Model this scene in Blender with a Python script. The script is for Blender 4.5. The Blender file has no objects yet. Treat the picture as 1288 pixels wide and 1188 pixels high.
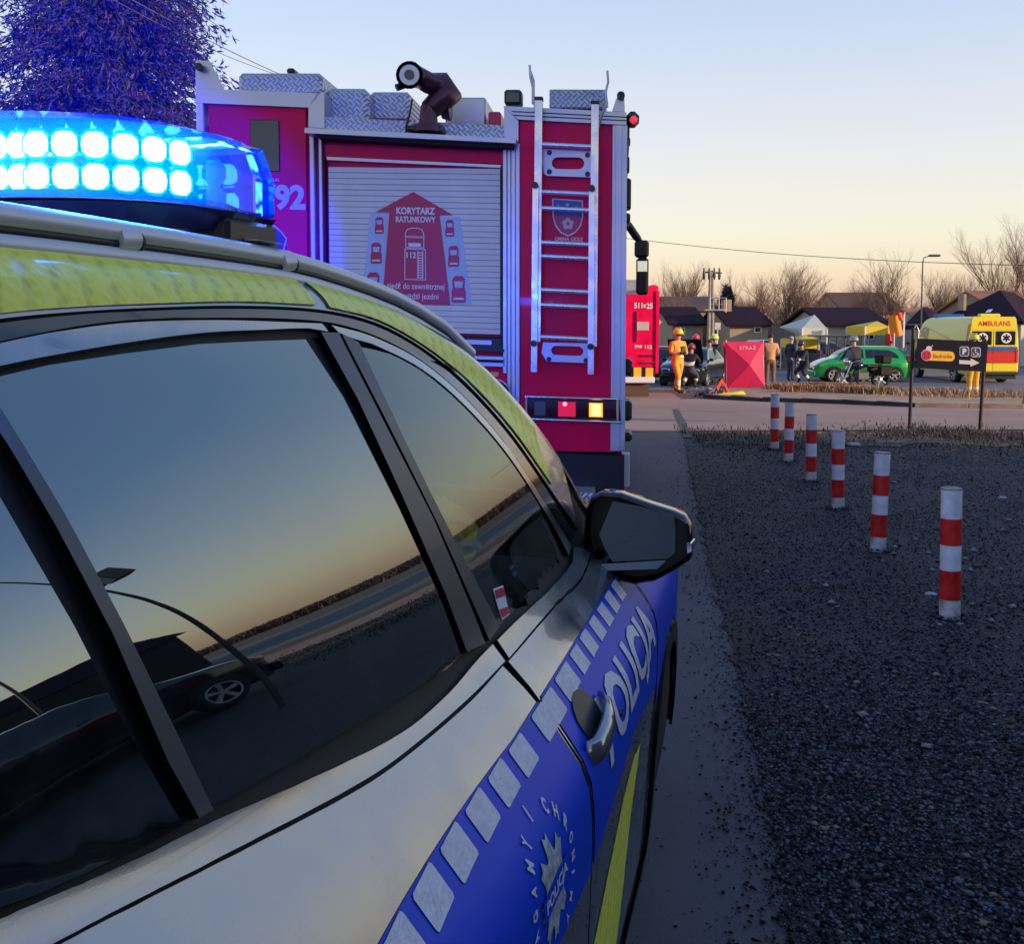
import bpy, bmesh, math, random
import numpy as np
from mathutils import Vector, Matrix, noise
from mathutils.bvhtree import BVHTree
from mathutils.geometry import delaunay_2d_cdt
random.seed(7)
R = math.radians
scene = bpy.context.scene
COL = scene.collection
# ------------------------------------------------------------------ camera
CAMZ = 1.55
FPX, CX, CY, PITCH = 1290.0, 644.0, 498.0, R(4.0)
cam_d = bpy.data.cameras.new('camera'); cam = bpy.data.objects.new('camera', cam_d); COL.objects.link(cam)
cam.location = (0, 0, CAMZ); cam.rotation_euler = (R(90) - PITCH, 0, 0)
cam_d.sensor_fit = 'HORIZONTAL'; cam_d.sensor_width = 36.0; cam_d.lens = 36.0 * FPX / 1288.0
cam_d.shift_y = -(594.0 - CY) / 1288.0
cam_d.clip_start = 0.02; cam_d.clip_end = 4000
scene.camera = cam
# ------------------------------------------------------------------ sky, sun, exposure
SUN_EL = 13.0
SUN_AZ = R(120.0)                       # clockwise from +Y, towards +X
SUNV = Vector((math.sin(SUN_AZ), math.cos(SUN_AZ), math.tan(R(SUN_EL)))).normalized()
world = bpy.data.worlds.new('World'); scene.world = world; world.use_nodes = True
wn, wl = world.node_tree.nodes, world.node_tree.links
wn.clear()
sky = wn.new('ShaderNodeTexSky'); sky.sky_type = 'NISHITA'; sky.sun_disc = False
sky.sun_elevation = R(SUN_EL); sky.sun_rotation = SUN_AZ
sky.air_density = 1.0; sky.dust_density = 2.2; sky.ozone_density = 3.0; sky.altitude = 0
tc = wn.new('ShaderNodeTexCoord'); sx = wn.new('ShaderNodeSeparateXYZ')
wl.new(tc.outputs['Generated'], sx.inputs[0])
rp = wn.new('ShaderNodeValToRGB')
wl.new(sx.outputs['Z'], rp.inputs[0])
els = rp.color_ramp.elements
SKYSTOPS = [(0.0, (0.84, 0.54, 0.36)), (0.045, (.86, .69, .49)), (0.084, (.80, .75, .60)), (0.16, (.70, .705, .72)), (0.27, (.53, .635, .81)), (0.50, (0.27, 0.43, 0.80)), (1.0, (0.15, 0.28, 0.66))]
els[0].position = SKYSTOPS[0][0]; els[0].color = (*SKYSTOPS[0][1], 1)
els[1].position = SKYSTOPS[-1][0]; els[1].color = (*SKYSTOPS[-1][1], 1)
for p_, c_ in SKYSTOPS[1:-1]:
    e = els.new(p_); e.color = (*c_, 1)
bw = wn.new('ShaderNodeRGBToBW'); wl.new(sky.outputs[0], bw.inputs[0])
pw = wn.new('ShaderNodeMath'); pw.operation = 'POWER'; pw.inputs[1].default_value = 0.25; wl.new(bw.outputs[0], pw.inputs[0])
vm = wn.new('ShaderNodeVectorMath'); vm.operation = 'SCALE'; wl.new(rp.outputs[0], vm.inputs[0]); wl.new(pw.outputs[0], vm.inputs['Scale'])
vm2 = wn.new('ShaderNodeVectorMath'); vm2.operation = 'SCALE'; wl.new(vm.outputs[0], vm2.inputs[0]); vm2.inputs['Scale'].default_value = 9.0
mixs = wn.new('ShaderNodeMix'); mixs.data_type = 'RGBA'; mixs.inputs[0].default_value = 0.88
wl.new(sky.outputs[0], mixs.inputs[6]); wl.new(vm2.outputs[0], mixs.inputs[7])
bg = wn.new('ShaderNodeBackground'); bg.inputs[1].default_value = 0.12
wl.new(mixs.outputs[2], bg.inputs[0])
wo = wn.new('ShaderNodeOutputWorld'); wl.new(bg.outputs[0], wo.inputs[0])
sun_d = bpy.data.lights.new('sun', 'SUN'); sun = bpy.data.objects.new('sun', sun_d); COL.objects.link(sun)
sun_d.energy = 5.0; sun_d.angle = R(0.5); sun_d.color = (1.0, 0.68, 0.42)
sun.rotation_euler = SUNV.to_track_quat('Z', 'Y').to_euler()
scene.view_settings.view_transform = 'Standard'; scene.view_settings.look = 'None'
scene.view_settings.exposure = 0.0; scene.view_settings.gamma = 1.0; scene.view_settings.use_curve_mapping = False
scene.cycles.max_bounces = 8; scene.cycles.transparent_max_bounces = 24
scene.cycles.use_denoising = True

# ------------------------------------------------------------------ helpers
CAMP = Vector((0, 0, CAMZ))
def ray(px, py):
    a = (px - CX) / FPX; b = -(py - CY) / FPX
    c, s = math.cos(PITCH), math.sin(PITCH)
    return Vector((a, c + b * s, -s + b * c)).normalized()
def ground_z(y):
    if y < 14: return 0.0
    if y > 38: return -0.75
    t = (y - 14) / 24
    return -0.75 * t
def at_y(px, py, y):
    d = ray(px, py); return CAMP + d * (y / d.y)
def gpt(px, py):                                   # ground point seen at a pixel
    d = ray(px, py); z = 0.0
    for _ in range(40):
        t = (z - CAMZ) / d.z; z = 0.6 * z + 0.4 * ground_z(d.y * t)
    t = (z - CAMZ) / d.z
    p = CAMP + d * t; p.z = ground_z(p.y); return p
def smooth_tab(tab):
    xs = [a for a, _ in tab]; ys = [b for _, b in tab]; n = len(xs)
    m = []
    for i in range(n):
        if i == 0: m.append((ys[1] - ys[0]) / (xs[1] - xs[0]))
        elif i == n - 1: m.append((ys[-1] - ys[-2]) / (xs[-1] - xs[-2]))
        else:
            d0 = (ys[i] - ys[i-1]) / (xs[i] - xs[i-1]); d1 = (ys[i+1] - ys[i]) / (xs[i+1] - xs[i])
            m.append(0 if d0 * d1 <= 0 else 2 * d0 * d1 / (d0 + d1))
    def f(x):
        if x <= xs[0]: return ys[0]
        if x >= xs[-1]: return ys[-1]
        i = 0
        while x > xs[i+1]: i += 1
        h = xs[i+1] - xs[i]; t = (x - xs[i]) / h
        return ((2*t**3 - 3*t*t + 1) * ys[i] + (t**3 - 2*t*t + t) * h * m[i] + (-2*t**3 + 3*t*t) * ys[i+1] + (t**3 - t*t) * h * m[i+1])
    return f

def blur_tab(tab, w):
    f = smooth_tab(tab); x0, x1 = tab[0][0] - .3, tab[-1][0] + .3; n = int((x1 - x0)/.002); xs = np.linspace(x0, x1, n); ys = np.array([f(x) for x in xs]); k = max(1, int(w/.002)); pad = 3*k
    for _ in range(3): ys = np.convolve(np.pad(ys, k, mode='edge'), np.ones(2*k + 1)/(2*k + 1), 'valid')
    h = (x1 - x0)/(n - 1)
    def g(x):
        t = (x - x0)/h; i = int(t)
        if i < 0: return float(ys[0])
        if i >= n - 1: return float(ys[-1])
        return float(ys[i] + (ys[i+1] - ys[i])*(t - i))
    return g
def mat(name, col, rough=0.6, metal=0.0, var=0.0, vscale=8.0, bump=0.0, bscale=40.0, coat=0.0, spec=0.5, ior=1.5, emit=None, estr=0.0, col2=None, detail=4.0, rvar=0.0):
    m = bpy.data.materials.new(name); m.use_nodes = True
    nt = m.node_tree; b = nt.nodes['Principled BSDF']
    b.inputs['Base Color'].default_value = (*col, 1); b.inputs['Roughness'].default_value = rough
    b.inputs['Metallic'].default_value = metal; b.inputs['Coat Weight'].default_value = coat
    b.inputs['Coat Roughness'].default_value = 0.04
    b.inputs['Specular IOR Level'].default_value = spec; b.inputs['IOR'].default_value = ior
    if emit: b.inputs['Emission Color'].default_value = (*emit, 1); b.inputs['Emission Strength'].default_value = estr
    t = nt.nodes.new('ShaderNodeTexCoord')
    if var > 0 or col2 or rvar > 0:
        n = nt.nodes.new('ShaderNodeTexNoise'); n.inputs['Scale'].default_value = vscale; n.inputs['Detail'].default_value = detail
        nt.links.new(t.outputs['Object'], n.inputs['Vector'])
        if var > 0 or col2:
            r = nt.nodes.new('ShaderNodeValToRGB'); nt.links.new(n.outputs['Fac'], r.inputs[0])
            c2 = col2 if col2 else tuple(min(1, c * (1 + var)) for c in col)
            c1 = col if col2 else tuple(c * (1 - var) for c in col)
            r.color_ramp.elements[0].position = 0.35; r.color_ramp.elements[1].position = 0.65
            r.color_ramp.elements[0].color = (*c1, 1); r.color_ramp.elements[1].color = (*c2, 1)
            nt.links.new(r.outputs[0], b.inputs['Base Color'])
        if rvar > 0:
            mr = nt.nodes.new('ShaderNodeMapRange'); mr.inputs[3].default_value = max(0.02, rough - rvar); mr.inputs[4].default_value = rough + rvar
            mr.inputs[1].default_value = 0.35; mr.inputs[2].default_value = 0.65
            nt.links.new(n.outputs['Fac'], mr.inputs[0]); nt.links.new(mr.outputs[0], b.inputs['Roughness'])
    if bump > 0:
        n2 = nt.nodes.new('ShaderNodeTexNoise'); n2.inputs['Scale'].default_value = bscale; n2.inputs['Detail'].default_value = 5
        nt.links.new(t.outputs['Object'], n2.inputs['Vector'])
        bp = nt.nodes.new('ShaderNodeBump'); bp.inputs['Strength'].default_value = bump; bp.inputs['Distance'].default_value = 0.01
        nt.links.new(n2.outputs['Fac'], bp.inputs['Height']); nt.links.new(bp.outputs[0], b.inputs['Normal'])
    return m

class MB:                                            # mesh builder; several materials allowed
    def __init__(s): s.v = []; s.f = []; s.mi = []; s.sm = []
    def add(s, vs, fs, m=0, smooth=False):
        o = len(s.v); s.v += [tuple(v) for v in vs]
        for f in fs: s.f.append([i + o for i in f]); s.mi.append(m); s.sm.append(smooth)
        return s
    def box(s, x0, y0, z0, x1, y1, z1, m=0, bev=0.0):
        if bev <= 0:
            vs = [(x, y, z) for z in (z0, z1) for y in (y0, y1) for x in (x0, x1)]
            return s.add(vs, [(0,2,3,1), (4,5,7,6), (0,1,5,4), (2,6,7,3), (0,4,6,2), (1,3,7,5)], m)
        b = bev; vs = []                               # chamfered box: 24 verts
        for z, zi in ((z0, 1), (z1, -1)):
            for y, yi in ((y0, 1), (y1, -1)):
                for x, xi in ((x0, 1), (x1, -1)):
                    vs += [(x, y + yi*b, z + zi*b), (x + xi*b, y, z + zi*b), (x + xi*b, y + yi*b, z)]
        I = lambda x, y, z, a: ((z*2 + y)*2 + x)*3 + a
        fs = []
        fs += [[I(0,0,0,0), I(0,0,1,0), I(0,1,1,0), I(0,1,0,0)], [I(1,0,0,0), I(1,1,0,0), I(1,1,1,0), I(1,0,1,0)]]
        fs += [[I(0,0,0,1), I(1,0,0,1), I(1,0,1,1), I(0,0,1,1)], [I(0,1,0,1), I(0,1,1,1), I(1,1,1,1), I(1,1,0,1)]]
        fs += [[I(0,0,0,2), I(0,1,0,2), I(1,1,0,2), I(1,0,0,2)], [I(0,0,1,2), I(1,0,1,2), I(1,1,1,2), I(0,1,1,2)]]
        for x in (0, 1):
            for y in (0, 1): fs.append([I(x,y,0,0), I(x,y,0,1), I(x,y,1,1), I(x,y,1,0)])
            for z in (0, 1): fs.append([I(x,0,z,0), I(x,1,z,0), I(x,1,z,2), I(x,0,z,2)])
        for y in (0, 1):
            for z in (0, 1): fs.append([I(0,y,z,1), I(0,y,z,2), I(1,y,z,2), I(1,y,z,1)])
        for x in (0, 1):
            for y in (0, 1):
                for z in (0, 1): fs.append([I(x,y,z,0), I(x,y,z,1), I(x,y,z,2)])
        return s.add(vs, fs, m)
    def tube(s, pts, rad, n=8, m=0, caps=True, smooth=True):
        pts = [Vector(p) for p in pts]; k = len(pts)
        rads = rad if isinstance(rad, (list, tuple)) else [rad] * k
        vs = []; up = None
        for i, p in enumerate(pts):
            d = (pts[min(i+1, k-1)] - pts[max(i-1, 0)])
            if d.length < 1e-9: d = Vector((0, 0, 1))
            d.normalize()
            if up is None:
                up = Vector((0, 0, 1)) if abs(d.z) < 0.9 else Vector((1, 0, 0))
            a = d.cross(up)
            if a.length < 1e-4: a = d.cross(Vector((0.3, 1, 0.2)))
            a.normalize(); b = a.cross(d).normalized(); up = b
            for j in range(n):
                t = 2 * math.pi * j / n
                vs.append(p + (a * math.cos(t) + b * math.sin(t)) * rads[i])
        fs = [[i*n + j, i*n + (j+1) % n, (i+1)*n + (j+1) % n, (i+1)*n + j] for i in range(k-1) for j in range(n)]
        s.add(vs, fs, m, smooth)
        if caps:
            s.add([tuple(v) for v in vs[:n]], [list(reversed(range(n)))], m); s.add([tuple(v) for v in vs[-n:]], [list(range(n))], m)
        return s
    def prism(s, poly, a, b, axis='y', m=0):           # poly in the plane across axis, extruded a..b
        n = len(poly)
        def P(u, v, w): return {'y': (u, w, v), 'x': (w, u, v), 'z': (u, v, w)}[axis]
        vs = [P(u, v, a) for u, v in poly] + [P(u, v, b) for u, v in poly]
        fs = [list(range(n)), list(reversed(range(n, 2*n)))] + [[i, i + n, (i+1) % n + n, (i+1) % n] for i in range(n)]
        return s.add(vs, fs, m)
    def ball(s, c, r, m=0, seg=12, rings=8, sq=(1, 1, 1), z0=-1.0):
        vs = []; fs = []
        for i in range(rings + 1):
            ph = math.pi * (i / rings - 0.5)
            for j in range(seg):
                th = 2 * math.pi * j / seg
                z = max(z0, math.sin(ph))
                vs.append((c[0] + r*sq[0]*math.cos(ph)*math.cos(th), c[1] + r*sq[1]*math.cos(ph)*math.sin(th), c[2] + r*sq[2]*z))
        for i in range(rings):
            for j in range(seg): fs.append([i*seg + j, i*seg + (j+1) % seg, (i+1)*seg + (j+1) % seg, (i+1)*seg + j])
        return s.add(vs, fs, m, True)
    def xf(s, fn): s.v = [tuple(fn(Vector(v))) for v in s.v]; return s
    def build(s, name, mats, parent=None, loc=None, kind=None):
        me = bpy.data.meshes.new(name); me.from_pydata(s.v, [], s.f)
        if not isinstance(mats, (list, tuple)): mats = [mats]
        for m in mats: me.materials.append(m)
        me.polygons.foreach_set('material_index', s.mi); me.polygons.foreach_set('use_smooth', s.sm)
        bm = bmesh.new(); bm.from_mesh(me); bmesh.ops.recalc_face_normals(bm, faces=bm.faces); bm.to_mesh(me); bm.free()
        me.update()
        return link(name, me, parent, loc, kind)
def link(name, me, parent=None, loc=None, kind=None):
    o = bpy.data.objects.new(name, me); COL.objects.link(o)
    if parent is not None: o.parent = parent
    if loc is not None: o.location = loc
    if kind: o['kind'] = kind
    return o
def thing(name, label, cat, loc=(0, 0, 0), rz=0.0, group=None):
    o = bpy.data.objects.new(name, None); COL.objects.link(o); o.empty_display_size = 0.2
    o.location = loc; o.rotation_euler = (0, 0, rz); tag(o, label, cat, group); return o
def tag(o, label, cat, group=None):
    o['label'] = label; o['category'] = cat
    if group: o['group'] = group
    return o
def struct(o): o['kind'] = 'structure'; return o
def dup(o, parent=None, loc=None, rz=None):
    c = o.copy(); COL.objects.link(c)
    if parent is not None: c.parent = parent
    if loc is not None: c.location = loc
    if rz is not None: c.rotation_euler = (0, 0, rz)
    for ch in o.children: dup(ch, c)
    return c
_fc = {}
def text_mesh(txt, size, bold=0.0, sx=1.0, space=1.0, align='LEFT', extr=0.0):
    cu = bpy.data.curves.new('t', 'FONT'); cu.body = txt; cu.size = size; cu.offset = bold; cu.align_x = align
    cu.space_character = space; cu.resolution_u = 3; cu.extrude = extr
    o = bpy.data.objects.new('t', cu); COL.objects.link(o)
    bpy.context.view_layer.update()
    me = bpy.data.meshes.new_from_object(o.evaluated_get(bpy.context.evaluated_depsgraph_get()))
    bpy.data.objects.remove(o); bpy.data.curves.remove(cu)
    vs = [(v.co.x * sx, v.co.y, v.co.z) for v in me.vertices]; fs = [list(p.vertices) for p in me.polygons]
    bpy.data.meshes.remove(me)
    return vs, fs
def text_obj(txt, size, m, fn, parent=None, name='lettering', fit=None, bold=0.0, space=1.0, sub=0):
    """fn maps flat (x, y) to a 3D point; fit=(w,h) scales the text block into a box starting at 0,0"""
    vs, fs = text_mesh(txt, size, bold=bold, space=space)
    if fit:
        x0 = min(v[0] for v in vs); x1 = max(v[0] for v in vs); y0 = min(v[1] for v in vs); y1 = max(v[1] for v in vs)
        sxx = fit[0] / (x1 - x0); syy = fit[1] / (y1 - y0) if fit[1] else sxx
        vs = [((v[0] - x0) * sxx, (v[1] - y0) * syy, 0) for v in vs]
    if sub:
        bm = bmesh.new(); bv = [bm.verts.new(v) for v in vs]
        for f in fs:
            try: bm.faces.new([bv[i] for i in f])
            except ValueError: pass
        for _ in range(7):
            bmesh.ops.triangulate(bm, faces=bm.faces[:]); ed = [e for e in bm.edges if e.calc_length() > sub]
            if not ed: break
            bmesh.ops.subdivide_edges(bm, edges=ed, cuts=1)
        bmesh.ops.triangulate(bm, faces=bm.faces[:]); bm.verts.index_update()
        vs = [tuple(v.co) for v in bm.verts]; fs = [[v.index for v in f.verts] for f in bm.faces]; bm.free()
    me = bpy.data.meshes.new(name); me.from_pydata([tuple(fn(v[0], v[1])) for v in vs], [], fs); me.materials.append(m); me.update()
    return link(name, me, parent)

# ------------------------------------------------------------------ materials
M = {}
M['silver'] = mat('silver_paint', (0.275, 0.30, 0.335), 0.25, 0.8, coat=0.8, bump=0.03, bscale=700, rvar=0.10, vscale=9, var=.10, detail=10)
M['silver_dirty'] = M['silver']
M['yellow_film'] = mat('fluorescent_yellow_film', (0.96, 0.94, 0.07), 0.42, 0.0, coat=0.25)
M['blue_film'] = mat('blue_reflective_film', (0.000, 0.050, 0.55), 0.45, 0.0, coat=0.03, spec=.2)
M['white_film'] = mat('white_reflective_film', (0.62, 0.62, 0.66), 0.38, 0.0, bump=0.25, bscale=160, var=0.1, vscale=60)
M['black_gloss'] = mat('black_gloss_trim', (0.006, 0.007, 0.010), 0.08, 0.0, coat=0.5)
M['black_rubber'] = mat('black_rubber', (0.007, 0.007, 0.009), 0.5)
M['black_plastic'] = mat('black_plastic', (0.012, 0.013, 0.016), 0.42, bump=0.1, bscale=500)
M['pillar_film'] = mat('dark_grey_pillar_film', (0.055, 0.06, 0.068), 0.42, 0.3, bump=0.15, bscale=1200, coat=0.1)
M['dark_under'] = mat('dark_underbody', (0.004, 0.004, 0.005), 0.7)
M['chrome'] = mat('chrome', (0.7, 0.72, 0.75), 0.08, 1.0)
M['mirror'] = mat('mirror_glass', (0.62, 0.76, 0.84), 0.01, 1.0)
M['tyre'] = mat('tyre_rubber', (0.012, 0.012, 0.013), 0.8, bump=0.4, bscale=80)
M['alu'] = mat('anodised_aluminium', (0.50, 0.51, 0.54), 0.38, 0.65, var=0.08, vscale=6, rvar=0.08)
M['alu_slat'] = mat('shutter_aluminium', (0.68, 0.66, 0.60), 0.5, 0.1, var=0.05, vscale=5)
M['fire_red'] = mat('fire_engine_red', (0.78, 0.002, 0.075), 0.45, 0.0, coat=0.05, spec=.15, var=0.14, vscale=2.2, rvar=.12, detail=9)
M['decal_red'] = mat('magenta_red_decal', (0.50, 0.004, 0.07), 0.35)
M['decal_white'] = mat('white_decal', (0.72, 0.72, 0.74), 0.4)
M['decal_blue'] = mat('pale_blue_decal', (0.42, 0.54, 0.72), 0.4)
M['white_paint'] = mat('white_paint', (0.72, 0.73, 0.74), 0.45)
M['skin'] = mat('skin', (0.50, 0.27, 0.19), 0.5)
M['hair'] = mat('dark_hair', (0.03, 0.018, 0.01), 0.7)

def glass_mat(name, tint, transp, ior=1.9, rough=0.005, base=(0.003, 0.004, 0.006)):
    m = bpy.data.materials.new(name); m.use_nodes = True; nt = m.node_tree; nt.nodes.clear()
    o = nt.nodes.new('ShaderNodeOutputMaterial'); b = nt.nodes.new('ShaderNodeBsdfPrincipled')
    b.inputs['Base Color'].default_value = (*base, 1); b.inputs['Roughness'].default_value = rough; b.inputs['IOR'].default_value = ior
    gl = nt.nodes.new('ShaderNodeBsdfGlossy'); gl.inputs['Roughness'].default_value = rough; gl.inputs[0].default_value = (.84, .96, .93, 1)
    fr = nt.nodes.new('ShaderNodeFresnel'); fr.inputs[0].default_value = ior
    tr = nt.nodes.new('ShaderNodeBsdfTransparent'); tr.inputs[0].default_value = (*tint, 1)
    mx = nt.nodes.new('ShaderNodeMixShader'); mx.inputs[0].default_value = transp
    df = nt.nodes.new('ShaderNodeBsdfDiffuse'); df.inputs[0].default_value = (*base, 1)
    nt.links.new(df.outputs[0], mx.inputs[1]); nt.links.new(tr.outputs[0], mx.inputs[2])
    m2 = nt.nodes.new('ShaderNodeMixShader'); nt.links.new(fr.outputs[0], m2.inputs[0])
    nt.links.new(mx.outputs[0], m2.inputs[1]); nt.links.new(gl.outputs[0], m2.inputs[2])
    tc_ = nt.nodes.new('ShaderNodeTexCoord'); n1 = nt.nodes.new('ShaderNodeTexNoise'); n1.inputs['Scale'].default_value = 5; n1.inputs['Detail'].default_value = 8; n1.inputs['Roughness'].default_value = .7
    nt.links.new(tc_.outputs['Object'], n1.inputs['Vector']); mr_ = nt.nodes.new('ShaderNodeMapRange'); mr_.inputs[1].default_value = .45; mr_.inputs[2].default_value = .8; mr_.inputs[3].default_value = .0; mr_.inputs[4].default_value = .10
    nt.links.new(n1.outputs['Fac'], mr_.inputs[0]); ds = nt.nodes.new('ShaderNodeBsdfDiffuse'); ds.inputs[0].default_value = (.35, .33, .30, 1)
    m3 = nt.nodes.new('ShaderNodeMixShader'); nt.links.new(mr_.outputs[0], m3.inputs[0]); nt.links.new(m2.outputs[0], m3.inputs[1]); nt.links.new(ds.outputs[0], m3.inputs[2])
    nt.links.new(m3.outputs[0], o.inputs[0]); nt.nodes.remove(b)
    return m
M['glass_dark'] = glass_mat('tinted_window_glass', (0.25, 0.3, 0.35), 0.5, ior=2.6)
M['glass_front'] = glass_mat('front_window_glass', (0.88, 0.94, 0.92), 0.96, ior=2.2)
M['car_glass'] = glass_mat('car_window_glass', (0.3, 0.35, 0.35), 0.0, ior=1.7)

# retroreflective weave on the yellow film: shallow slanted scale relief
def weave(m, sc, strength, dark):
    nt = m.node_tree; b = nt.nodes['Principled BSDF']
    t = nt.nodes.new('ShaderNodeTexCoord'); mp = nt.nodes.new('ShaderNodeMapping'); mp.inputs['Rotation'].default_value = (0.2, 0.0, 0.35)
    nt.links.new(t.outputs['Object'], mp.inputs[0])
    w = nt.nodes.new('ShaderNodeTexWave'); w.inputs['Scale'].default_value = sc; w.inputs['Distortion'].default_value = 1.5; w.inputs['Detail'].default_value = 3
    w.inputs['Detail Scale'].default_value = 3; w.bands_direction = 'Y'
    nt.links.new(mp.outputs[0], w.inputs['Vector'])
    v = nt.nodes.new('ShaderNodeTexVoronoi'); v.inputs['Scale'].default_value = sc * 9; nt.links.new(mp.outputs[0], v.inputs['Vector'])
    ad = nt.nodes.new('ShaderNodeMath'); ad.operation = 'ADD'; nt.links.new(w.outputs['Fac'], ad.inputs[0]); nt.links.new(v.outputs['Distance'], ad.inputs[1])
    bp = nt.nodes.new('ShaderNodeBump'); bp.inputs['Strength'].default_value = strength; bp.inputs['Distance'].default_value = 0.004
    nt.links.new(ad.outputs[0], bp.inputs['Height']); nt.links.new(bp.outputs[0], b.inputs['Normal'])
    r = nt.nodes.new('ShaderNodeValToRGB'); c = b.inputs['Base Color'].default_value
    r.color_ramp.elements[0].position = 0.3; r.color_ramp.elements[1].position = 0.9
    r.color_ramp.elements[0].color = (c[0]*dark, c[1]*dark, c[2]*dark, 1); r.color_ramp.elements[1].color = tuple(c)
    nt.links.new(ad.outputs[0], r.inputs[0]); nt.links.new(r.outputs[0], b.inputs['Base Color'])
weave(M['yellow_film'], 9.0, 0.35, 0.72)
M['privacy'] = glass_mat('privacy_glass', (0.1, 0.1, 0.1), 0.0, ior=3.4)
M['rail'] = mat('rail_silver', (.62, .63, .66), .38, .25, coat=.2)
# ------------------------------------------------------------------ car surface machinery
def inside(poly, x, y):
    c = False; n = len(poly); j = n - 1
    for i in range(n):
        xi, yi = poly[i]; xj, yj = poly[j]
        if (yi > y) != (yj > y) and x < (xj - xi) * (y - yi) / (yj - yi) + xi: c = not c
        j = i
    return c
CAP = smooth_tab([(0, 1.0), (.12, .975), (.3, .88), (.5, .70), (.75, .38), (1.0, 0.0)])
CAPH = smooth_tab([(0, 0.0), (.12, .30), (.3, .60), (.5, .82), (.75, .96), (1.0, 1.0)])
class Form:
    """Body surface of a vehicle: y along the car, v 0..1 up the side, 1..2 over the cap to the centre line."""
    def __init__(s, W, ze, H, T, zb, y0, y1, belt=None):
        s.W, s.ze, s.H, s.T = smooth_tab(W), smooth_tab(ze), smooth_tab(H), smooth_tab(T)
        s.zb, s.y0, s.y1 = zb, y0, y1; s.dz = smooth_tab(belt) if belt else None
        s.bl = smooth_tab([(.80, 0), (.95, 1), (1.30, 1), (1.51, 0)]); s.W0 = s.W
    def pt(s, y, v):
        ze = s.ze(y)
        if v <= 1:
            z = s.zb + (ze - s.zb) * v; zz = z - s.dz(y) * s.bl(z) if s.dz else z; return Vector((s.W(zz) * s.T(y), y, z))
        t = v - 1
        return Vector((s.W(ze) * s.T(y) * CAP(t), y, ze + (s.H(y) - ze) * CAPH(t)))
    def nrm(s, y, v):
        e = 0.008
        a = s.pt(y + e, v) - s.pt(y - e, v); b = s.pt(y, min(v + e, 1.999)) - s.pt(y, v - e)
        n = a.cross(b)
        if n.length < 1e-9: return Vector((1, 0, 0))
        n.normalize()
        if n.x < 0 and v < 1.7 or n.z < 0 and v > 1.3: n = -n
        return n
    def v_of(s, y, z): return (z - s.zb) / (s.ze(y) - s.zb)
    def shell(s, holes=(), ny=110, nv=60, inset=0.006, close=True):
        mb = MB(); ys = [s.y0 + (s.y1 - s.y0) * i / ny for i in range(ny + 1)]; vs = [2.0 * j / nv for j in range(nv + 1)]
        for side in (1, -1):
            P = []
            for y in ys:
                for v in vs:
                    p = s.pt(y, v) - s.nrm(y, v) * inset; P.append((p.x * side if v < 2 else 0.0, p.y, p.z))
            F = []
            for i in range(ny):
                for j in range(nv):
                    yc, vc = (ys[i] + ys[i+1]) / 2, (vs[j] + vs[j+1]) / 2
                    if any(inside(h, yc, vc) for h in holes): continue
                    a = i * (nv + 1) + j; F.append([a, a + 1, a + nv + 2, a + nv + 1])
            mb.add(P, F, 0, True)
        if close:
            for y in (s.y0, s.y1):
                L = [s.pt(y, v) - s.nrm(y, v) * inset for v in vs]
                poly = [(p.x, y, p.z) for p in L] + [(-p.x, y, p.z) for p in reversed(L[:-1])]
                mb.add(poly, [list(range(len(poly)))])
            F = []; P = []
            for i, y in enumerate(ys):
                w = s.pt(y, 0).x - inset; P += [(w, y, s.zb), (-w, y, s.zb)]
                if i: F.append([2*i - 2, 2*i - 1, 2*i + 1, 2*i])
            mb.add(P, F)
        return mb
def densify(poly, step):
    out = []
    for i in range(len(poly)):
        a, b = poly[i], poly[(i+1) % len(poly)]
        n = max(1, int(math.hypot(b[0]-a[0], b[1]-a[1]) / step))
        for k in range(n): out.append((a[0] + (b[0]-a[0]) * k / n, a[1] + (b[1]-a[1]) * k / n))
    return out
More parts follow.
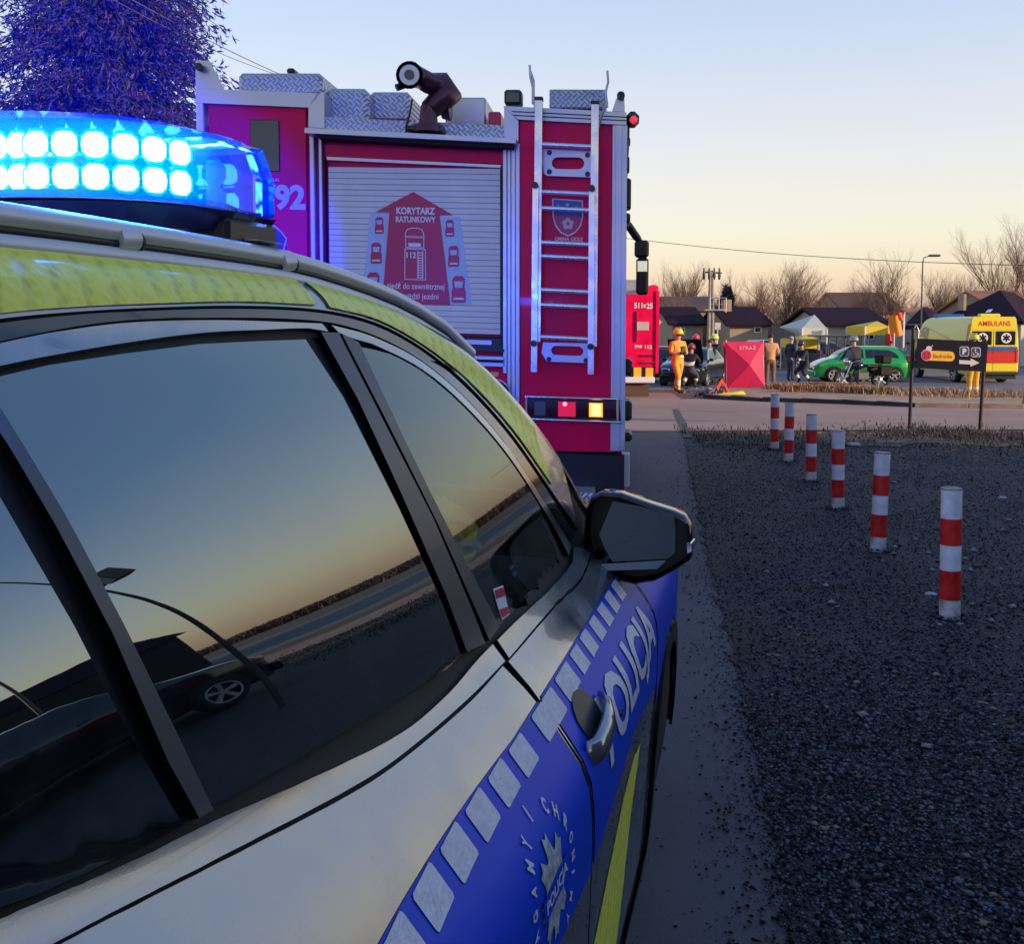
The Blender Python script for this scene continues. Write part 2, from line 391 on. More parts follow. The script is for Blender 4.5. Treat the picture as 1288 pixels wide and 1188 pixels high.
def patch(form, poly, name, m, parent, off=0.0, side=1, step=0.035, skirt=0.008, dens=True):
    """poly in (y, v); a skin panel lying off metres above the body surface, with a turned-in edge"""
    K = 1.35
    pl = [(y, v * K) for y, v in poly]
    if dens: pl = densify(pl, step)
    q = [pl[0]]
    for p in pl[1:]:
        if math.hypot(p[0]-q[-1][0], p[1]-q[-1][1]) > 0.0015: q.append(p)
    if math.hypot(q[0][0]-q[-1][0], q[0][1]-q[-1][1]) < 0.0015: q.pop()
    pl = q
    xs = [p[0] for p in pl]; ys = [p[1] for p in pl]
    pts = [Vector(p) for p in pl]
    n0 = len(pts)
    x = min(xs) + step * .5; r = 0
    while x < max(xs):
        y = min(ys) + step * (.5 if r % 2 else .15)
        while y < max(ys):
            if inside(pl, x, y):
                ok = True
                for p in pl:
                    if abs(p[0]-x) < step*.45 and abs(p[1]-y) < step*.45: ok = False; break
                if ok: pts.append(Vector((x, y)))
            y += step
        x += step * .9; r += 1
    res = delaunay_2d_cdt(pts, [(i, (i+1) % n0) for i in range(n0)], [], 1, 1e-6)
    V2, E, F = res[0], res[1], res[2]
    V = []; N = []
    for p in V2:
        v = p.y / K; n = form.nrm(p.x, v); q = form.pt(p.x, v) + n * off
        V.append(Vector((q.x * side, q.y, q.z))); N.append(Vector((n.x * side, n.y, n.z)))
    cnt = {}
    for f in F:
        for i in range(len(f)):
            a, b = f[i], f[(i+1) % len(f)]; k = (min(a, b), max(a, b)); cnt.setdefault(k, []).append((a, b))
    faces = []; smooth = []
    for f in F:
        f = list(f)
        if len(f) >= 3:
            nn = (V[f[1]] - V[f[0]]).cross(V[f[2]] - V[f[0]])
            if nn.dot(N[f[0]]) < 0: f.reverse()
        faces.append(f); smooth.append(True)
    nf = len(faces)
    if skirt > 0:
        mp = {}
        for k, es in cnt.items():
            if len(es) == 1:
                for a in k:
                    if a not in mp:
                        mp[a] = (len(V), len(V) + 1); V += [V[a].copy(), V[a] - N[a] * skirt]; N += [N[a], N[a]]
                a, b = es[0]; faces.append([mp[a][0], mp[b][0], mp[b][1], mp[a][1]]); smooth.append(False)
    me = bpy.data.meshes.new(name); me.from_pydata([tuple(p) for p in V], [], faces); me.materials.append(m)
    me.polygons.foreach_set('use_smooth', smooth)
    me.update()
    me.normals_split_custom_set_from_vertices([tuple(n) for n in N])
    return link(name, me, parent)
def cap_patch(form, y0, y1, v0, name, m, parent, off=0.0, ny=30, nv=24, v1=None):
    """a panel over the centre line, from edge v0 on one side to v0 on the other"""
    y0f = y0 if callable(y0) else (lambda u: y0); y1f = y1 if callable(y1) else (lambda u: y1)
    mb = MB(); P = []; F = []
    for i in range(ny + 1):
        for j in range(-nv, nv + 1):
            u = j / nv; v = 2 - (2 - v0) * abs(u); y = y0f(u) + (y1f(u) - y0f(u)) * i / ny
            n = form.nrm(y, min(v, 1.995)); p = form.pt(y, v) + n * off
            P.append((p.x * (1 if u >= 0 else -1) * (1 if v < 2 else 0), p.y, p.z))
    w = 2 * nv + 1
    for i in range(ny):
        for j in range(2 * nv): F.append([i*w + j, i*w + j + 1, (i+1)*w + j + 1, (i+1)*w + j])
    mb.add(P, F, 0, True)
    return mb.build(name, m, parent)
def wheel(parent, x, y, z, r, w, side, spokes=5, tyre=None, rim=None, rimr=0.66):
    t = MB(); n = 28
    prof = [(-w, r*rimr), (-w, r*.93), (-w*.8, r), (w*-.2, r), (0, r*.93), (0.0, r*rimr), (-w*.1, r*rimr*.97)]
    V = []; F = []
    for i in range(n):
        a = 2*math.pi*i/n
        for px_, pr in prof: V.append((x + side*px_, y + pr*math.cos(a), z + pr*math.sin(a)))
    k = len(prof)
    for i in range(n):
        for j in range(k - 1): F.append([i*k + j, i*k + j + 1, ((i+1) % n)*k + j + 1, ((i+1) % n)*k + j])
    t.add(V, F, 0, True); ty = t.build('wheel', tyre or M['tyre'], parent)
    rm = MB(); rr = r * rimr
    V = [(x + side*-0.05, y + rr*math.cos(2*math.pi*i/n), z + rr*math.sin(2*math.pi*i/n)) for i in range(n)]
    rm.add(V, [list(range(n))], 1)
    rm.tube([(x + side*-.06, y, z), (x + side*-.005, y, z)], rr*.24, 12, 0)
    for i in range(spokes):
        a = 2*math.pi*i/spokes + .3; c, s_ = math.cos(a), math.sin(a); q = rr*.12
        rm.add([(x - side*.012, y + c*rr*.1 - s_*q, z + s_*rr*.1 + c*q), (x - side*.012, y + c*rr*.1 + s_*q, z + s_*rr*.1 - c*q),
                (x - side*.004, y + c*rr*.98 + s_*q*1.3, z + s_*rr*.98 - c*q*1.3), (x - side*.004, y + c*rr*.98 - s_*q*1.3, z + s_*rr*.98 + c*q*1.3),
                (x - side*.045, y + c*rr*.1 - s_*q, z + s_*rr*.1 + c*q), (x - side*.045, y + c*rr*.1 + s_*q, z + s_*rr*.1 - c*q),
                (x - side*.045, y + c*rr*.98 + s_*q*1.3, z + s_*rr*.98 - c*q*1.3), (x - side*.045, y + c*rr*.98 - s_*q*1.3, z + s_*rr*.98 + c*q*1.3)],
               [(0,1,2,3), (4,7,6,5), (0,4,5,1), (1,5,6,2), (2,6,7,3), (3,7,4,0)], 0)
    ring = [(x - side*.002, y + rr*.98*math.cos(2*math.pi*i/n), z + rr*.98*math.sin(2*math.pi*i/n)) for i in range(n + 1)]
    rm.tube(ring, 0.012, 5, 0, caps=False)
    rm.build('rim', [rim or M['alu'], M['dark_under']], ty)
    return ty

# ------------------------------------------------------------------ the police car
TH = R(15.8); CARC = -1.223
cr = Vector((math.cos(TH), -math.sin(TH), 0))
pc = thing('police_car', 'silver police car with blue and yellow markings and lit blue light bar, left foreground', 'police car', tuple(cr * CARC), -TH)
PW = [(.20, .86), (.30, .905), (.45, .922), (.60, .928), (.73, .933), (.80, .935), (.866, .930), (.947, .88), (1.01, .832), (1.045, .798), (1.075, .777), (1.11, .768), (1.2, .746), (1.3, .714), (1.4, .668), (1.52, .588), (1.7, .50)]
PZE = [(-1.0, 1.10), (-.92, 1.30), (-.75, 1.42), (-.3, 1.49), (.3, 1.525), (.8, 1.54), (1.25, 1.538), (1.5, 1.515), (1.77, 1.455), (2.0, 1.32), (2.16, 1.215), (2.34, 1.075), (2.42, 1.02), (2.6, .985), (2.9, .955), (3.3, .89), (3.5, .80), (3.56, .70)]
PH = [(-1.0, 1.15), (-.92, 1.42), (-.75, 1.56), (-.3, 1.63), (.3, 1.665), (.8, 1.68), (1.25, 1.675), (1.6, 1.645), (1.8, 1.60), (2.0, 1.50), (2.3, 1.29), (2.6, 1.105), (2.68, 1.075), (2.9, 1.05), (3.3, .97), (3.5, .86), (3.56, .72)]
PT = [(-1.0, .80), (-.9, .90), (-.6, .965), (0, .995), (.6, 1.0), (1.4, 1.0), (2.0, .985), (2.5, .965), (3.0, .94), (3.3, .88), (3.5, .76), (3.56, .66)]
pf = Form(PW, PZE, PH, PT, .22, -1.0, 3.56, belt=[(-1.0, .20), (.0, .185), (.3, .16), (.5, .13), (.7, .085), (.9, .04), (1.15, .004), (1.4, 0.0), (3.5, 0.0)])
pf.W = blur_tab(PW, .010); pf.T = blur_tab(PT, .05); pf.dz = lambda y: .24/(1 + math.exp((y - .5)/.25)); pf.bl = blur_tab([(.80, 0), (.95, 1), (1.30, 1), (1.51, 0)], .02)
car_m = Matrix.Translation(cr * CARC) @ Matrix.Rotation(-TH, 4, 'Z')
def make_picker(form, mw, y0, y1, ny=240, nv=160):
    P = []; F = []
    for i in range(ny + 1):
        for j in range(nv + 1):
            P.append(mw @ form.pt(y0 + (y1-y0)*i/ny, 2.0*j/nv))
    for i in range(ny):
        for j in range(nv):
            a = i*(nv+1) + j; F.append((a, a+1, a+nv+2, a+nv+1))
    bvh = BVHTree.FromPolygons(P, F)
    def pick(px, py):
        d = ray(px, py); h = bvh.ray_cast(CAMP, d)
        if h[0] is None:
            best = None
            for k in range(10, 80):
                q = CAMP + d * (k * .05); hh = bvh.find_nearest(q)
                if best is None or hh[3] < best[3]: best = hh
            h = best
        i, j = divmod(h[2], nv)
        a = P[i*(nv+1) + j]; b = P[(i+1)*(nv+1) + j]; c = P[i*(nv+1) + j + 1]
        e1, e2, w = b - a, c - a, h[0] - a
        A, B, C_, D, E_ = e1.dot(e1), e1.dot(e2), e2.dot(e2), w.dot(e1), w.dot(e2)
        det = A*C_ - B*B
        s_, t_ = ((D*C_ - E_*B)/det, (A*E_ - B*D)/det) if abs(det) > 1e-18 else (0, 0)
        return (y0 + (y1-y0)*(i + s_)/ny, 2.0*(j + t_)/nv)
    return pick
pick = make_picker(pf, car_m, -1.0, 3.56)
def PX(*pts): return [pick(x, y) for x, y in densify(list(pts), 25)]
def line(*pts):                                    # open polyline of pixels -> (y, v)
    out = []; P = [Vector(p) for p in pts]; P = [2*P[0] - P[1]] + P + [2*P[-1] - P[-2]]
    for i in range(1, len(P) - 2):
        p0, p1, p2, p3 = P[i-1], P[i], P[i+1], P[i+2]; n = max(1, int((p2 - p1).length / 14))
        m1 = (p2 - p0) * ((p2-p1).length / max(1e-6, (p1-p0).length + (p2-p1).length)); m2 = (p3 - p1) * ((p2-p1).length / max(1e-6, (p2-p1).length + (p3-p2).length))
        for k in range(n):
            t = k/n; q = p1*(2*t**3 - 3*t*t + 1) + m1*(t**3 - 2*t*t + t) + p2*(-2*t**3 + 3*t*t) + m2*(t**3 - t*t); out.append(pick(q.x, q.y))
    return out + [pick(*pts[-1])]
def YZ(*pts):
    out = []
    for a, b in zip(pts[:-1], pts[1:]):
        n = max(1, int(math.hypot(b[0]-a[0], b[1]-a[1])/.05)); out += [(a[0] + (b[0]-a[0])*k/n, a[1] + (b[1]-a[1])*k/n) for k in range(n)]
    return [(y, pf.v_of(y, z)) for y, z in out + [pts[-1]]]
rear_glass = PX((-35, 483), (0, 475), (60, 461), (150, 447), (250, 434), (330, 430), (383, 428), (430, 500), (500, 640), (560, 770), (578, 825), (562, 842), (480, 893), (400, 940), (300, 997), (262, 1016), (215, 925), (145, 780), (71, 640), (0, 525))
quarter_glass = PX((-95, 505), (-60, 530), (0, 632), (91, 790), (160, 925), (228, 1040), (180, 1064), (60, 1120), (-60, 1165), (-200, 1150), (-230, 900), (-180, 640))
front_glass = PX((449, 437), (470, 441), (502, 450), (535, 470), (565, 495), (602, 528), (640, 565), (661, 600), (678, 640), (697, 680), (704, 702), (680, 735), (626, 789), (560, 660), (500, 540))
print('glass', rear_glass[0], rear_glass[len(rear_glass)//2], front_glass[0], 'qt', quarter_glass[0], quarter_glass[-1])
ws_hole = [(1.75, 1.12), (2.48, 1.12), (2.58, 1.999), (1.75, 1.999)]
sh = pf.shell(holes=[front_glass, ws_hole], ny=190, nv=110)
sh.build('body_shell', M['dark_under'], pc)
for side in (1, -1):
    patch(pf, rear_glass, 'rear_door_window', M['privacy'], pc, .002, side, step=.02, skirt=0)
    patch(pf, quarter_glass, 'quarter_window', M['privacy'], pc, .002, side, step=.02, skirt=0)
    patch(pf, front_glass, 'front_door_window', M['glass_front'], pc, .002, side, step=.02, skirt=0)
    patch(pf, PX((-30, 488), (0, 533), (71, 652), (145, 790), (215, 932), (258, 1022), (240, 1032), (200, 960), (130, 800), (60, 668), (0, 565), (-50, 495)), 'window_divider', M['pillar_film'], pc, .008, side)
    patch(pf, PX((399, 421), (421, 421), (480, 538), (540, 655), (580, 748), (606, 812), (582, 822), (556, 752), (500, 625), (445, 505)), 'pillar_panel', M['pillar_film'], pc, .007, side)
    patch(pf, PX((425, 422), (447, 434), (500, 548), (560, 670), (624, 790), (611, 808), (585, 750), (545, 660), (485, 540)), 'pillar_panel', M['pillar_film'], pc, .007, side)
    # roof side
    patch(pf, line((-250, 450), (-100, 412), (0, 396), (100, 388), (200, 384), (300, 382), (392, 386)) + line((374, 362), (352, 345), (270, 328), (180, 316), (90, 309), (0, 304), (-100, 303), (-250, 306)), 'roof_film', M['yellow_film'], pc, .007, side)
    fl = line((410, 389), (470, 404), (530, 436), (585, 480), (640, 540), (690, 610))
    patch(pf, fl + [(y, v + .14) for y, v in reversed(fl)], 'roof_film', M['yellow_film'], pc, .007, side)
    rb = line((-300, 470), (-100, 419), (0, 402), (100, 393), (200, 388), (300, 386), (400, 391), (470, 407), (530, 439), (585, 484), (640, 545), (690, 616), (725, 668))
    patch(pf, [(-.75, 1.02)] + rb + [(y, v + .28) for y, v in reversed(rb)] + [(-.75, 1.3)], 'roof_side', M['silver'], pc, .004, side)
    bot = line((-300, 515), (-100, 458), (0, 430), (130, 406), (260, 400), (400, 404), (465, 420), (530, 454), (590, 506), (640, 565), (690, 640), (716, 682))
    top = line((-300, 478), (-100, 425), (0, 407), (100, 396), (200, 391), (300, 389), (400, 394), (470, 410), (530, 442), (585, 488), (640, 549), (690, 621), (724, 675))
    patch(pf, top + bot[::-1], 'drip_channel', M['black_gloss'], pc, .001, side, skirt=.004)
    # door frame strips (silver) above the glass
    patch(pf, line((-300, 520), (-100, 463), (0, 434), (130, 410), (260, 404), (402, 408)) + line((410, 418), (385, 414), (330, 416), (260, 420), (200, 427), (100, 443), (0, 463), (-100, 490), (-300, 560)), 'door_frame', M['silver'], pc, .004, side)
    patch(pf, line((414, 410), (465, 424), (530, 458), (590, 510), (640, 569), (690, 644), (716, 686)) + line((714, 700), (690, 656), (640, 578), (590, 519), (530, 467), (465, 434), (440, 427), (424, 420)), 'door_frame', M['silver'], pc, .004, side)
    # silver belt strips
    patch(pf, line((-300, 1300), (-100, 1200), (0, 1156), (160, 1086), (262, 1036), (400, 976), (500, 926), (560, 876), (600, 829), (616, 813)) + line((632, 835), (592, 876), (540, 922), (480, 969), (420, 1005), (283, 1077), (77, 1184), (0, 1229), (-100, 1288), (-300, 1408)), 'belt_moulding', M['silver'], pc, .006, side)
    patch(pf, line((622, 808), (645, 785), (700, 733), (718, 708), (720, 690), (727, 690)) + line((741, 698), (730, 727), (692, 767), (637, 831)), 'belt_moulding', M['silver'], pc, .006, side)
    # doors, wings
    patch(pf, line((-140, 1312), (0, 1234), (77, 1189), (283, 1083), (420, 1012), (480, 976), (540, 929), (592, 883), (631, 840)) + YZ((1.444, .95), (1.444, .7), (1.444, .34), (.42, .34), (.47, .55), (.35, .72), (.28, .80)), 'rear_door', M['silver'], pc, .003, side, step=.03)
    patch(pf, line((638, 834), (692, 772), (730, 733), (742, 705)) + YZ((2.30, 1.0), (2.33, .85), (2.33, .34), (1.452, .34), (1.452, .9)), 'front_door', M['silver'], pc, .003, side, step=.03)
    patch(pf, YZ((2.338, 1.02), (2.338, .70), (2.31, .34), (2.33, .36), (2.40, .60), (2.56, .72), (2.80, .72), (2.96, .6), (3.03, .36), (3.5, .40), (3.5, .76), (3.3, .86), (2.9, .93), (2.5, .99)), 'front_wing', M['silver'], pc, .003, side)
    patch(pf, YZ((.27, .82), (.15, .78), (-.15, .76), (-.30, .6), (-.36, .36), (-.95, .4), (-.95, 1.0), (-.8, 1.09), (-.5, 1.12), (.0, 1.10), (.2, 1.07)), 'rear_wing', M['silver'], pc, .003, side)
    patch(pf, YZ((.40, .23), (2.32, .23), (2.32, .335), (.40, .335)), 'sill_cladding', M['black_plastic'], pc, .010, side)
    for wy in (.02, 2.68):
        a_ = []
        for k in range(21):
            t = math.pi * k / 20; a_.append((wy + .42*math.cos(t), .34 + .41*math.sin(t)))
        for k in range(20, -1, -1):
            t = math.pi * k / 20; a_.append((wy + .365*math.cos(t), .34 + .355*math.sin(t)))
        patch(pf, YZ(*a_), 'wheel_arch', M['black_plastic'], pc, .012, side)
        wheel(pc, side * (.885 if wy < 1 else .825), wy, .35, .35, .22, side)
    # blue film over the flank: three pieces split at the door gaps
    BT, BB = .990, .775; zo = lambda y: max(0, 1.3 - y)*.04
    patch(pf, YZ((-.2, BT + zo(-.2)), (1.3, BT), (1.437, BT), (1.437, BB - .03), (.9, BB), (-.2, BB)), 'blue_film', M['blue_film'], pc, .0045, side, skirt=.001, step=.03)
    patch(pf, YZ((1.459, BT), (2.1, BT), (2.26, BT - .004), (2.324, .96), (2.324, .72), (1.9, .775), (1.459, BB - .03)), 'blue_film', M['blue_film'], pc, .0045, side, skirt=.001, step=.03)
    patch(pf, YZ((2.345, .99), (2.345, .66), (2.6, .75), (2.8, .75), (3.1, .6), (3.3, .5), (3.46, .5), (3.46, .76), (3.3, .84), (2.9, .92)), 'blue_film', M['blue_film'], pc, .0045, side, skirt=.001)
    for k in range(15):
        y = .22 + .0945 * k; c0, c1 = y, y + .066
        if c0 < 1.44 < c1 + .03: c0 += .03; c1 += .03
        z0, z1 = .951 + zo(c0), .987 + zo(c0)
        patch(pf, YZ((c0, z0 + .003), (c0 + .003, z0), (c1 - .003, z0), (c1, z0 + .003), (c1 - .004, z1 - .003), (c1 - .008, z1), (c0, z1), (c0 - .004, z1 - .003)), 'white_block', M['white_film'], pc, .006, side, skirt=.001, step=.03)
    for k in range(7):
        y = 1.575 + .0945 * k; c0, c1 = y, y + .062; z0, z1 = .953, .987
        patch(pf, YZ((c0, z0), (c1, z0), (c1 - .005, z1), (c0 - .005, z1)), 'white_block', M['white_film'], pc, .006, side, skirt=.001, step=.03)
    patch(pf, YZ((.6, .345), (1.437, .345), (1.437, .57), (1.2, .52), (.9, .46)), 'yellow_film', M['yellow_film'], pc, .0045, side, skirt=.001)
    patch(pf, YZ((1.459, .345), (1.70, .345), (1.80, .46), (1.90, .60), (2.02, .70), (1.93, .715), (1.78, .70), (1.6, .64), (1.459, .58)), 'yellow_film', M['yellow_film'], pc, .0045, side, skirt=.001)
    # roof rail with feet
    rl = MB(); pts = []
    for k in range(29):
        y = -.55 + k * (2.45 / 28); t = k / 28
        p = pf.pt(y, 1.27); lift = .020 * math.sin(math.pi * min(1, max(0, t))) ** .35 if 0 < t < 1 else 0
        pts.append((p.x * side, p.y, p.z + lift + .004))
    pts = [(a, b, c + .006) for a, b, c in pts]; rl.tube(pts, [.0135]*len(pts), 12); rl.tube([(a, b, c - .026) for a, b, c in pts], [.0135]*len(pts), 12); rl.build('roof_rail', M['rail'], pc)
    gp = [Vector((p[0] + side*.005, p[1], p[2] - .013)) for p in pts]
    MB().tube(gp, .0055, 8).build('rail_gasket', M['black_rubber'], pc)
    for yy in (.95, 1.30):
        p = pf.pt(yy, 1.27); MB().tube([(p.x*side, yy - .016, p.z + .022), (p.x*side, yy + .016, p.z + .0245)], .0165, 12).build('rail_clamp', M['rail'], pc); MB().tube([(p.x*side, yy + .016, p.z + .0215), (p.x*side, yy + .021, p.z + .0245)], .016, 12).build('rail_seam', M['black_rubber'], pc)
cap_patch(pf, -.75, lambda u: 1.70 - .12*u*u, 1.30, 'roof_panel', M['silver'], pc, .004)
cap_patch(pf, lambda u: 1.72 - .12*u*u, lambda u: 2.60 - .16*u*u, 1.06, 'windscreen', M['glass_front'], pc, .003)
cap_patch(pf, lambda u: 2.64 - .16*u*u, 3.45, 1.08, 'bonnet', M['silver'], pc, .004)
cap_patch(pf, -.98, -.77, 1.05, 'rear_window', M['glass_dark'], pc, .003, ny=10)
for side in (1, -1):
    MB().box(side*.5 - .17, 3.44, .66, side*.5 + .17, 3.57, .78, bev=.03).build('headlight', M['chrome'], pc)
    MB().box(side*.62 - .12, -1.02, .86, side*.62 + .12, -.97, .98, bev=.01).build('tail_light', M['decal_red'], pc)
MB().box(-.7, 3.5, .28, .7, 3.62, .52, bev=.04).build('front_bumper', M['black_plastic'], pc)
MB().box(-.72, -1.06, .3, .72, -.96, .6, bev=.04).build('rear_bumper', M['black_plastic'], pc)

def surf_fn(form, y0, z0, off, side=1, slant=0.0):
    def fn(x, y):
        yy = y0 + x * side + y * slant; zz = z0 + y; v = form.v_of(yy, zz); n = form.nrm(yy, v); p = form.pt(yy, v) + n * off
        return (p.x * side, p.y, p.z)
    return fn
text_obj('POLICJA', .12, M['white_film'], surf_fn(pf, 1.60, .80, .0065), pc, fit=(.68, .125), bold=.004, sub=.02)
text_obj('POLICJA', .12, M['white_film'], surf_fn(pf, 2.28, .80, .0065, side=-1), pc, fit=(.68, .125), bold=.004, sub=.02)
text_obj('POLICJA', .04, M['white_film'], surf_fn(pf, .3, .85, .0065), pc, fit=(.5, .09), bold=.003, sub=.02)
# round slogan and the star badge on the rear door
bc = (1.205, .845)
for i, ch in enumerate('POMAGAMY I CHRONIMY'):
    if ch == ' ': continue
    a = R(232 - i * 284 / 18); ca, sa = math.cos(a), math.sin(a); rr_ = .088
    def fn(x, y, ca=ca, sa=sa):
        ox = x - .006; Y = bc[0] + ca*(rr_ + y) + sa*ox; Z = bc[1] + sa*(rr_ + y)*.92 - ca*ox
        v = pf.v_of(Y, Z); n = pf.nrm(Y, v); p = pf.pt(Y, v) + n*.0065; return tuple(p)
    text_obj(ch, .024, M['white_film'], fn, pc, fit=(.012 if ch != 'I' else .004, .020), bold=.001)
star = []
for k in range(48):
    a = 2*math.pi*k/48; rr_ = .070*(.62 + .38*abs(math.cos(a*4))) * (1.0 if k % 2 else .86)
    star.append((bc[0] + rr_*math.sin(a), bc[1] + rr_*math.cos(a)*.95))
patch(pf, YZ(*star), 'star_badge', mat('badge_silver', (.5, .56, .56), .35, .3, var=.35, vscale=90), pc, .0062, 1, step=.02, skirt=.001, dens=False)
patch(pf, YZ((bc[0]-.062, bc[1]-.014), (bc[0]+.062, bc[1]-.014), (bc[0]+.062, bc[1]+.014), (bc[0]-.062, bc[1]+.014)), 'badge_band', M['blue_film'], pc, .0075, 1, step=.02, skirt=.001)
text_obj('POLICJA', .03, M['white_film'], surf_fn(pf, bc[0]-.055, bc[1]-.009, .009), pc, fit=(.110, .019), bold=.001, sub=.01)
# window sticker
st = PX((617, 742), (630, 737), (639, 774), (629, 781))
sk = patch(pf, st, 'window_sticker', M['decal_white'], pc, .004, 1, step=.01, skirt=0)
patch(pf, PX((618.5, 744), (630, 740), (632.5, 750), (621, 754)), 'sticker_print', M['decal_red'], sk, .005, 1, step=.01, skirt=0)
patch(pf, PX((625, 768), (636, 764), (638, 773), (629, 779)), 'sticker_print', M['decal_red'], sk, .005, 1, step=.01, skirt=0)
# door handles
def handle(y0, z0, y1, z1, side):
    mb = MB(); V = []; F = []
    prof = [(0, -.022), (.006, -.026), (.017, -.019), (.021, .0), (.016, .018), (.006, .023), (0, .021)]
    for i in range(13):
        t = i / 12; y = y0 + (y1 - y0)*t; z = z0 + (z1 - z0)*t
        o = .004 + .014*math.sin(math.pi*min(1, t*1.05))**.45 if 0 < t < 1 else .0; w = .55 + .45*math.sin(math.pi*(.15 + .7*t))
        v = pf.v_of(y, z); p = pf.pt(y, v)
        for a, b in prof: V.append(((p.x + o + a*w)*side, y, z + b*w*1.1))
    k = len(prof)
    for i in range(12):
        for j in range(k): F.append([i*k + j, i*k + (j+1) % k, (i+1)*k + (j+1) % k, (i+1)*k + j])
    F += [list(range(k)), [12*k + j for j in range(k)]]
    mb.add(V, F, 0, True); h = mb.build('door_handle', M['silver'], pc)
    el = [(y0 + .09 + .060*math.cos(t*math.pi/8), z0 + .020 + .036*math.sin(t*math.pi/8)) for t in range(16)]
    patch(pf, YZ(*el), 'handle_recess', M['black_plastic'], h, .0075, side, step=.02, skirt=.001, dens=False)
    return h
for side in (1, -1):
    handle(1.485, .900, 1.665, .915, side); handle(.50, .93, .71, .945, side)
hd = MB(); p = pf.pt(1.62, pf.v_of(1.62, .92)); hd.tube([(p.x + .052, 1.60, .925), (p.x + .0555, 1.60, .925)], .007, 12).build('keyhole_cap', M['black_gloss'], pc)
# wing mirror
mir_y = 2.20
inv = car_m.inverted()
def cpt(px, py, y):                                 # pixel -> car-local point on plane y=const
    d = inv.to_3x3() @ ray(px, py); o = inv @ CAMP; t = (y - o.y)/d.y; return o + d*t
hp = [(737.5, 640), (743, 628), (755, 622), (779, 624), (815, 637), (845, 647), (858, 653), (866, 664), (868, 688), (866, 706), (848, 718), (824, 731), (798, 735), (775, 731), (757, 724), (741, 708), (734, 680)]
ring = [cpt(x, y, mir_y) for x, y in hp]; ctr = sum(ring, Vector())/len(ring)
def mirror(side):
    V = []; F = []; n = len(ring)
    for dy, sc in ((0, .965), (0, 1.0), (.03, 1.03), (.08, .99), (.12, .86), (.145, .6), (.15, .2)):
        for p in ring:
            q = ctr + (p - ctr)*sc; V.append((q.x*side, q.y + dy + abs(p.x - ctr.x)*.12*(1 if dy > 0 else 0), q.z))
    for i in range(6):
        for j in range(n): F.append([i*n + j, i*n + (j+1) % n, (i+1)*n + (j+1) % n, (i+1)*n + j])
    F.append([6*n + j for j in range(n)]); 
    mb = MB().add(V, F, 0, True)
    b = mb.build('wing_mirror', M['black_gloss'], pc)
    inner = [((ctr + (p - ctr)*.97).x*side, p.y + .055, (ctr + (p - ctr)*.97).z) for p in ring]
    MB().add(inner, [list(range(n))]).build('mirror_backing', M['black_plastic'], b)
    gp = [cpt(x, y, mir_y) for x, y in ((769.5, 632), (806, 641), (844.6, 654), (846.5, 672), (846, 701.5), (836.6, 708), (769.5, 708), (760, 690), (753.5, 673))]
    MB().add([((p.x)*side, p.y + .024 + (p.x - ctr.x)*.27 + (p.z - ctr.z)*.055, p.z) for p in gp], [list(range(len(gp)))]).build('mirror_glass', M['mirror'], b)
    lp = [cpt(x, y, mir_y) for x, y in ((757, 709.5), (836, 709.5), (824, 720), (763, 718))]
    MB().add([((p.x)*side, p.y + .020 + (p.x - ctr.x)*.27 + (p.z - ctr.z)*.055, p.z) for p in lp], [list(range(4))]).build('blind_spot_strip', mat('pale_strip', (.35, .5, .6), .2, .6), b)
    sp = [cpt(x, y, mir_y) for x, y in ((862, 682), (868, 684), (868, 694), (863, 697))]
    MB().add([((p.x + .003)*side, p.y - .001, p.z) for p in sp] + [((p.x + .006)*side, p.y + .05, p.z) for p in sp], [(0,1,2,3), (4,5,6,7), (0,1,5,4), (1,2,6,5), (2,3,7,6), (3,0,4,7)]).build('indicator_lamp', M['chrome'], b)
    a0 = pf.pt(2.28, pf.v_of(2.28, .99)); a1 = cpt(760, 722, mir_y + .05)
    MB().tube([(a0.x*side - side*.04, 2.30, .985), ((a0.x + a1.x)/2*side, 2.28, 1.0), (a1.x*side, a1.y, a1.z), (a1.x*side + side*.02, a1.y, a1.z + .05)], [.05, .045, .04, .035], 10).build('mirror_arm', M['black_gloss'], b)
for side in (1, -1): mirror(side)

# light bar
led_white = mat('led_core', (1, 1, 1), .4, emit=(.75, .9, 1.0), estr=60)
led_blue = mat('led_blue', (0, .05, 1), .4, emit=(.0, .06, 1.0), estr=5)
lens = bpy.data.materials.new('blue_lens'); lens.use_nodes = True; nt = lens.node_tree; nt.nodes.clear()
o_ = nt.nodes.new('ShaderNodeOutputMaterial'); tr_ = nt.nodes.new('ShaderNodeBsdfTransparent'); tr_.inputs[0].default_value = (.05, .34, 1.0, 1)
tl_ = nt.nodes.new('ShaderNodeBsdfTranslucent'); tl_.inputs[0].default_value = (.0, .12, .95, 1)
gl_ = nt.nodes.new('ShaderNodeBsdfGlossy'); gl_.inputs['Roughness'].default_value = .05
m1_ = nt.nodes.new('ShaderNodeMixShader'); m1_.inputs[0].default_value = .16; nt.links.new(tr_.outputs[0], m1_.inputs[1]); nt.links.new(tl_.outputs[0], m1_.inputs[2])
m2_ = nt.nodes.new('ShaderNodeMixShader'); fr_ = nt.nodes.new('ShaderNodeFresnel'); fr_.inputs[0].default_value = 1.4
nt.links.new(fr_.outputs[0], m2_.inputs[0]); nt.links.new(m1_.outputs[0], m2_.inputs[1]); nt.links.new(gl_.outputs[0], m2_.inputs[2]); nt.links.new(m2_.outputs[0], o_.inputs[0])
LBY0, LBY1, LBZ0, LBZ1, LBW = 1.02, 1.34, 1.700, 1.808, .5
lb = MB(); lbe = bpy.data.objects.new('light_bar', None); COL.objects.link(lbe); lbe.parent = pc
outl = []
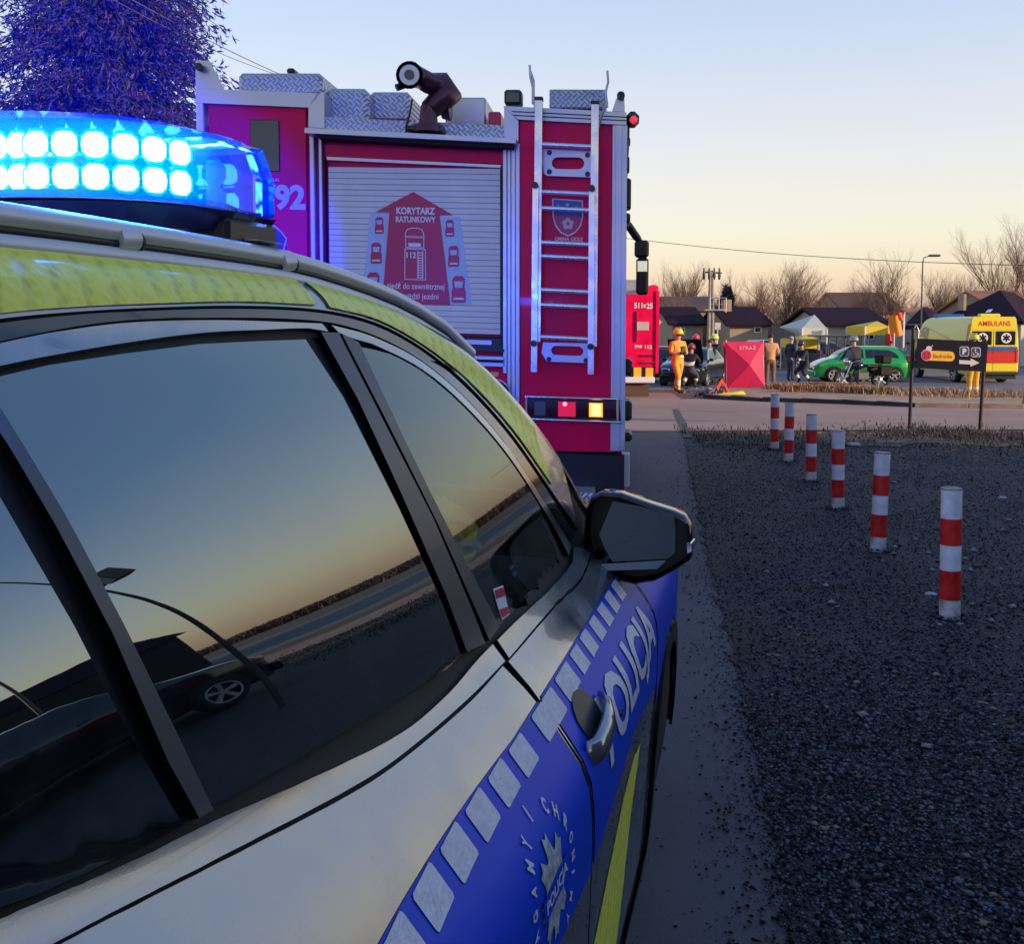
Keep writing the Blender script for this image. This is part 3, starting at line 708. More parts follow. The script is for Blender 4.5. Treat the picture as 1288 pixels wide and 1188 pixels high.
for k in range(9):                                   # right end, rounded towards the back
    t = k/8; a = -math.pi/2 + t*math.pi*.62
    outl.append((.31 + .20*math.cos(a), LBY0 + .20 + .20*math.sin(a)))
outl += [(.505, LBY1 - .03), (.48, LBY1)]
full = outl + [(-x, y) for x, y in reversed(outl)]
def ringz(z, sc=1.0, cy=(LBY0 + LBY1)/2): return [(x*sc if abs(x) < .3 else (abs(x) - (1-sc)*.5)*(1 if x > 0 else -1), cy + (y - cy)*sc, z) for x, y in full]
V = ringz(LBZ0) + ringz(LBZ0 + .05) + ringz(LBZ0 + .094, .97) + ringz(LBZ1, .86); n = len(full)
F = [[i*n + j, i*n + (j+1) % n, (i+1)*n + (j+1) % n, (i+1)*n + j] for i in range(3) for j in range(n)] + [[3*n + j for j in range(n)]]
MB().add(V, F).build('lens', lens, lbe)
MB().add(ringz(LBZ0 - .004, 1.005) + ringz(LBZ0 - .03, .97), [[j, (j+1) % n, n + (j+1) % n, n + j] for j in range(n)] + [list(range(n)), [n + j for j in range(n)]]).build('bar_base', mat('blue_black_base', (.008, .012, .10), .35, coat=.3), lbe)
MB().add(ringz(LBZ0 + .002, .93) + ringz(LBZ0 + .012, .93), [[j, (j+1) % n, n + (j+1) % n, n + j] for j in range(n)] + [[n + j for j in range(n)]]).build('circuit_tray', mat('blue_tray', (.02, .06, .3), .5), lbe)
# reflector modules along the rear edge and around the end; each a small cup with a lit core
core_me = cup_me = None
def led(px_, py_, pz_, ang, r=.0182):
    """facing outward direction ang (0 = backwards -y, 90 = +x)"""
    global core_me, cup_me
    if core_me is None:
        mb = MB(); nn = 10
        nn = 12; sq = lambda t: 1/max(abs(math.cos(t)), abs(math.sin(t)))**.55; mb.add([(0, -.004, 0)] + [(math.cos(2*math.pi*i/nn)*r*.84*sq(2*math.pi*i/nn), 0, math.sin(2*math.pi*i/nn)*r*.84*sq(2*math.pi*i/nn)) for i in range(nn)], [[0, 1 + i, 1 + (i+1) % nn] for i in range(nn)])
        core = mb.build('led_core', led_white, lbe); core_me = core.data; bpy.data.objects.remove(core)
        mb = MB(); mb.add([(math.cos(2*math.pi*i/8 + .39)*r*1.15, 0.001, math.sin(2*math.pi*i/8 + .39)*r*1.15) for i in range(8)] + [(math.cos(2*math.pi*i/8 + .39)*r*.8, .012, math.sin(2*math.pi*i/8 + .39)*r*.8) for i in range(8)], [[i, (i+1) % 8, 8 + (i+1) % 8, 8 + i] for i in range(8)] + [list(range(8, 16))])
        cup = mb.build('led_cup', led_blue, lbe); cup_me = cup.data; bpy.data.objects.remove(cup)
    for me_, nm in ((core_me, 'led_core'), (cup_me, 'led_cup')):
        o = link(nm, me_, lbe, (px_, py_, pz_)); o.rotation_euler = (0, 0, ang)
for sgn in (1, -1):
    for row in (0, 1):
        z = LBZ0 + .028 + row*.038
        for k in range(10): led(sgn*(.022 + k*.0305 + (.008 if k > 2 else 0)), LBY0 + .028, z, 0)
        for k in range(6):
            a = R(8 + 12*k); led(sgn*(.31 + .165*math.sin(a)), LBY0 + .19 - .165*math.cos(a), z, sgn*a)
        for k in range(9): led(sgn*(.045 + k*.045), LBY1 - .02, z, math.pi)
for sgn in (1, -1):
    MB().box(sgn*.48 - .03, LBY1 - .16, LBZ0 - .05, sgn*.48 + .03, LBY1 - .03, LBZ0 - .012, bev=.006).build('end_clamp', M['black_plastic'], lbe)
    f0 = pf.pt(1.2, 1.27)
    MB().prism([(sgn*.44, LBZ0 - .03), (sgn*.48, LBZ0 - .03), (sgn*(f0.x + .012), f0.z + .045), (sgn*(f0.x - .02), f0.z + .045)], 1.22, 1.30, 'y').build('mounting_foot', M['alu'], lbe)
def lamp(name, loc, rot, energy, col, size, parent, kind='AREA', spread=math.pi):
    d = bpy.data.lights.new(name, kind); d.energy = energy; d.color = col
    if kind == 'AREA': d.shape = 'RECTANGLE'; d.size = size[0]; d.size_y = size[1]; d.spread = spread
    if kind == 'SPOT': d.spot_size = spread; d.spot_blend = .4; d.shadow_soft_size = size[0]
    o = bpy.data.objects.new(name, d); COL.objects.link(o); o.parent = parent; o.location = loc; o.rotation_euler = rot; return o
# the flashing heads themselves (forward and rearward beams of the bar)
lamp('front_beam', (-.15, LBY1 + .03, 1.77), (R(93), 0, R(40)), 60, (.01, .06, 1.0), (.9, .06), lbe)
lamp('corner_beam', (-.3, LBY1 + .03, 1.78), (R(104), 0, R(44)), 80000, (.0, .012, 1.0), (.05, .05), lbe, 'SPOT', R(36))
lamp('side_beam', (-.1, LBY1 + .03, 1.78), (R(91), 0, R(31)), 3000, (.0, .008, 1.0), (.05, .05), lbe, 'SPOT', R(30))
lamp('rear_beam', (0, LBY0 - .01, 1.76), (R(90), 0, R(180)), 8, (.03, .16, 1.0), (1.0, .06), lbe)

# interior
seat_m = mat('dark_seat_cloth', (.02, .022, .03), .8)
for sgn in (1, -1):
    for yy in (1.15, .25):
        s_ = MB(); s_.box(sgn*.38 - .24, yy + .15, .45, sgn*.38 + .24, yy + .6, .6, bev=.04)
        s_.build('seat', seat_m, pc)
        b_ = MB(); b_.box(-.23, -.06, 0, .23, .06, .6, bev=.05); b_.box(-.13, -.04, .62, .13, .05, .80, bev=.03)
        bo = b_.build('seat_back', seat_m, pc, (sgn*.38, yy + .15, .58)); bo.rotation_euler = (R(14), 0, 0)
MB().box(-.70, 2.0, .78, .70, 2.45, .98, bev=.05).build('dashboard', seat_m, pc)
sw = MB(); sw.tube([(.185*math.cos(2*math.pi*i/28), .185*math.sin(2*math.pi*i/28), 0) for i in range(29)], .016, 8, caps=False); sw.box(-.18, -.02, -.012, .18, .02, .008, bev=.004); sw.box(-.02, -.18, -.012, .02, 0, .008, bev=.004)
sw = sw.build('steering_wheel', seat_m, pc, (-.37, 1.93, .98)); sw.rotation_euler = (R(65), 0, 0)

# vest shape added behind the front glass in place of a reflection
vz = PX((566, 622), (590, 612), (612, 628), (628, 655), (634, 690), (622, 706), (604, 700), (590, 690), (572, 655))
def vnoise(me):
    for v in me.vertices:
        n_ = noise.noise(v.co*22)*.018 + noise.noise(v.co*55)*.007; v.co.x += n_; v.co.y += n_*.5
hv = patch(pf, vz, 'vest_stand_in', mat('vest_yellow', (.70, .90, .02), .7, var=.3, vscale=30), None, -.05, 1, step=.02, skirt=.01); vnoise(hv.data); hv.matrix_world = car_m
for a_, b_ in (((572, 632), (620, 646)), ((584, 668), (630, 676))):
    st_p = PX((a_[0], a_[1]), (b_[0], b_[1]), (b_[0] + 1, b_[1] + 9), (a_[0] + 2, a_[1] + 9)); q_ = patch(pf, st_p, 'reflective_strip', mat('vest_strip', (.75, .8, .7), .35), hv, -.036, 1, step=.02, skirt=.002)
tag(hv, 'yellow green vest shape behind the police car front window, in place of a reflection', 'vest')
# ------------------------------------------------------------------ ground, road, verge
def gz_grid(x0, x1, y0, y1, nx, ny, dz=0.0, fn=None):
    P = []; F = []
    for i in range(ny + 1):
        for j in range(nx + 1):
            x = x0 + (x1 - x0)*j/nx; y = y0 + (y1 - y0)*i/ny
            P.append((x, y, ground_z(y) + dz))
    for i in range(ny):
        for j in range(nx):
            a = i*(nx+1) + j; F.append((a, a+1, a+nx+2, a+nx+1))
    return P, F
def strip(poly, dz, name, m, kind='structure', ys=1.0):
    """flat polygon (x, y) draped over the ground, cut in y so it follows the slope"""
    p = densify(poly, 1.0); xs = [q[0] for q in p]; yy = [q[1] for q in p]
    pts = [Vector(q) for q in p]; n0 = len(pts)
    y = math.floor(min(yy)) + .5
    while y < max(yy):
        x = min(xs) + .5
        while x < max(xs):
            if inside(p, x, y) and abs(y) < 60: pts.append(Vector((x, y)))
            x += 2.5
        y += 1.0
    V2, E, F, *_ = delaunay_2d_cdt(pts, [(i, (i+1) % n0) for i in range(n0)], [], 1, 1e-5)
    me = bpy.data.meshes.new(name); me.from_pydata([(v.x, v.y, ground_z(v.y) + dz) for v in V2], [], [list(f) for f in F]); me.materials.append(m); me.update()
    bm = bmesh.new(); bm.from_mesh(me); bmesh.ops.recalc_face_normals(bm, faces=bm.faces)
    if bm.faces and sum(f.normal.z for f in bm.faces) < 0: bmesh.ops.reverse_faces(bm, faces=bm.faces)
    bm.to_mesh(me); bm.free()
    return link(name, me, None, None, kind)

def ground_mat(name, c1, c2, c3, s1, s2, bump=0.6, dist=0.01, rough=0.85, speck=None):
    m = bpy.data.materials.new(name); m.use_nodes = True; nt = m.node_tree; b = nt.nodes['Principled BSDF']; b.inputs['Roughness'].default_value = rough
    t = nt.nodes.new('ShaderNodeTexCoord')
    n1 = nt.nodes.new('ShaderNodeTexNoise'); n1.inputs['Scale'].default_value = s1; n1.inputs['Detail'].default_value = 6
    n2 = nt.nodes.new('ShaderNodeTexNoise'); n2.inputs['Scale'].default_value = s2; n2.inputs['Detail'].default_value = 3
    nt.links.new(t.outputs['Object'], n1.inputs['Vector']); nt.links.new(t.outputs['Object'], n2.inputs['Vector'])
    r1 = nt.nodes.new('ShaderNodeValToRGB'); r1.color_ramp.elements[0].position = .38; r1.color_ramp.elements[1].position = .62
    r1.color_ramp.elements[0].color = (*c1, 1); r1.color_ramp.elements[1].color = (*c2, 1); nt.links.new(n1.outputs['Fac'], r1.inputs[0])
    r2 = nt.nodes.new('ShaderNodeValToRGB'); r2.color_ramp.elements[0].position = .58; r2.color_ramp.elements[1].position = .72; nt.links.new(n2.outputs['Fac'], r2.inputs[0])
    mx = nt.nodes.new('ShaderNodeMix'); mx.data_type = 'RGBA'; nt.links.new(r2.outputs[0], mx.inputs[0]); nt.links.new(r1.outputs[0], mx.inputs[6]); mx.inputs[7].default_value = (*c3, 1)
    nt.links.new(mx.outputs[2], b.inputs['Base Color'])
    bp = nt.nodes.new('ShaderNodeBump'); bp.inputs['Strength'].default_value = bump; bp.inputs['Distance'].default_value = dist
    n3 = nt.nodes.new('ShaderNodeTexNoise'); n3.inputs['Scale'].default_value = s2*1.3; n3.inputs['Detail'].default_value = 6; nt.links.new(t.outputs['Object'], n3.inputs['Vector'])
    nt.links.new(n3.outputs['Fac'], bp.inputs['Height']); nt.links.new(bp.outputs[0], b.inputs['Normal'])
    return m
earth = ground_mat('dry_earth', (.075, .050, .034), (.13, .09, .06), (.20, .15, .10), .8, 9)
asphalt = ground_mat('worn_asphalt', (.066, .064, .070), (.095, .092, .098), (.13, .126, .13), .5, 160, bump=.30, dist=.005, rough=.8)
asphalt2 = ground_mat('junction_asphalt', (.29, .185, .135), (.37, .25, .19), (.44, .32, .25), .35, 30, bump=.4, rough=.85)
gravel_m = ground_mat('dark_gravel', (.004, .004, .007), (.015, .015, .022), (.06, .06, .075), 3.0, 120, bump=1.0, dist=.012, rough=.75)
lot_m = ground_mat('car_park_asphalt', (.13, .12, .125), (.18, .165, .165), (.22, .2, .2), .3, 30, bump=.3)
P, F = gz_grid(-600, 600, -300, 14, 8, 4); P2, F2 = gz_grid(-600, 600, 14, 38, 8, 24); P3, F3 = gz_grid(-600, 600, 38, 900, 8, 10)
gm = MB().add(P, F).add(P2, F2).add(P3, F3).build('ground', earth, kind='structure')
RE = lambda y: 1.7 + .145*(y - 5) * (1 if y < 100 else 1)       # right edge of the road, x at y
def road_x(py):
    p = gpt(830 + (py - 408)*.2115, py); return p
road_poly = [(-7.5, -30), (RE(-30) - 3.2, -30)]
e = [gpt(1010, 1230), gpt(952, 960), gpt(915, 800), gpt(885, 680), gpt(868, 600), gpt(861, 556)]
slope = (e[-1].x - e[0].x)/(e[-1].y - e[0].y)
e0 = (e[0].x - slope*30, e[0].y - 30)
road_poly = [(-8.5, -28), e0] + [(q.x, q.y) for q in e] + [(e[-1].x + slope*3, e[-1].y + 3)]
jy0, jy1 = 14.2, 20.3
road_poly += [(e[-1].x + slope*3, 60), (-1.0, 60), (-7.0, 20)]
strip(road_poly, .004, 'road', asphalt)
# gravel car park beside the road
gr_edge = [gpt(870, 548), gpt(905, 546), gpt(960, 543), (9.0, 13.2), (13, 12.9), (24, 12.6)]
grp = [e0] + [(q.x, q.y) for q in e] + [tuple(q)[:2] for q in gr_edge] + [(40, 12), (40, -28)]
rj = random.Random(9); grp = [(x + rj.uniform(-.03, .03)*(y > 0), y + rj.uniform(-.03, .03)) if x < 8 and y < 12.8 else (x, y) for x, y in densify(grp, .12)]
strip(grp, .009, 'gravel_ground', gravel_m)
# worn edge of the asphalt crumbling into gravel
# junction and far lot
kerb_line = [gpt(858, 503), gpt(884, 502), gpt(960, 506), gpt(1060, 509), gpt(1150, 513), gpt(1288, 515)]
kx = kerb_line[-1]
junc = [(e[-1].x + .1, 15.0), (gr_edge[2].x + .4, 15.15), (9, 15.4), (60, 16.5)] + [(60, kx.y + 1.5)] + [(q.x, q.y) for q in kerb_line[::-1]] + [(gpt(845, 495).x, gpt(845, 495).y), (1.6, 33)]
strip([(-7, 14.9)] + junc + [(-7, 33)], .0135, 'junction_road', asphalt2)
bed_back = [gpt(1288, 500), gpt(1130, 494), gpt(1000, 490), gpt(900, 492)]
strip([(q.x, q.y + .12) for q in kerb_line[1:]] + [(q.x, q.y) for q in bed_back], .08, 'planting_bed', ground_mat('pale_grit', (.28, .17, .10), (.45, .32, .2), (.55, .42, .28), 2.0, 40, bump=.8))
strip([(-4, 33.2)] + [(q.x, q.y + .05) for q in bed_back[::-1]] + [(80, bed_back[0].y), (80, 70), (-30, 70)], .018, 'parking_lot', lot_m)
# sand patches and the long tar seam
M['seam'] = mat('tar_seam', (.02, .02, .022), .6)
a_, b_ = gpt(850, 516), gpt(866, 552)
w = .06
strip([(a_.x - w, a_.y), (a_.x + w, a_.y), (b_.x + w, b_.y), (b_.x - w, b_.y)], .020, 'tar_seam', M['seam'])
def zigzag(px, py, w_, name='road_scrape'):
    c = gpt(px, py); strip([(c.x - w_, c.y - .1), (c.x + w_, c.y - .08), (c.x + w_*.7, c.y + .1), (c.x - w_*.8, c.y + .08)], .019, name, mat('pale_scrape', (.30, .24, .2), .8))
zigzag(872, 518, .35); zigzag(909, 519, .3)

# kerb stones
kd = mat('kerb_dark', (.035, .03, .035), .85, var=.25, vscale=5, bump=.4, bscale=60); kl_ = mat('kerb_concrete', (.34, .24, .16), .85, var=.2, vscale=5, bump=.4, bscale=60)  # dark stones for the left run, paler ones to the right
kerb = thing('kerb', 'line of low concrete kerb stones in front of the dry planted bed', 'kerb')
kp = [(q.x, q.y) for q in kerb_line[1:]]
stone = None; acc = 0.0
for (ax, ay), (bx, by) in zip(kp[:-1], kp[1:]):
    L = math.hypot(bx-ax, by-ay); n = max(1, round(L/.98)); ang = math.atan2(by-ay, bx-ax)
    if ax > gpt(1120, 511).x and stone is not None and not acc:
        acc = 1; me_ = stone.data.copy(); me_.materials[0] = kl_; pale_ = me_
    for k in range(n):
        t = (k + .5)/n; x, y = ax + (bx-ax)*t, ay + (by-ay)*t
        if stone is None:
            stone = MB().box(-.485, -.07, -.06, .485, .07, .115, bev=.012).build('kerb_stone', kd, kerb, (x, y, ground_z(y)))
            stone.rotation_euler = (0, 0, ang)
        else:
            c = dup(stone, kerb, (x, y, ground_z(y) + random.uniform(-.006, .006)), ang + random.uniform(-.01, .01)); c.scale = (L/n/.98, 1, 1)
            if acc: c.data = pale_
# loose stones: numpy scattered octahedra
def scatter(name, n, posfn, smin, smax, m, zoff=0.0, flat=.6, mats=None, seed=1):
    rg = np.random.default_rng(seed)
    base = np.array([(1,0,0), (0,1,0), (-1,0,0), (0,-1,0), (0,0,1), (0,0,-1)], float)
    fc = np.array([(0,1,4), (1,2,4), (2,3,4), (3,0,4), (1,0,5), (2,1,5), (3,2,5), (0,3,5)])
    pos = posfn(rg, n); n = len(pos)
    s = smin + (smax - smin)*rg.random(n)**2.2
    V = base[None]*(.7 + .6*rg.random((n, 6, 1)))*s[:, None, None]
    V[:, :, 2] *= flat; a = rg.random(n)*6.28; c, sn = np.cos(a)[:, None], np.sin(a)[:, None]
    X = V[:, :, 0]*c - V[:, :, 1]*sn; Y = V[:, :, 0]*sn + V[:, :, 1]*c
    V = np.stack([X + pos[:, 0:1], Y + pos[:, 1:2], V[:, :, 2] + pos[:, 2:3] + s[:, None]*flat*.3 + zoff], 2).reshape(-1, 3)
    Fc = (fc[None] + (np.arange(n)*6)[:, None, None]).reshape(-1, 3)
    me = bpy.data.meshes.new(name); me.vertices.add(len(V)); me.vertices.foreach_set('co', V.ravel())
    me.loops.add(Fc.size); me.loops.foreach_set('vertex_index', Fc.ravel().astype(np.int32)); me.polygons.add(len(Fc))
    me.polygons.foreach_set('loop_start', np.arange(0, Fc.size, 3, dtype=np.int32)); me.polygons.foreach_set('loop_total', np.full(len(Fc), 3, dtype=np.int32))
    for mm in (mats or [m]): me.materials.append(mm)
    if mats: me.polygons.foreach_set('material_index', np.repeat(rg.integers(0, len(mats), n), 8).astype(np.int32))
    me.update(); me.validate()
    return link(name, me, None, None, 'stuff')
exs = np.array([q.x for q in e]); eys = np.array([q.y for q in e])
def gravel_pos(rg, n):
    d = 2.0 * (13.6/2.0)**rg.random(n)
    x = -0.6 + rg.random(n)*(d*.56 + .6); edge = np.interp(d, eys, exs)
    k = (x > edge - .25*rg.random(n)**4) & (rg.random(n) < .35 + .65*(.5 + .5*np.sin(x*2.3 + 1.7*np.sin(d*1.1))*np.sin(d*1.9 + 1.3*np.sin(x*1.7)))); x, d = x[k], d[k]
    return np.stack([x, d, np.zeros(len(x)) + .010], 1)
sm = [mat('stone_dark', (.006, .006, .010), .7, spec=.2), mat('stone_slate', (.020, .020, .030), .6, spec=.3), mat('stone_grey', (.11, .112, .14), .6, spec=.3), mat('stone_black', (.003, .003, .005), .7, spec=.1), mat('stone_mid', (.012, .012, .018), .7, spec=.2)]
tag(scatter('gravel', 175000, gravel_pos, .0028, .0098, None, mats=sm + [sm[2]], seed=3), 'dark crushed gravel covering the parking strip beside the road', 'gravel')
def pale_pos(rg, n):
    d = 3.5 + rg.random(n)**1.1*10; edge = np.interp(d, eys, exs); x = edge + .3 + rg.random(n)*(d*.5 - edge + .4)
    k = rg.random(n) < .25 + .75*(x > edge + 1.2); return np.stack([x[k], d[k], np.zeros(k.sum()) + .011], 1)
tag(scatter('pale_stones', 420, pale_pos, .007, .032, mat('stone_pale', (.22, .21, .2), .8), flat=.45, seed=5), 'scattered pale stones and leaves lying on the dark gravel', 'stones')
def mid_pos(rg, n):
    d = 2.4*(13/2.4)**rg.random(n); edge = np.interp(d, eys, exs); x = edge + .1 + rg.random(n)*(d*.5 - edge + .4); return np.stack([x, d, np.zeros(n) + .011], 1)
tag(scatter('mixed_stones', 1500, mid_pos, .006, .019, None, mats=[sm[1], sm[2], sm[0], sm[1]], flat=.55, seed=15), 'larger mixed grey stones lying among the dark gravel', 'stones')
tag(scatter('fallen_leaves', 700, mid_pos, .008, .022, None, mats=[mat('leaf_brown', (.09, .05, .03), .8), mat('leaf_tan', (.20, .14, .09), .8)], flat=.12, seed=16), 'brown fallen leaves scattered over the dark gravel', 'leaves')
def road_pos(rg, n):
    d = 2.0 * (14/2.0)**rg.random(n); edge = np.interp(d, eys, exs); x = edge - .02 - rg.random(n)**3*1.2
    return np.stack([x, d, np.zeros(n) + .005], 1)
tag(scatter('road_grit', 2200, road_pos, .002, .007, None, mats=[sm[2], sm[1], sm[3]], seed=8), 'fine grit strewn along the asphalt edge', 'grit')
for px, py, s_ in ((1074, 562, .075), (1261, 628, .035), (1171, 750, .03)):
    c = gpt(px, py); tag(MB().ball((0, 0, s_*.3), s_, seg=9, rings=6, sq=(1.3, .8, .45)).xf(lambda v: v + Vector((noise.noise(v*30)*s_*.3, noise.noise(v*27 + Vector((3, 1, 2)))*s_*.3, 0))).build('pale_rock', mat('rock_pale', (.42, .42, .42), .8, var=.2), None, c),
        {1074: 'flat pale rock lying behind the fourth striped bollard', 1261: 'pale pebble lying alone right of the nearest bollard', 1171: 'small grey stone lying just left of the nearest bollard'}[px], 'stone')

# grass blades
def blades(name, n, posfn, hmin, hmax, mats, lean=.5, wid=.006, seed=1):
    rg = np.random.default_rng(seed); pos = posfn(rg, n); n = len(pos)
    h = hmin + (hmax - hmin)*rg.random(n)**1.5; a = rg.random(n)*6.28; l = lean*rg.random(n)*h; w = wid*(.6 + rg.random(n))
    dx, dy = np.cos(a), np.sin(a)
    b0 = pos + np.stack([-dy*w, dx*w, 0*w], 1); b1 = pos + np.stack([dy*w, -dx*w, 0*w], 1)
    m0 = pos + np.stack([dx*l*.4 - dy*w*.7, dy*l*.4 + dx*w*.7, h*.6], 1); m1 = pos + np.stack([dx*l*.4 + dy*w*.7, dy*l*.4 - dx*w*.7, h*.6], 1)
    tp = pos + np.stack([dx*l, dy*l, h*(1 - lean*.25)], 1)
    V = np.stack([b0, b1, m1, m0, tp], 1).reshape(-1, 3)
    fcs = np.array([(0,1,2), (0,2,3), (3,2,4)]); Fc = (fcs[None] + (np.arange(n)*5)[:, None, None]).reshape(-1, 3)
    me = bpy.data.meshes.new(name); me.vertices.add(len(V)); me.vertices.foreach_set('co', V.ravel())
    me.loops.add(Fc.size); me.loops.foreach_set('vertex_index', Fc.ravel().astype(np.int32)); me.polygons.add(len(Fc))
    me.polygons.foreach_set('loop_start', np.arange(0, Fc.size, 3, dtype=np.int32)); me.polygons.foreach_set('loop_total', np.full(len(Fc), 3, dtype=np.int32))
    for mm in mats: me.materials.append(mm)
    me.polygons.foreach_set('material_index', np.repeat(rg.integers(0, len(mats), n), 3).astype(np.int32)); me.update()
    return link(name, me, None, None, 'stuff')
gms = [mat('straw', (.62, .38, .17), .8), mat('dry_grass', (.42, .25, .11), .8), mat('brown_grass', (.20, .11, .06), .8)]
gmd = [mat('dull_grass', (.09, .06, .035), .8), mat('dead_grass', (.17, .11, .07), .8), mat('dark_stem', (.035, .025, .02), .8), mat('moss_grass', (.05, .04, .022), .8)]
def bed_pos(rg, n):
    x0, x1 = kerb_line[1].x, kerb_line[-1].x; cl = [gpt(p, q) for p, q in ((985, 493), (1010, 496), (1045, 496), (1062, 493), (1075, 498), (1090, 497), (1105, 499), (1030, 492), (1150, 500), (1180, 501), (1220, 503), (1270, 503))]
    w_ = np.array([2, 2, 3, 3, 2, 3, 1, 2, .5, .5, .5, .5]); idx = rg.choice(len(cl), n, p=w_/w_.sum()); c = np.array([(q.x, q.y, q.z) for q in cl])[idx]
    off = rg.normal(size=(n, 2))*np.array([.5, .4]); off2 = off*(.5 + (idx > 7)[:, None]*.8)
    return np.stack([c[:, 0] + off2[:, 0], np.maximum(c[:, 1] + off2[:, 1], 22.6), ground_zv(c[:, 1] + off2[:, 1]) + .07], 1)
def ground_zv(y): return np.where(y < 14, 0, np.where(y > 38, -.75, -.75*(y - 14)/24))
tag(blades('dry_grass', 16000, bed_pos, .06, .36, gms, lean=1.5, wid=.009, seed=11), 'clumps of straw coloured dry grass in the planted bed', 'grass')
def verge_pos(rg, n):
    x = 2.4 + rg.random(n)*14; yb = 13.6 + .05*x + np.sin(x*1.3)*.35; y = yb + rg.normal(size=n)*.75
    y = np.where(x > 4.5, y - (x > 6)*rg.random(n)*2.2*np.clip((x - 6)/2, 0, 1), y)
    k = rg.random(n) < .25 + .75*(np.sin(x*2.1 + 1)*.5 + .5); return np.stack([x[k], y[k], np.zeros(k.sum()) + .0], 1)
tag(blades('verge_grass', 26000, verge_pos, .015, .12, gmd, lean=2.0, wid=.006, seed=13), 'short dead grass and stems on the verge behind the gravel', 'grass')
vg = [(2.6, 13.3), (4.2, 13.0), (6, 12.9), (8, 12.2), (20, 11.0), (20, 15.8), (8, 15.2), (5, 15.0), (3.0, 14.9)]
rv = random.Random(4); vg = [(x + rv.uniform(-.12, .12), y + rv.uniform(-.28, .28)) for x, y in densify(vg, .35)]
strip(vg, .018, 'verge', ground_mat('verge_soil', (.028, .022, .018), (.075, .058, .045), (.16, .13, .10), 1.6, 26, bump=1.0, dist=.03))
def litter_pos(rg, n):
    x = 2.5 + rg.random(n)*9; y = 11.6 + rg.random(n)*3; return np.stack([x, y, np.zeros(n) + .012], 1)
tag(scatter('leaf_litter', 1800, litter_pos, .008, .03, None, mats=[gmd[1], gms[1], mat('leaf_pale', (.3, .27, .24), .8)], flat=.3, seed=21), 'dead leaves and debris littering the verge', 'leaf litter')

# ------------------------------------------------------------------ striped bollards
bm_w = mat('bollard_white', (.66, .68, .70), .45, var=.16, vscale=13, bump=.1, bscale=80, detail=10, rvar=.12)
bm_wd = mat('bollard_white_dirty', (.60, .61, .62), .6, col2=(.22, .21, .2), vscale=14, detail=8)
bm_r = mat('bollard_red', (.56, .015, .012), .42, var=.24, vscale=12, detail=10, rvar=.12)
bl = [(1194.5, 780, 1197, 614), (1104, 695, 1110, 569), (1054, 641.5, 1054.5, 541.5), (1020, 607, 1021, 521), (991.5, 582, 993.5, 507), (974, 567, 975, 496)]
lab = ['nearest and largest red and white striped bollard, grime around its foot', 'second nearest red and white striped bollard, leaning slightly right', 'third striped bollard from the nearest, left of the leaning one', 'fourth striped bollard from the nearest, beside the flat pale rock', 'fifth striped bollard from the nearest, second from the far end', 'farthest and smallest striped bollard at the end of the row']
BF = []
for (bx, by, tx, ty), lb_ in zip(bl, lab):
    c = gpt(bx, by); tp = at_y(tx, ty, c.y); h = tp.z
    b = thing('bollard', lb_, 'bollard', c, 0, 'red and white striped bollards beside the gravel')
    lean = math.atan2(tp.x - c.x, h); b.rotation_euler = (0, lean, 0)
    Z = [0, .16*h, .43*h - .0*h, .66*h, .855*h*0 + .36*0 + .0]
    zs = [-.04, .165*h, .405*h, .60*h if 0 else .62*h*0 + .59*h, .80*h*0 + .0, h]
    cuts = [(-.04, .163*h, bm_wd, 'base_band'), (.163*h, .385*h, bm_r, 'red_band'), (.385*h, .60*h*0 + .575*h, bm_w, 'white_band'), (.575*h, .775*h, bm_r, 'red_band'), (.775*h, h, bm_w, 'white_band')]
    r_ = .052
    for z0, z1, m_, nm in cuts:
        mb = MB(); rr_ = r_ + (.0012 if m_ is bm_r else 0)
        if z1 == h: mb.tube([(0,0,z0), (0,0,z1 - .008), (0,0,z1)], [rr_, rr_, rr_*.97], 28, caps=False); mb.tube([(0,0,z1), (0,0,z1 - .012)], [rr_*.97, rr_*.90], 28, caps=False); mb.add([(rr_*.9*math.cos(i*.4488), rr_*.9*math.sin(i*.4488), z1 - .012) for i in range(14)], [list(range(14))])
        else: mb.tube([(0,0,z0), (0,0,z1)], rr_, 28)
        mb.build(nm, m_, b)
    MB().tube([(0, 0, h - .006), (0, 0, h - .002)], r_ + .0018, 28).build('cap_ring', M['black_plastic'], b)
    BF.append((c.x, c.y))

def foot_pos(rg, n):
    i = rg.integers(0, len(BF), n); a = rg.random(n)*6.283; r = .055 + .09*rg.random(n)**2; c = np.array(BF)[i]; return np.stack([c[:, 0] + r*np.cos(a), c[:, 1] + r*np.sin(a), np.zeros(n) + .008 + .02*rg.random(n)*(r < .09)], 1)
tag(scatter('bollard_footing', 900, foot_pos, .005, .016, None, mats=[sm[1], sm[4], sm[2]], seed=17), 'small stones and dirt heaped around the bollard feet', 'stones')
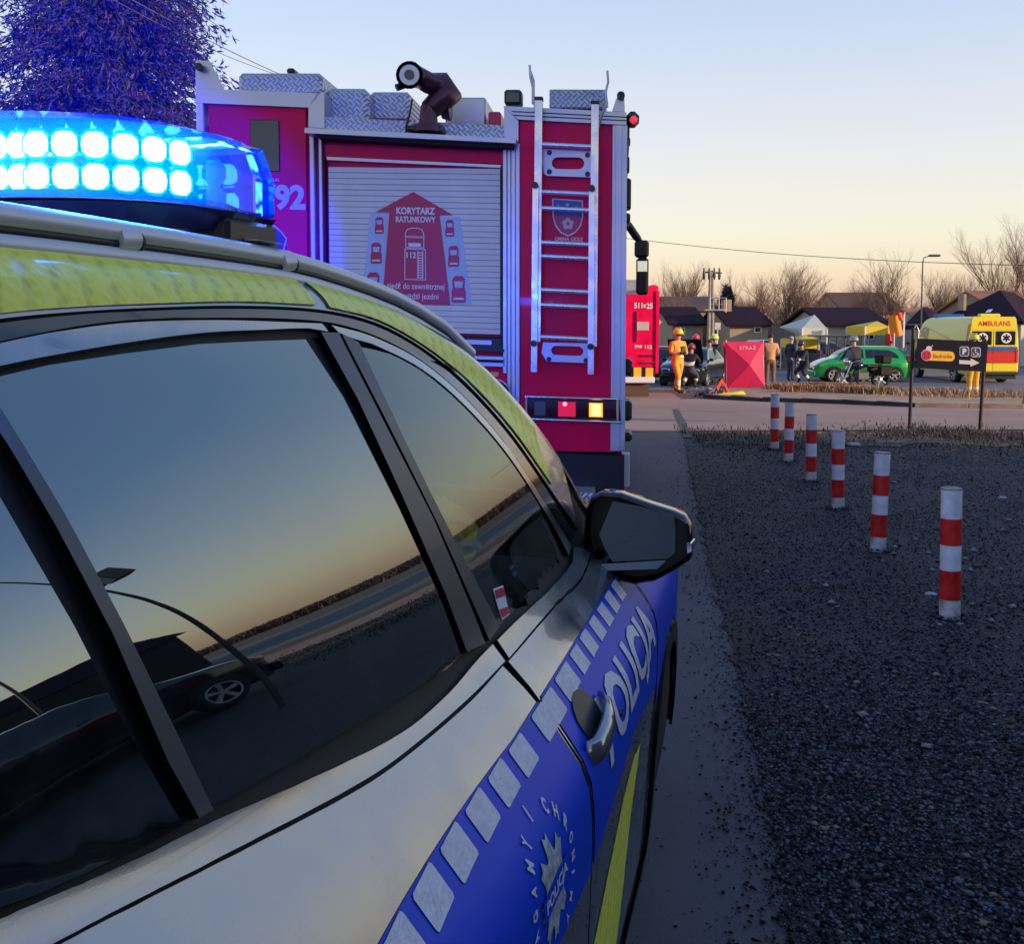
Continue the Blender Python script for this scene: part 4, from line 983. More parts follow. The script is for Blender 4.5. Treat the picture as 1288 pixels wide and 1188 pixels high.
# ------------------------------------------------------------------ near fire truck
FT = R(6.0); fo = Vector((-.615, 5.877, 0)); SH = -math.tan(R(1.5))
ft = thing('fire_truck', 'red fire engine seen from behind, with roller shutter, ladder and corridor sticker', 'fire engine', fo, -FT)
ftm = Matrix.Translation(fo) @ Matrix.Rotation(-FT, 4, 'Z'); fti = ftm.inverted()
def TU(px, py, w=0.0):
    """pixel -> (u, v) on the truck's rear plane w metres ahead of the body face (negative = towards the viewer)"""
    d = fti.to_3x3() @ ray(px, py); o = fti @ CAMP; t = (w - o.y)/d.y; p = o + d*t
    return (p.x, p.z - SH*p.x)
shear = lambda v: Vector((v.x, v.y, v.z + SH*v.x))
def TB(px0, py0, px1, py1, w0, w1, name, m, parent=None, bev=0.0, wref=None):
    """box whose near face spans two pixel corners"""
    wr = min(w0, w1) if wref is None else wref
    (u0, v1), (u1, v0) = TU(px0, py0, wr), TU(px1, py1, wr)
    return MB().box(u0, w0, v0, u1, w1, v1, bev=bev).xf(shear).build(name, m, parent or ft)
def TP(pts, w0, w1, name, m, parent=None):
    poly = [TU(x, y, min(w0, w1)) for x, y in pts]
    return MB().prism(poly, w0, w1, 'y').xf(shear).build(name, m, parent or ft)
(uL, _), (uR, _) = TU(245, 300), TU(786.5, 300)
v_top = TU(700, 150)[1]; 
red = M['fire_red']; alu = M['alu']
# main body behind the face panels
vb = TU(720, 568)[1]
MB().box(uL + .03, .03, vb, uR - .02, 4.6, TU(700, 160)[1]).xf(shear).build('body', red, ft)
# left module
TB(262, 128, 388, 420, -.005, .03, 'side_panel', red)
TB(246, 128, 263, 470, -.025, .05, 'corner_post', alu, bev=.006)
TP([(246, 111), (403, 117), (388, 135), (246, 129)], -.03, .3, 'top_frame', alu)
TB(388, 120, 399, 470, -.025, .06, 'corner_post', alu, bev=.005); TB(400, 165, 408.5, 470, -.02, .06, 'corner_post', alu, bev=.004)
win = TB(314, 150, 352, 216, -.012, .02, 'window', M['car_glass'], bev=.004)
# centre recess and shutter
TB(409, 178, 632, 470, .035, .06, 'recess_panel', M['dark_under'])
TP([(409, 182), (632, 192), (632, 206), (409, 197)], .0, .06, 'lintel', red)
TP([(383, 160.5), (649, 174), (649, 180), (383, 167)], -.14, .2, 'ledge', alu)
TP([(399, 167), (645, 180), (645, 186), (399, 173)], -.10, .1, 'ledge_underside', M['dark_under'])
shut = TP([(411, 197), (631, 207.5), (631, 211), (411, 201)], -.005, .05, 'shutter', alu)
u0, vt = TU(413, 203); u1, _ = TU(629, 212); v0_ = TU(620, 421)[1]; vt2 = TU(629, 212)[1]
ns = 29; ph = (vt2 - v0_)/ns; sl = None
mb = MB()
prof = [(.007, 0), (.0, .06*ph), (0.0, .3*ph), (.0, .8*ph), (.0003, .94*ph), (.007, .99*ph)]
V = []; 
for (w_, z_) in prof: V += [(u0, w_, z_), (u1, w_, z_)]
slat_m = MB().add(V, [[2*i, 2*i+1, 2*i+3, 2*i+2] for i in range(5)]).xf(shear)
sl = slat_m.build('slat', M['alu_slat'], shut, (0, 0, v0_))
for k in range(1, ns): dup(sl, shut, (0, 0, v0_ + ph*k))
TB(408.5, 198, 412, 470, -.01, .05, 'shutter_rail', M['dark_under']); TB(629.5, 208, 633, 462, -.01, .05, 'shutter_rail', M['dark_under'])
TB(480, 421, 630, 424, -.012, .03, 'bottom_slat', M['dark_under'], shut)
hb = TP([(500, 422), (632, 426), (632, 440), (500, 435)], -.01, .03, 'handle_recess', M['black_plastic'], shut)
TP([(500, 425), (618, 428.5), (618, 434), (500, 430)], -.02, .0, 'pull_handle', alu, hb)
TP([(500, 435), (634, 439.5), (634, 443), (500, 438.5)], -.035, .0, 'bar_bracket', M['black_plastic'], hb)
TB(480, 444, 636, 462, -.022, .05, 'lower_frame', alu, bev=.003)
TB(480, 452, 633, 453, -.026, -.02, 'frame_groove', M['dark_under'])
TB(470, 463, 640, 570, -.004, .04, 'lower_panel', red)
TB(616.5, 468, 627, 474, -.010, -.004, 'warning_plate', mat('orange_plate', (.75, .40, .16), .5))
# pump inlet coupling
cu_, cv_ = TU(624, 497)
mb = MB(); mb.tube([(cu_, -.004, cv_), (cu_, -.07, cv_)], [.088, .088], 24, m=0); mb.tube([(cu_, -.07, cv_), (cu_, -.085, cv_)], [.075, .07], 24, m=1); mb.tube([(cu_, -.03, cv_), (cu_, -.04, cv_)], [.094, .094], 24, m=1); mb.tube([(cu_, -.055, cv_), (cu_, -.062, cv_)], [.092, .092], 24, m=1)
mb.xf(shear).build('hose_coupling', [M['black_rubber'], alu], ft)
# shutter right posts (aluminium profiles with grooves)
for a_, b_ in ((632.5, 637.5), (638, 642.5), (643, 648), (648.5, 653.5)):
    TB(a_, 180, b_, 616 if b_ > 640 else 470, -.022 if a_ != 638 else -.016, .05, 'profile_post', alu, bev=.002)
# right module
TP([(653.5, 152), (771, 157), (771, 569), (655, 567)], -.012, .04, 'rear_panel', red)
TP([(634, 134), (652, 152), (652, 178), (634, 172)], -.03, .15, 'corner_cover', alu)
TP([(633, 133), (788, 141), (788, 157), (651, 150)], -.034, .4, 'top_frame', alu)
for i, f_ in enumerate((.35, .62)):
    TP([(640 + 10*f_, 133 + 18*f_), (788, 141 + 16*f_), (788, 142.2 + 16*f_), (640 + 10*f_, 134.2 + 18*f_)], -.037, -.03, 'frame_groove', M['dark_under'])
for a_, b_ in ((770.5, 774), (774.5, 779.5), (780, 786)):
    TB(a_, 157, b_, 568, -.022 if a_ != 774.5 else -.028, .10, 'corner_post', alu, bev=.002)
# fluted closing strip at left rear platform
TP([(399, 117), (408, 116), (408, 161), (388, 160), (388, 135)], -.03, .25, 'corner_cover', alu)
# tread plate boxes on the roof
def tread(name='tread_plate'):
    m = bpy.data.materials.new(name); m.use_nodes = True; nt = m.node_tree; b = nt.nodes['Principled BSDF']
    b.inputs['Base Color'].default_value = (.5, .5, .52, 1); b.inputs['Metallic'].default_value = .6; b.inputs['Roughness'].default_value = .38
    t = nt.nodes.new('ShaderNodeTexCoord'); mp = nt.nodes.new('ShaderNodeMapping'); mp.inputs['Rotation'].default_value = (0, R(45), 0); mp.inputs['Scale'].default_value = (1, 1, 1)
    nt.links.new(t.outputs['Object'], mp.inputs[0]); ck = nt.nodes.new('ShaderNodeTexChecker'); ck.inputs['Scale'].default_value = 32; nt.links.new(mp.outputs[0], ck.inputs[0])
    w1 = nt.nodes.new('ShaderNodeTexWave'); w1.bands_direction = 'X'; w1.inputs['Scale'].default_value = 15; nt.links.new(mp.outputs[0], w1.inputs[0])
    w2 = nt.nodes.new('ShaderNodeTexWave'); w2.bands_direction = 'Z'; w2.inputs['Scale'].default_value = 15; nt.links.new(mp.outputs[0], w2.inputs[0])
    mx = nt.nodes.new('ShaderNodeMix'); mx.data_type = 'RGBA'; nt.links.new(ck.outputs['Fac'], mx.inputs[0]); nt.links.new(w1.outputs[0], mx.inputs[6]); nt.links.new(w2.outputs[0], mx.inputs[7])
    bp = nt.nodes.new('ShaderNodeBump'); bp.inputs['Distance'].default_value = .012; bp.inputs['Strength'].default_value = .45; nt.links.new(mx.outputs[2], bp.inputs['Height']); nt.links.new(bp.outputs[0], b.inputs['Normal'])
    r = nt.nodes.new('ShaderNodeValToRGB'); r.color_ramp.elements[0].color = (.36, .37, .39, 1); r.color_ramp.elements[1].color = (.66, .66, .68, 1); nt.links.new(mx.outputs[2], r.inputs[0]); nt.links.new(r.outputs[0], b.inputs['Base Color'])
    return m
tp_m = tread()
TB(299, 91, 405, 120, .05, 1.6, 'roof_box', tp_m, bev=.02); MB().box(*[0]*6) if 0 else None
TB(360, 85, 370, 92, .2, .3, 'vent_cap', M['black_plastic'], bev=.01)
TB(408, 110, 464, 163, .12, 1.5, 'roof_box', tp_m, bev=.03)
TB(466, 115, 515, 152, .25, 1.5, 'roof_box', tp_m, bev=.015)
TP([(388, 146), (645, 158), (645, 177), (388, 166)], -.02, .1, 'roof_edge', tp_m)
TB(560, 122, 611, 160, .5, 1.4, 'roof_box', alu, bev=.01)
TB(614, 140, 630, 160, .45, .7, 'hose_box', M['decal_red'], bev=.01)
TB(691, 112, 762, 136, .0, 1.2, 'roof_box', tp_m, bev=.006)
TP([(770, 139), (775, 124), (781, 116), (785, 116), (786, 141)], .0, .05, 'roof_bracket', alu)
TP([(246, 111), (246, 76), (262, 76), (280, 112)], .02, .05, 'roof_bracket', alu)
for (bx_, by_) in ((781, 121), (252, 85)):
    u_, v_ = TU(bx_, by_); MB().tube([(u_, -.03, v_), (u_, .0, v_)], .022, 12).xf(shear).build('bracket_bolt', M['black_plastic'], ft)
wl_ = TB(634, 112, 656, 131, -.05, .06, 'work_light', M['black_plastic'], bev=.012)
TB(637, 116, 653, 128, -.055, -.05, 'work_light_lens', M['car_glass'], wl_)
# water monitor on the roof edge
u_, v_ = TU(541, 165); um, vm_ = TU(525, 106)
mon = MB(); dr = mat('monitor_metal', (.10, .03, .04), .3, .5)
mon.tube([(u_, -.05, v_ - .02), (u_, -.05, v_ + .02)], [.10, .09], 16)
mon.tube([(u_, -.05, v_), (u_, -.04, v_ + .13)], [.055, .045], 14)
mon.tube([(u_, -.04, v_ + .11), (u_ + .05, .0, v_ + .16), (u_ + .09, .04, v_ + .21), (u_ + .05, .04, v_ + .27), (u_, -.02, v_ + .26), (um, -.12, vm_ + .03)], [.055, .07, .085, .075, .06, .055], 14)
mon.tube([(u_ + .06, .05, v_ + .14), (u_ + .11, .05, v_ + .14)], [.06, .075], 14)
mon.xf(shear).build('water_monitor', dr, ft)
nz = MB(); nz.tube([(um + .03, -.02, vm_ + .01), (um + .01, -.16, vm_), (um, -.22, vm_)], [.045, .055, .075], 18, m=0, caps=False)
nz.tube([(um, -.222, vm_), (um, -.215, vm_)], [.055, .05], 18, m=1); nz.tube([(um, -.22, vm_), (um, -.19, vm_)], [.075, .05], 18, m=0, caps=False)
nz.tube([(um, -.228, vm_), (um, -.21, vm_)], .028, 12, m=0)
nz.tube([(um - .05, -.12, vm_ - .03), (um - .09, -.14, vm_ - .05)], .02, 8, m=0)
nz.xf(shear).build('monitor_nozzle', [M['black_gloss'], mat('nozzle_face', (.35, .4, .45), .25, .7)], ft)
lv = MB(); lv.tube([(*TU(523, 130), 0)[:1] + (-.1,) + (TU(523, 130)[1],), (TU(521, 148)[0], -.12, TU(521, 148)[1]), (TU(516, 165)[0], -.12, TU(516, 165)[1])], .007, 6)
lv.tube([(TU(515, 166)[0], -.1, TU(515, 166)[1]), (TU(560, 168)[0], -.1, TU(560, 168)[1])], .02, 8); lv.xf(shear).build('monitor_lever', M['black_gloss'], ft)
# roof hooks
for pts in (((667, 84), (668, 100), (671, 112), (671, 133)), ((668, 92), (672, 103), (672, 122), (674, 140)), ((764, 91), (765, 105), (762, 118), (764, 137)), ((764, 130), (757, 146), (752, 165))):
    MB().tube([(TU(x, y)[0], -.04, TU(x, y)[1]) for x, y in pts], .0075, 6).xf(shear).build('roof_hook', alu, ft)
# ladder: two rails of two sections, rungs and brackets
WL = -.12
def TUw(x, y, w=WL): u, v = TU(x, y, w); return (u, w, v)
ladder = bpy.data.objects.new('ladder', None); COL.objects.link(ladder); ladder.parent = ft
def rail(x0, y0, x1, y1, w=WL, wd=.020):
    (a, _, b), (c, _, d) = TUw(x0, y0, w), TUw(x1, y1, w)
    mb = MB(); mb.add([(a - wd, w, b), (a + wd, w, b), (a + wd, w + .05, b), (a - wd, w + .05, b), (c - wd, w, d), (c + wd, w, d), (c + wd, w + .05, d), (c - wd, w + .05, d)], [(0,1,5,4), (1,2,6,5), (2,3,7,6), (3,0,4,7), (0,3,2,1), (4,5,6,7)])
    return mb.xf(shear).build('ladder_rail', mat_lad, ladder)
mat_lad = mat('ladder_aluminium', (.72, .72, .73), .3, .7, rvar=.1, vscale=15)
rail(677.5, 126, 675, 430); rail(748.5, 131, 746, 436); rail(673.5, 236, 671.5, 468, WL - .03, .016); rail(744.5, 240, 743, 471, WL - .03, .016)
for x, y in ((677.5, 124.5), (748.5, 129.5)):
    a, _, b = TUw(x, y); MB().box(a - .023, WL - .003, b - .005, a + .023, WL + .053, b + .014, bev=.003).xf(shear).build('rail_cap', M['black_plastic'], ladder)
for x, y in ((673.5, 234), (744.5, 238), (672, 432), (743, 436)):
    a, _, b = TUw(x, y); MB().tube([(a, WL - .05, b), (a, WL, b)], .018, 10).xf(shear).build('ladder_clip', M['black_plastic'], ladder)
for y, h_ in ((183, 5), (243, 5), (263.5, 5), (307, 5), (324.5, 5), (367, 5), (386, 5), (427, 6)):
    a = TUw(679, y - h_*.5); b = TUw(745, y - h_*.5 + 3.2); w_ = .012
    MB().tube([a[:1] + (WL + .025,) + a[2:], b[:1] + (WL + .025,) + b[2:]], .014, 8).xf(shear).build('rung', mat_lad, ladder)
def bracket(pts, slot, bolts, w):
    # plate with an oblong hole: ring strip between outline and slot
    n = 32; (u0, v0), (u1, v1) = TU(*slot[0], w), TU(*slot[1], w); cu, cv = (u0+u1)/2, (v0+v1)/2; hw, hh = abs(u1-u0)/2, abs(v1-v0)/2
    outer = [TU(x, y, w) for x, y in densify(pts, 6)]; N = len(outer); inner = []
    for (x, y) in outer:
        a = math.atan2(y - cv, (x - cu)); L = hw - hh; 
        dx, dy = math.cos(a), math.sin(a)
        t = None
        if abs(dy) > 1e-6 and abs(dx/dy)*hh <= L: t = hh/abs(dy)
        else:
            cx_ = L if dx > 0 else -L; B = dx*cx_; t = B + math.sqrt(max(0, B*B - (cx_*cx_ - hh*hh)))
        inner.append((cu + dx*t, cv + dy*t))
    V = [(x, w, y) for x, y in outer] + [(x, w, y) for x, y in inner] + [(x, w + .02, y) for x, y in outer] + [(x, w + .02, y) for x, y in inner]
    F = []
    for i in range(N):
        j = (i+1) % N; F += [[i, j, N+j, N+i], [i, 2*N+i, 2*N+j, j], [N+i, N+j, 3*N+j, 3*N+i]]
    o = MB().add(V, F).xf(shear).build('ladder_bracket', alu, ft)
    for x, y in bolts:
        u, v = TU(x, y, w); MB().tube([(u, w - .008, v), (u, w + .005, v)], .014, 12).xf(shear).build('bolt', M['black_plastic'], o)
bracket([(680, 187), (744, 190), (744, 223), (688, 221), (684, 218)], ((694, 197.5), (735, 213)), ((691, 192), (739, 195), (691, 216), (739, 219)), -.05)
bracket([(683, 431), (742, 432), (742, 457), (688, 455), (681, 444)], ((693, 435), (734, 448)), ((690.5, 452), (737, 453.5)), -.05)
# coat of arms
sh_o = [(694.5, 249.5), (733, 252), (733.5, 272), (731, 284), (724, 293), (715, 297.5), (705, 293), (698, 284), (695, 272)]
crest = TP(sh_o, -.0165, -.0125, 'coat_of_arms', M['decal_white'])
TP([(696, 251), (731.5, 253.4), (732, 273), (729.5, 283), (723, 291.5), (714.5, 295.5), (706, 291.5), (699.5, 283), (696.5, 272)], -.0185, -.016, 'crest_field', M['decal_red'], crest)
TP([(696.3, 251.3), (731.3, 253.6), (731.6, 272), (696.5, 270)], -.0195, -.018, 'crest_chief', mat('crest_blue', (.03, .10, .32), .4), crest)
for k in range(3):
    c = TU(702 + 11.5*k, 260 + .7*k - (3 if k == 1 else 0), -.02)
    pts = [(c[0] + (.016 if i % 2 == 0 else .007)*math.sin(i*math.pi/5), c[1] + (.016 if i % 2 == 0 else .007)*math.cos(i*math.pi/5)) for i in range(10)]
    MB().prism(pts, -.0205, -.0195, 'y').xf(shear).build('crest_star', mat('crest_pale', (.4, .5, .6), .5), crest)
c = TU(714.3, 281.5, -.02); fm = mat('crest_rose_m', (.62, .55, .52), .5)
for k in range(5):
    a = 2*math.pi*k/5 + math.pi/2; MB().prism([(c[0] + .019*math.cos(a) + .015*math.cos(t*.785), c[1] + .019*math.sin(a) + .015*math.sin(t*.785)) for t in range(8)], -.0205 - .0001*k, -.0195, 'y').xf(shear).build('rose_petal', fm, crest)
MB().prism([(c[0] + .010*math.cos(t*.785), c[1] + .010*math.sin(t*.785)) for t in range(8)], -.0215, -.02, 'y').xf(shear).build('rose_heart', M['decal_red'], crest)
def TT(txt, px0, py0, px1, py1, w, m, parent=None, bold=0.0, dy=None, name='lettering', space=1.0):
    """text whose baseline-left is px0,py0 and top-right px1,py1"""
    (u0, v0), (u1, v1) = TU(px0, py0, w), TU(px1, py1, w)
    return text_obj(txt, .1, m, lambda x, y: shear(Vector((u0 + x, w, v0 + y))), parent or ft, name, fit=(u1 - u0, abs(v1 - v0)), bold=bold, space=space)
TT('GMINA GIDLE', 698, 303, 733, 298.5, -.0135, mat('pink_white', (.85, .7, .75), .5), bold=.001)
# corridor sticker on the shutter
C5 = lambda X, Y: (400 + X/4.568, 220 + Y/4.568)
dw = -.004
stk = TP([C5(548, 97), C5(775, 231), C5(698, 232), C5(760, 748), C5(368, 742), C5(410, 214), C5(332, 212)], dw, -.001, 'corridor_sticker', M['decal_red'])
TP([C5(402, 222), C5(372, 690), C5(255, 690), C5(300, 222)], -.002, .0, 'sticker_background', M['decal_blue'], stk)
TP([C5(706, 240), C5(815, 240), C5(885, 745), C5(766, 745)], -.002, .0, 'sticker_background', M['decal_blue'], stk)
def T5(txt, X0, Y0, X1, Y1, bold=0.0, space=1.0):
    a, b = C5(X0, Y0), C5(X1, Y1); return TT(txt, a[0], a[1], b[0], b[1], dw - .0015, M['decal_white'], stk, bold=bold, space=space)
T5('KORYTARZ', 450, 226, 672, 188, .004); T5('RATUNKOWY', 447, 272, 676, 240, .003)
T5('112', 508, 478, 564, 444, .003); T5('zjedź do zewnętrznej', 396, 664, 726, 622, .001); T5('krawędzi jezdni', 434, 722, 692, 682, .001)
def poly5(pts, name, m, w=dw - .0012, parent=None): return TP([C5(*p) for p in pts], w, w + .001, name, m, parent or stk)
def outline5(pts, t, name):
    o = MB()
    for (x0, y0), (x1, y1) in zip(pts, pts[1:] + pts[:1]):
        L = math.hypot(x1-x0, y1-y0); nx, ny = -(y1-y0)/L*t, (x1-x0)/L*t
        q = [TU(*C5(x0 + nx, y0 + ny), dw), TU(*C5(x1 + nx, y1 + ny), dw), TU(*C5(x1 - nx, y1 - ny), dw), TU(*C5(x0 - nx, y0 - ny), dw)]
        o.add([(u, dw - .0015, v) for u, v in q], [(0,1,2,3)])
    return o.xf(shear).build(name, M['decal_white'], stk)
outline5([(500, 425), (617, 429), (619, 604), (499, 600)], 2.2, 'truck_outline')
outline5([(505, 418), (503, 335), (514, 312), (540, 306), (575, 307), (598, 317), (608, 338), (608, 420)], 2.2, 'truck_outline')
outline5([(507, 352), (604, 356), (598, 362), (512, 360)], 1.5, 'truck_outline')
poly5([(518, 390), (592, 393), (590, 414), (520, 411)], 'truck_grille', M['decal_white'])
outline5([(572, 440), (576, 440), (576, 595), (572, 595)], 1.5, 'ladder_icon'); outline5([(600, 440), (603, 440), (603, 595), (600, 595)], 1.5, 'ladder_icon')
for k in range(11): poly5([(574, 446 + 14.3*k), (602, 446 + 14.3*k), (602, 451 + 14.3*k), (574, 451 + 14.3*k)], 'ladder_rung_icon', M['decal_white'])
for cx_, cy_, s_ in ((352, 290, 1.0), (334, 450, 1.25), (318, 632, 1.5), (757, 306, 1.0), (779, 468, 1.25), (808, 658, 1.6)):
    w_, h_ = 27*s_, 48*s_
    q = lambda pts: [(cx_ + x*w_, cy_ + y*h_) for x, y in pts]
    b = poly5(q([(-.5, -1), (.5, -1), (.85, -.75), (.8, -.1), (.95, .15), (.95, .9), (.8, 1.0), (-.8, 1.0), (-.95, .9), (-.95, .15), (-.8, -.1), (-.85, -.75)]), 'car_icon', M['decal_red'], dw)
    poly5(q([(-.6, -.6), (.6, -.6), (.5, -.12), (-.5, -.12)]), 'car_icon_window', M['decal_blue'], dw - .001, b)
    poly5(q([(-.62, .62), (.62, .62), (.75, .78), (-.75, .78)]), 'car_icon_window', M['decal_white'], dw - .001, b)
# fleet number and badge
lw = mat('dim_white', (.5, .46, .62), .5)
TT('792', 327, 264, 384, 232.5, -.008, lw, bold=.004); TT('RASZYK', 318, 228.5, 352, 224.5, -.008, lw) if 0 else TT('AK', 340, 228, 352, 224.5, -.008, lw)
ob = TP([(309, 283), (322, 281), (331, 283), (345, 283), (354, 291), (361, 300), (358, 312), (357, 322), (306, 322)], -.008, -.006, 'badge', lw)
TP([(311, 285), (322, 283), (331, 285), (344, 285), (352.5, 292), (359, 300.5), (356, 312), (355, 322), (308, 322)], -.0095, -.0075, 'badge_field', mat('badge_dark', (.03, .02, .12), .4), ob)
TT('OSP', 320, 296.5, 341, 290, -.0105, M['decal_white'], ob, bold=.002)
# light cluster
lc = TP([(661, 500), (779, 503), (781, 531), (661, 527)], -.035, -.012, 'light_cluster', M['black_plastic'])
TP([(664, 503.5), (777, 506), (778, 527), (664, 524)], -.038, -.034, 'cluster_lens', mat('dark_red_lens', (.05, .004, .02), .12, coat=1), lc)
TP([(672, 505), (686, 505.4), (686, 523), (672, 522.6)], -.040, -.0365, 'clear_lamp', mat('clear_lens', (.10, .12, .15), .15, coat=1), lc)
TP([(702, 505.5), (724, 506), (724, 524.6), (702, 524)], -.040, -.0365, 'tail_lamp', mat('tail_lamp_lit', (.5, .01, .05), .3, emit=(1, .01, .06), estr=.55), lc)
u_, v_ = TU(710.5, 508.5, -.04); MB().ball((u_, -.041, v_), .013, seg=10, rings=6, sq=(1, .25, 1)).xf(shear).build('bulb_glow', mat('bulb_red', (1, .2, .3), .4, emit=(1, .15, .25), estr=3), lc)
TP([(741, 507), (758, 507.5), (758, 525), (741, 524.5)], -.041, -.0365, 'indicator_lamp', mat('indicator_lit', (1, .35, .02), .3, emit=(1, .24, .015), estr=2.6), lc)
TP([(744, 509), (755, 509.3), (755, 523), (744, 522.5)], -.0425, -.0405, 'indicator_core', mat('indicator_core', (1, .7, .1), .3, emit=(1, .62, .10), estr=4), lc)
for a_, b_ in (((660, 499), (780, 502.5)), ((660, 527), (781, 531.5))):
    p0, p1 = TUw(*a_, -.06), TUw(*b_, -.06); MB().tube([p0, p1], .006, 6).xf(shear).build('guard_bar', M['chrome'], lc)
for x in (662, 777):
    MB().tube([TUw(x, 500, -.06), TUw(x, 530, -.06)], .007, 6).xf(shear).build('guard_bar', alu, lc)
# bottom: skirt, flap and tread bumper
TB(672, 569, 785, 620, .0, .06, 'mud_flap', M['black_rubber']); MB().box(uL + .1, .05, .45, uR - .1, 7.2, vb).xf(shear).build('chassis', M['dark_under'], ft)
TB(470, 569, 672, 660, .02, .06, 'underrun_panel', M['dark_under'])
TP([(560, 612), (748, 621), (748, 642), (560, 633)], -.22, .1, 'rear_step', tp_m)
TP([(600, 643), (748, 643), (748, 655), (600, 655)], -.16, .08, 'step_underside', M['black_plastic'])
TP([(722, 656), (733, 656), (733, 682), (722, 682)], -.18, -.16, 'number_plate', M['yellow_film'])
# right flank
ur = uR - .01
side_p = MB(); side_p.box(ur - .03, .1, .75, ur, 4.55, TU(780, 150)[1] - .03); side_p.xf(shear).build('side_wall', red, ft)
for k in range(3):
    MB().box(ur, .2 + k*1.45, .95, ur + .012, 1.5 + k*1.45, 2.55, bev=.004).xf(shear).build('side_shutter', M['alu_slat'], ft)
MB().box(ur, .1, 2.62, ur + .03, 4.5, 2.72, bev=.008).xf(shear).build('awning_rail', M['black_plastic'], ft)
cab = MB(); cab.prism([(4.7, .55), (7.35, .55), (7.4, 1.5), (7.15, 2.75), (6.9, 2.85), (4.7, 2.85)], -ur, ur - .02, 'x'); cab.xf(lambda v: shear(v)); cab.build('cab', red, ft)
MB().prism([(5.9, 1.55), (7.1, 1.55), (6.9, 2.5), (5.9, 2.5)], ur - .02, ur - .005, 'x').xf(shear).build('cab_window', M['car_glass'], ft)
MB().prism([(7.41, 1.55), (7.43, 1.55), (7.2, 2.6), (7.18, 2.6)], -ur + .15, ur - .15, 'x').xf(shear).build('windscreen', M['car_glass'], ft)
for wy in (1.7, 6.3):
    for s_ in (1, -1): wheel(ft, s_*(ur - .02), wy, .5, .5, .3, s_, 6)
# cab mirrors
def side_pt(px, py, y): 
    d = fti.to_3x3() @ ray(px, py); o = fti @ CAMP; return o + d*((y - o.y)/d.y)
mg = MB()
def mbox(px0, py0, px1, py1, y, name, m, par, dy=.1, bev=.03):
    a, b = side_pt(px0, py1, y), side_pt(px1, py0, y); return MB().box(a.x, y, a.z, b.x, y + dy, b.z, bev=bev).build(name, m, par)
cm = mbox(800, 324, 816, 371, 7.25, 'cab_mirror', M['black_plastic'], ft); mbox(801.5, 328, 814, 342, 7.24, 'mirror_glass', M['mirror'], cm, .02, .004)
mbox(798, 302, 816.5, 324, 7.25, 'wide_mirror', M['black_plastic'], ft)
a_, b_, c_ = side_pt(790, 283, 7.2), side_pt(801, 299, 7.3), side_pt(806, 305, 7.3); MB().tube([a_, b_, c_], [.05, .05, .03], 8).build('mirror_arm', M['black_plastic'], ft)
a_, b_ = side_pt(808, 322, 7.3), side_pt(808, 327, 7.3); MB().tube([a_, b_], .03, 8).build('mirror_arm', M['black_plastic'], ft)
# corner marker lamp and flank fittings
a_, b_ = side_pt(787, 158, .1), side_pt(804, 141, .1)
ml = MB().box(a_.x, .05, a_.z, b_.x, .2, b_.z, bev=.025).build('marker_lamp', M['black_plastic'], ft)
a_, b_ = side_pt(792, 156, .04), side_pt(802, 145, .04); MB().box(a_.x, .03, a_.z, b_.x, .06, b_.z, bev=.015).build('marker_lens', mat('marker_red', (.6, .02, .03), .2, emit=(1, .05, .07), estr=.7), ml)
for y0_, y1_, w_ in ((172, 180, 6), (196, 215, 5), (224, 262, 7), (268, 280, 6)):
    a_, b_ = side_pt(787, y1_, .6), side_pt(787 + w_, y0_, .6); MB().box(a_.x - .02, .6, a_.z, b_.x, .75, b_.z, bev=.01).build('flank_fitting', M['black_plastic'], ft)
for y0_, y1_ in ((452, 472), (505, 530), (545, 556)):
    a_, b_ = side_pt(787, y1_, .3), side_pt(795, y0_, .3); MB().box(a_.x - .02, .3, a_.z, b_.x, .55, b_.z, bev=.015).build('flank_fitting', M['black_plastic'], ft)
a_, b_ = side_pt(787, 612, .15), side_pt(792, 570, .15); MB().box(a_.x - .03, .12, a_.z, b_.x, .2, b_.z, bev=.005).build('mud_guard', M['white_paint'], ft)
# ------------------------------------------------------------------ store block that shades the foreground (behind right, outside the frame)
wall_m = mat('store_render', (.10, .095, .095), .8, var=.08, vscale=.6)
st_ = thing('store_building', 'large flat roofed store standing to the right, shading the gravel', 'building', (22.2, 3.3, 0), R(-30))
MB().box(0, -36, -.1, 18, 0, 10.5).build('wall', wall_m, st_); MB().box(-.15, -36.15, 10.5, 18.15, .15, 10.9, bev=.03).build('roof_edge', M['pillar_film'], st_)
for k in range(6):
    w = MB().box(-.03, -4.5 - k*5.5, 1.0, .02, -1.5 - k*5.5, 3.4, bev=.01).build('window', M['car_glass'], st_)
MB().box(-1.6, -34, 4.0, -.01, -2, 4.25, bev=.02).build('canopy', M['pillar_film'], st_)

# ------------------------------------------------------------------ second fire truck
t2c = gpt(800, 500); Y2 = t2c.y
def A2(px, py, w=0.0): p = at_y(px, py, Y2 + w); return (p.x, p.z)
t2 = thing('fire_truck', 'bright red fire engine farther ahead, sunlit, with white fleet number at top', 'fire engine', (0, Y2, 0))
def B2(px0, py0, px1, py1, w0, w1, name, m, par=None, bev=0.0):
    (a, d), (b, c) = A2(px0, py0, min(w0, w1)), A2(px1, py1, min(w0, w1)); return MB().box(a, w0, c, b, w1, d, bev=bev).build(name, m, par or t2)
def P2_(pts, w0, w1, name, m, par=None): return MB().prism([A2(x, y, min(w0, w1)) for x, y in pts], w0, w1, 'y').build(name, m, par or t2)
P2_([(716, 372), (805, 370), (815, 361), (822, 358), (828, 360), (828, 470), (716, 470)], 0, 7, 'body', M['fire_red'])
B2(825.5, 366, 828.6, 468, -.05, .1, 'corner_post', M['fire_red'])
B2(716, 352, 800, 372, .4, 5, 'roof_box', alu)
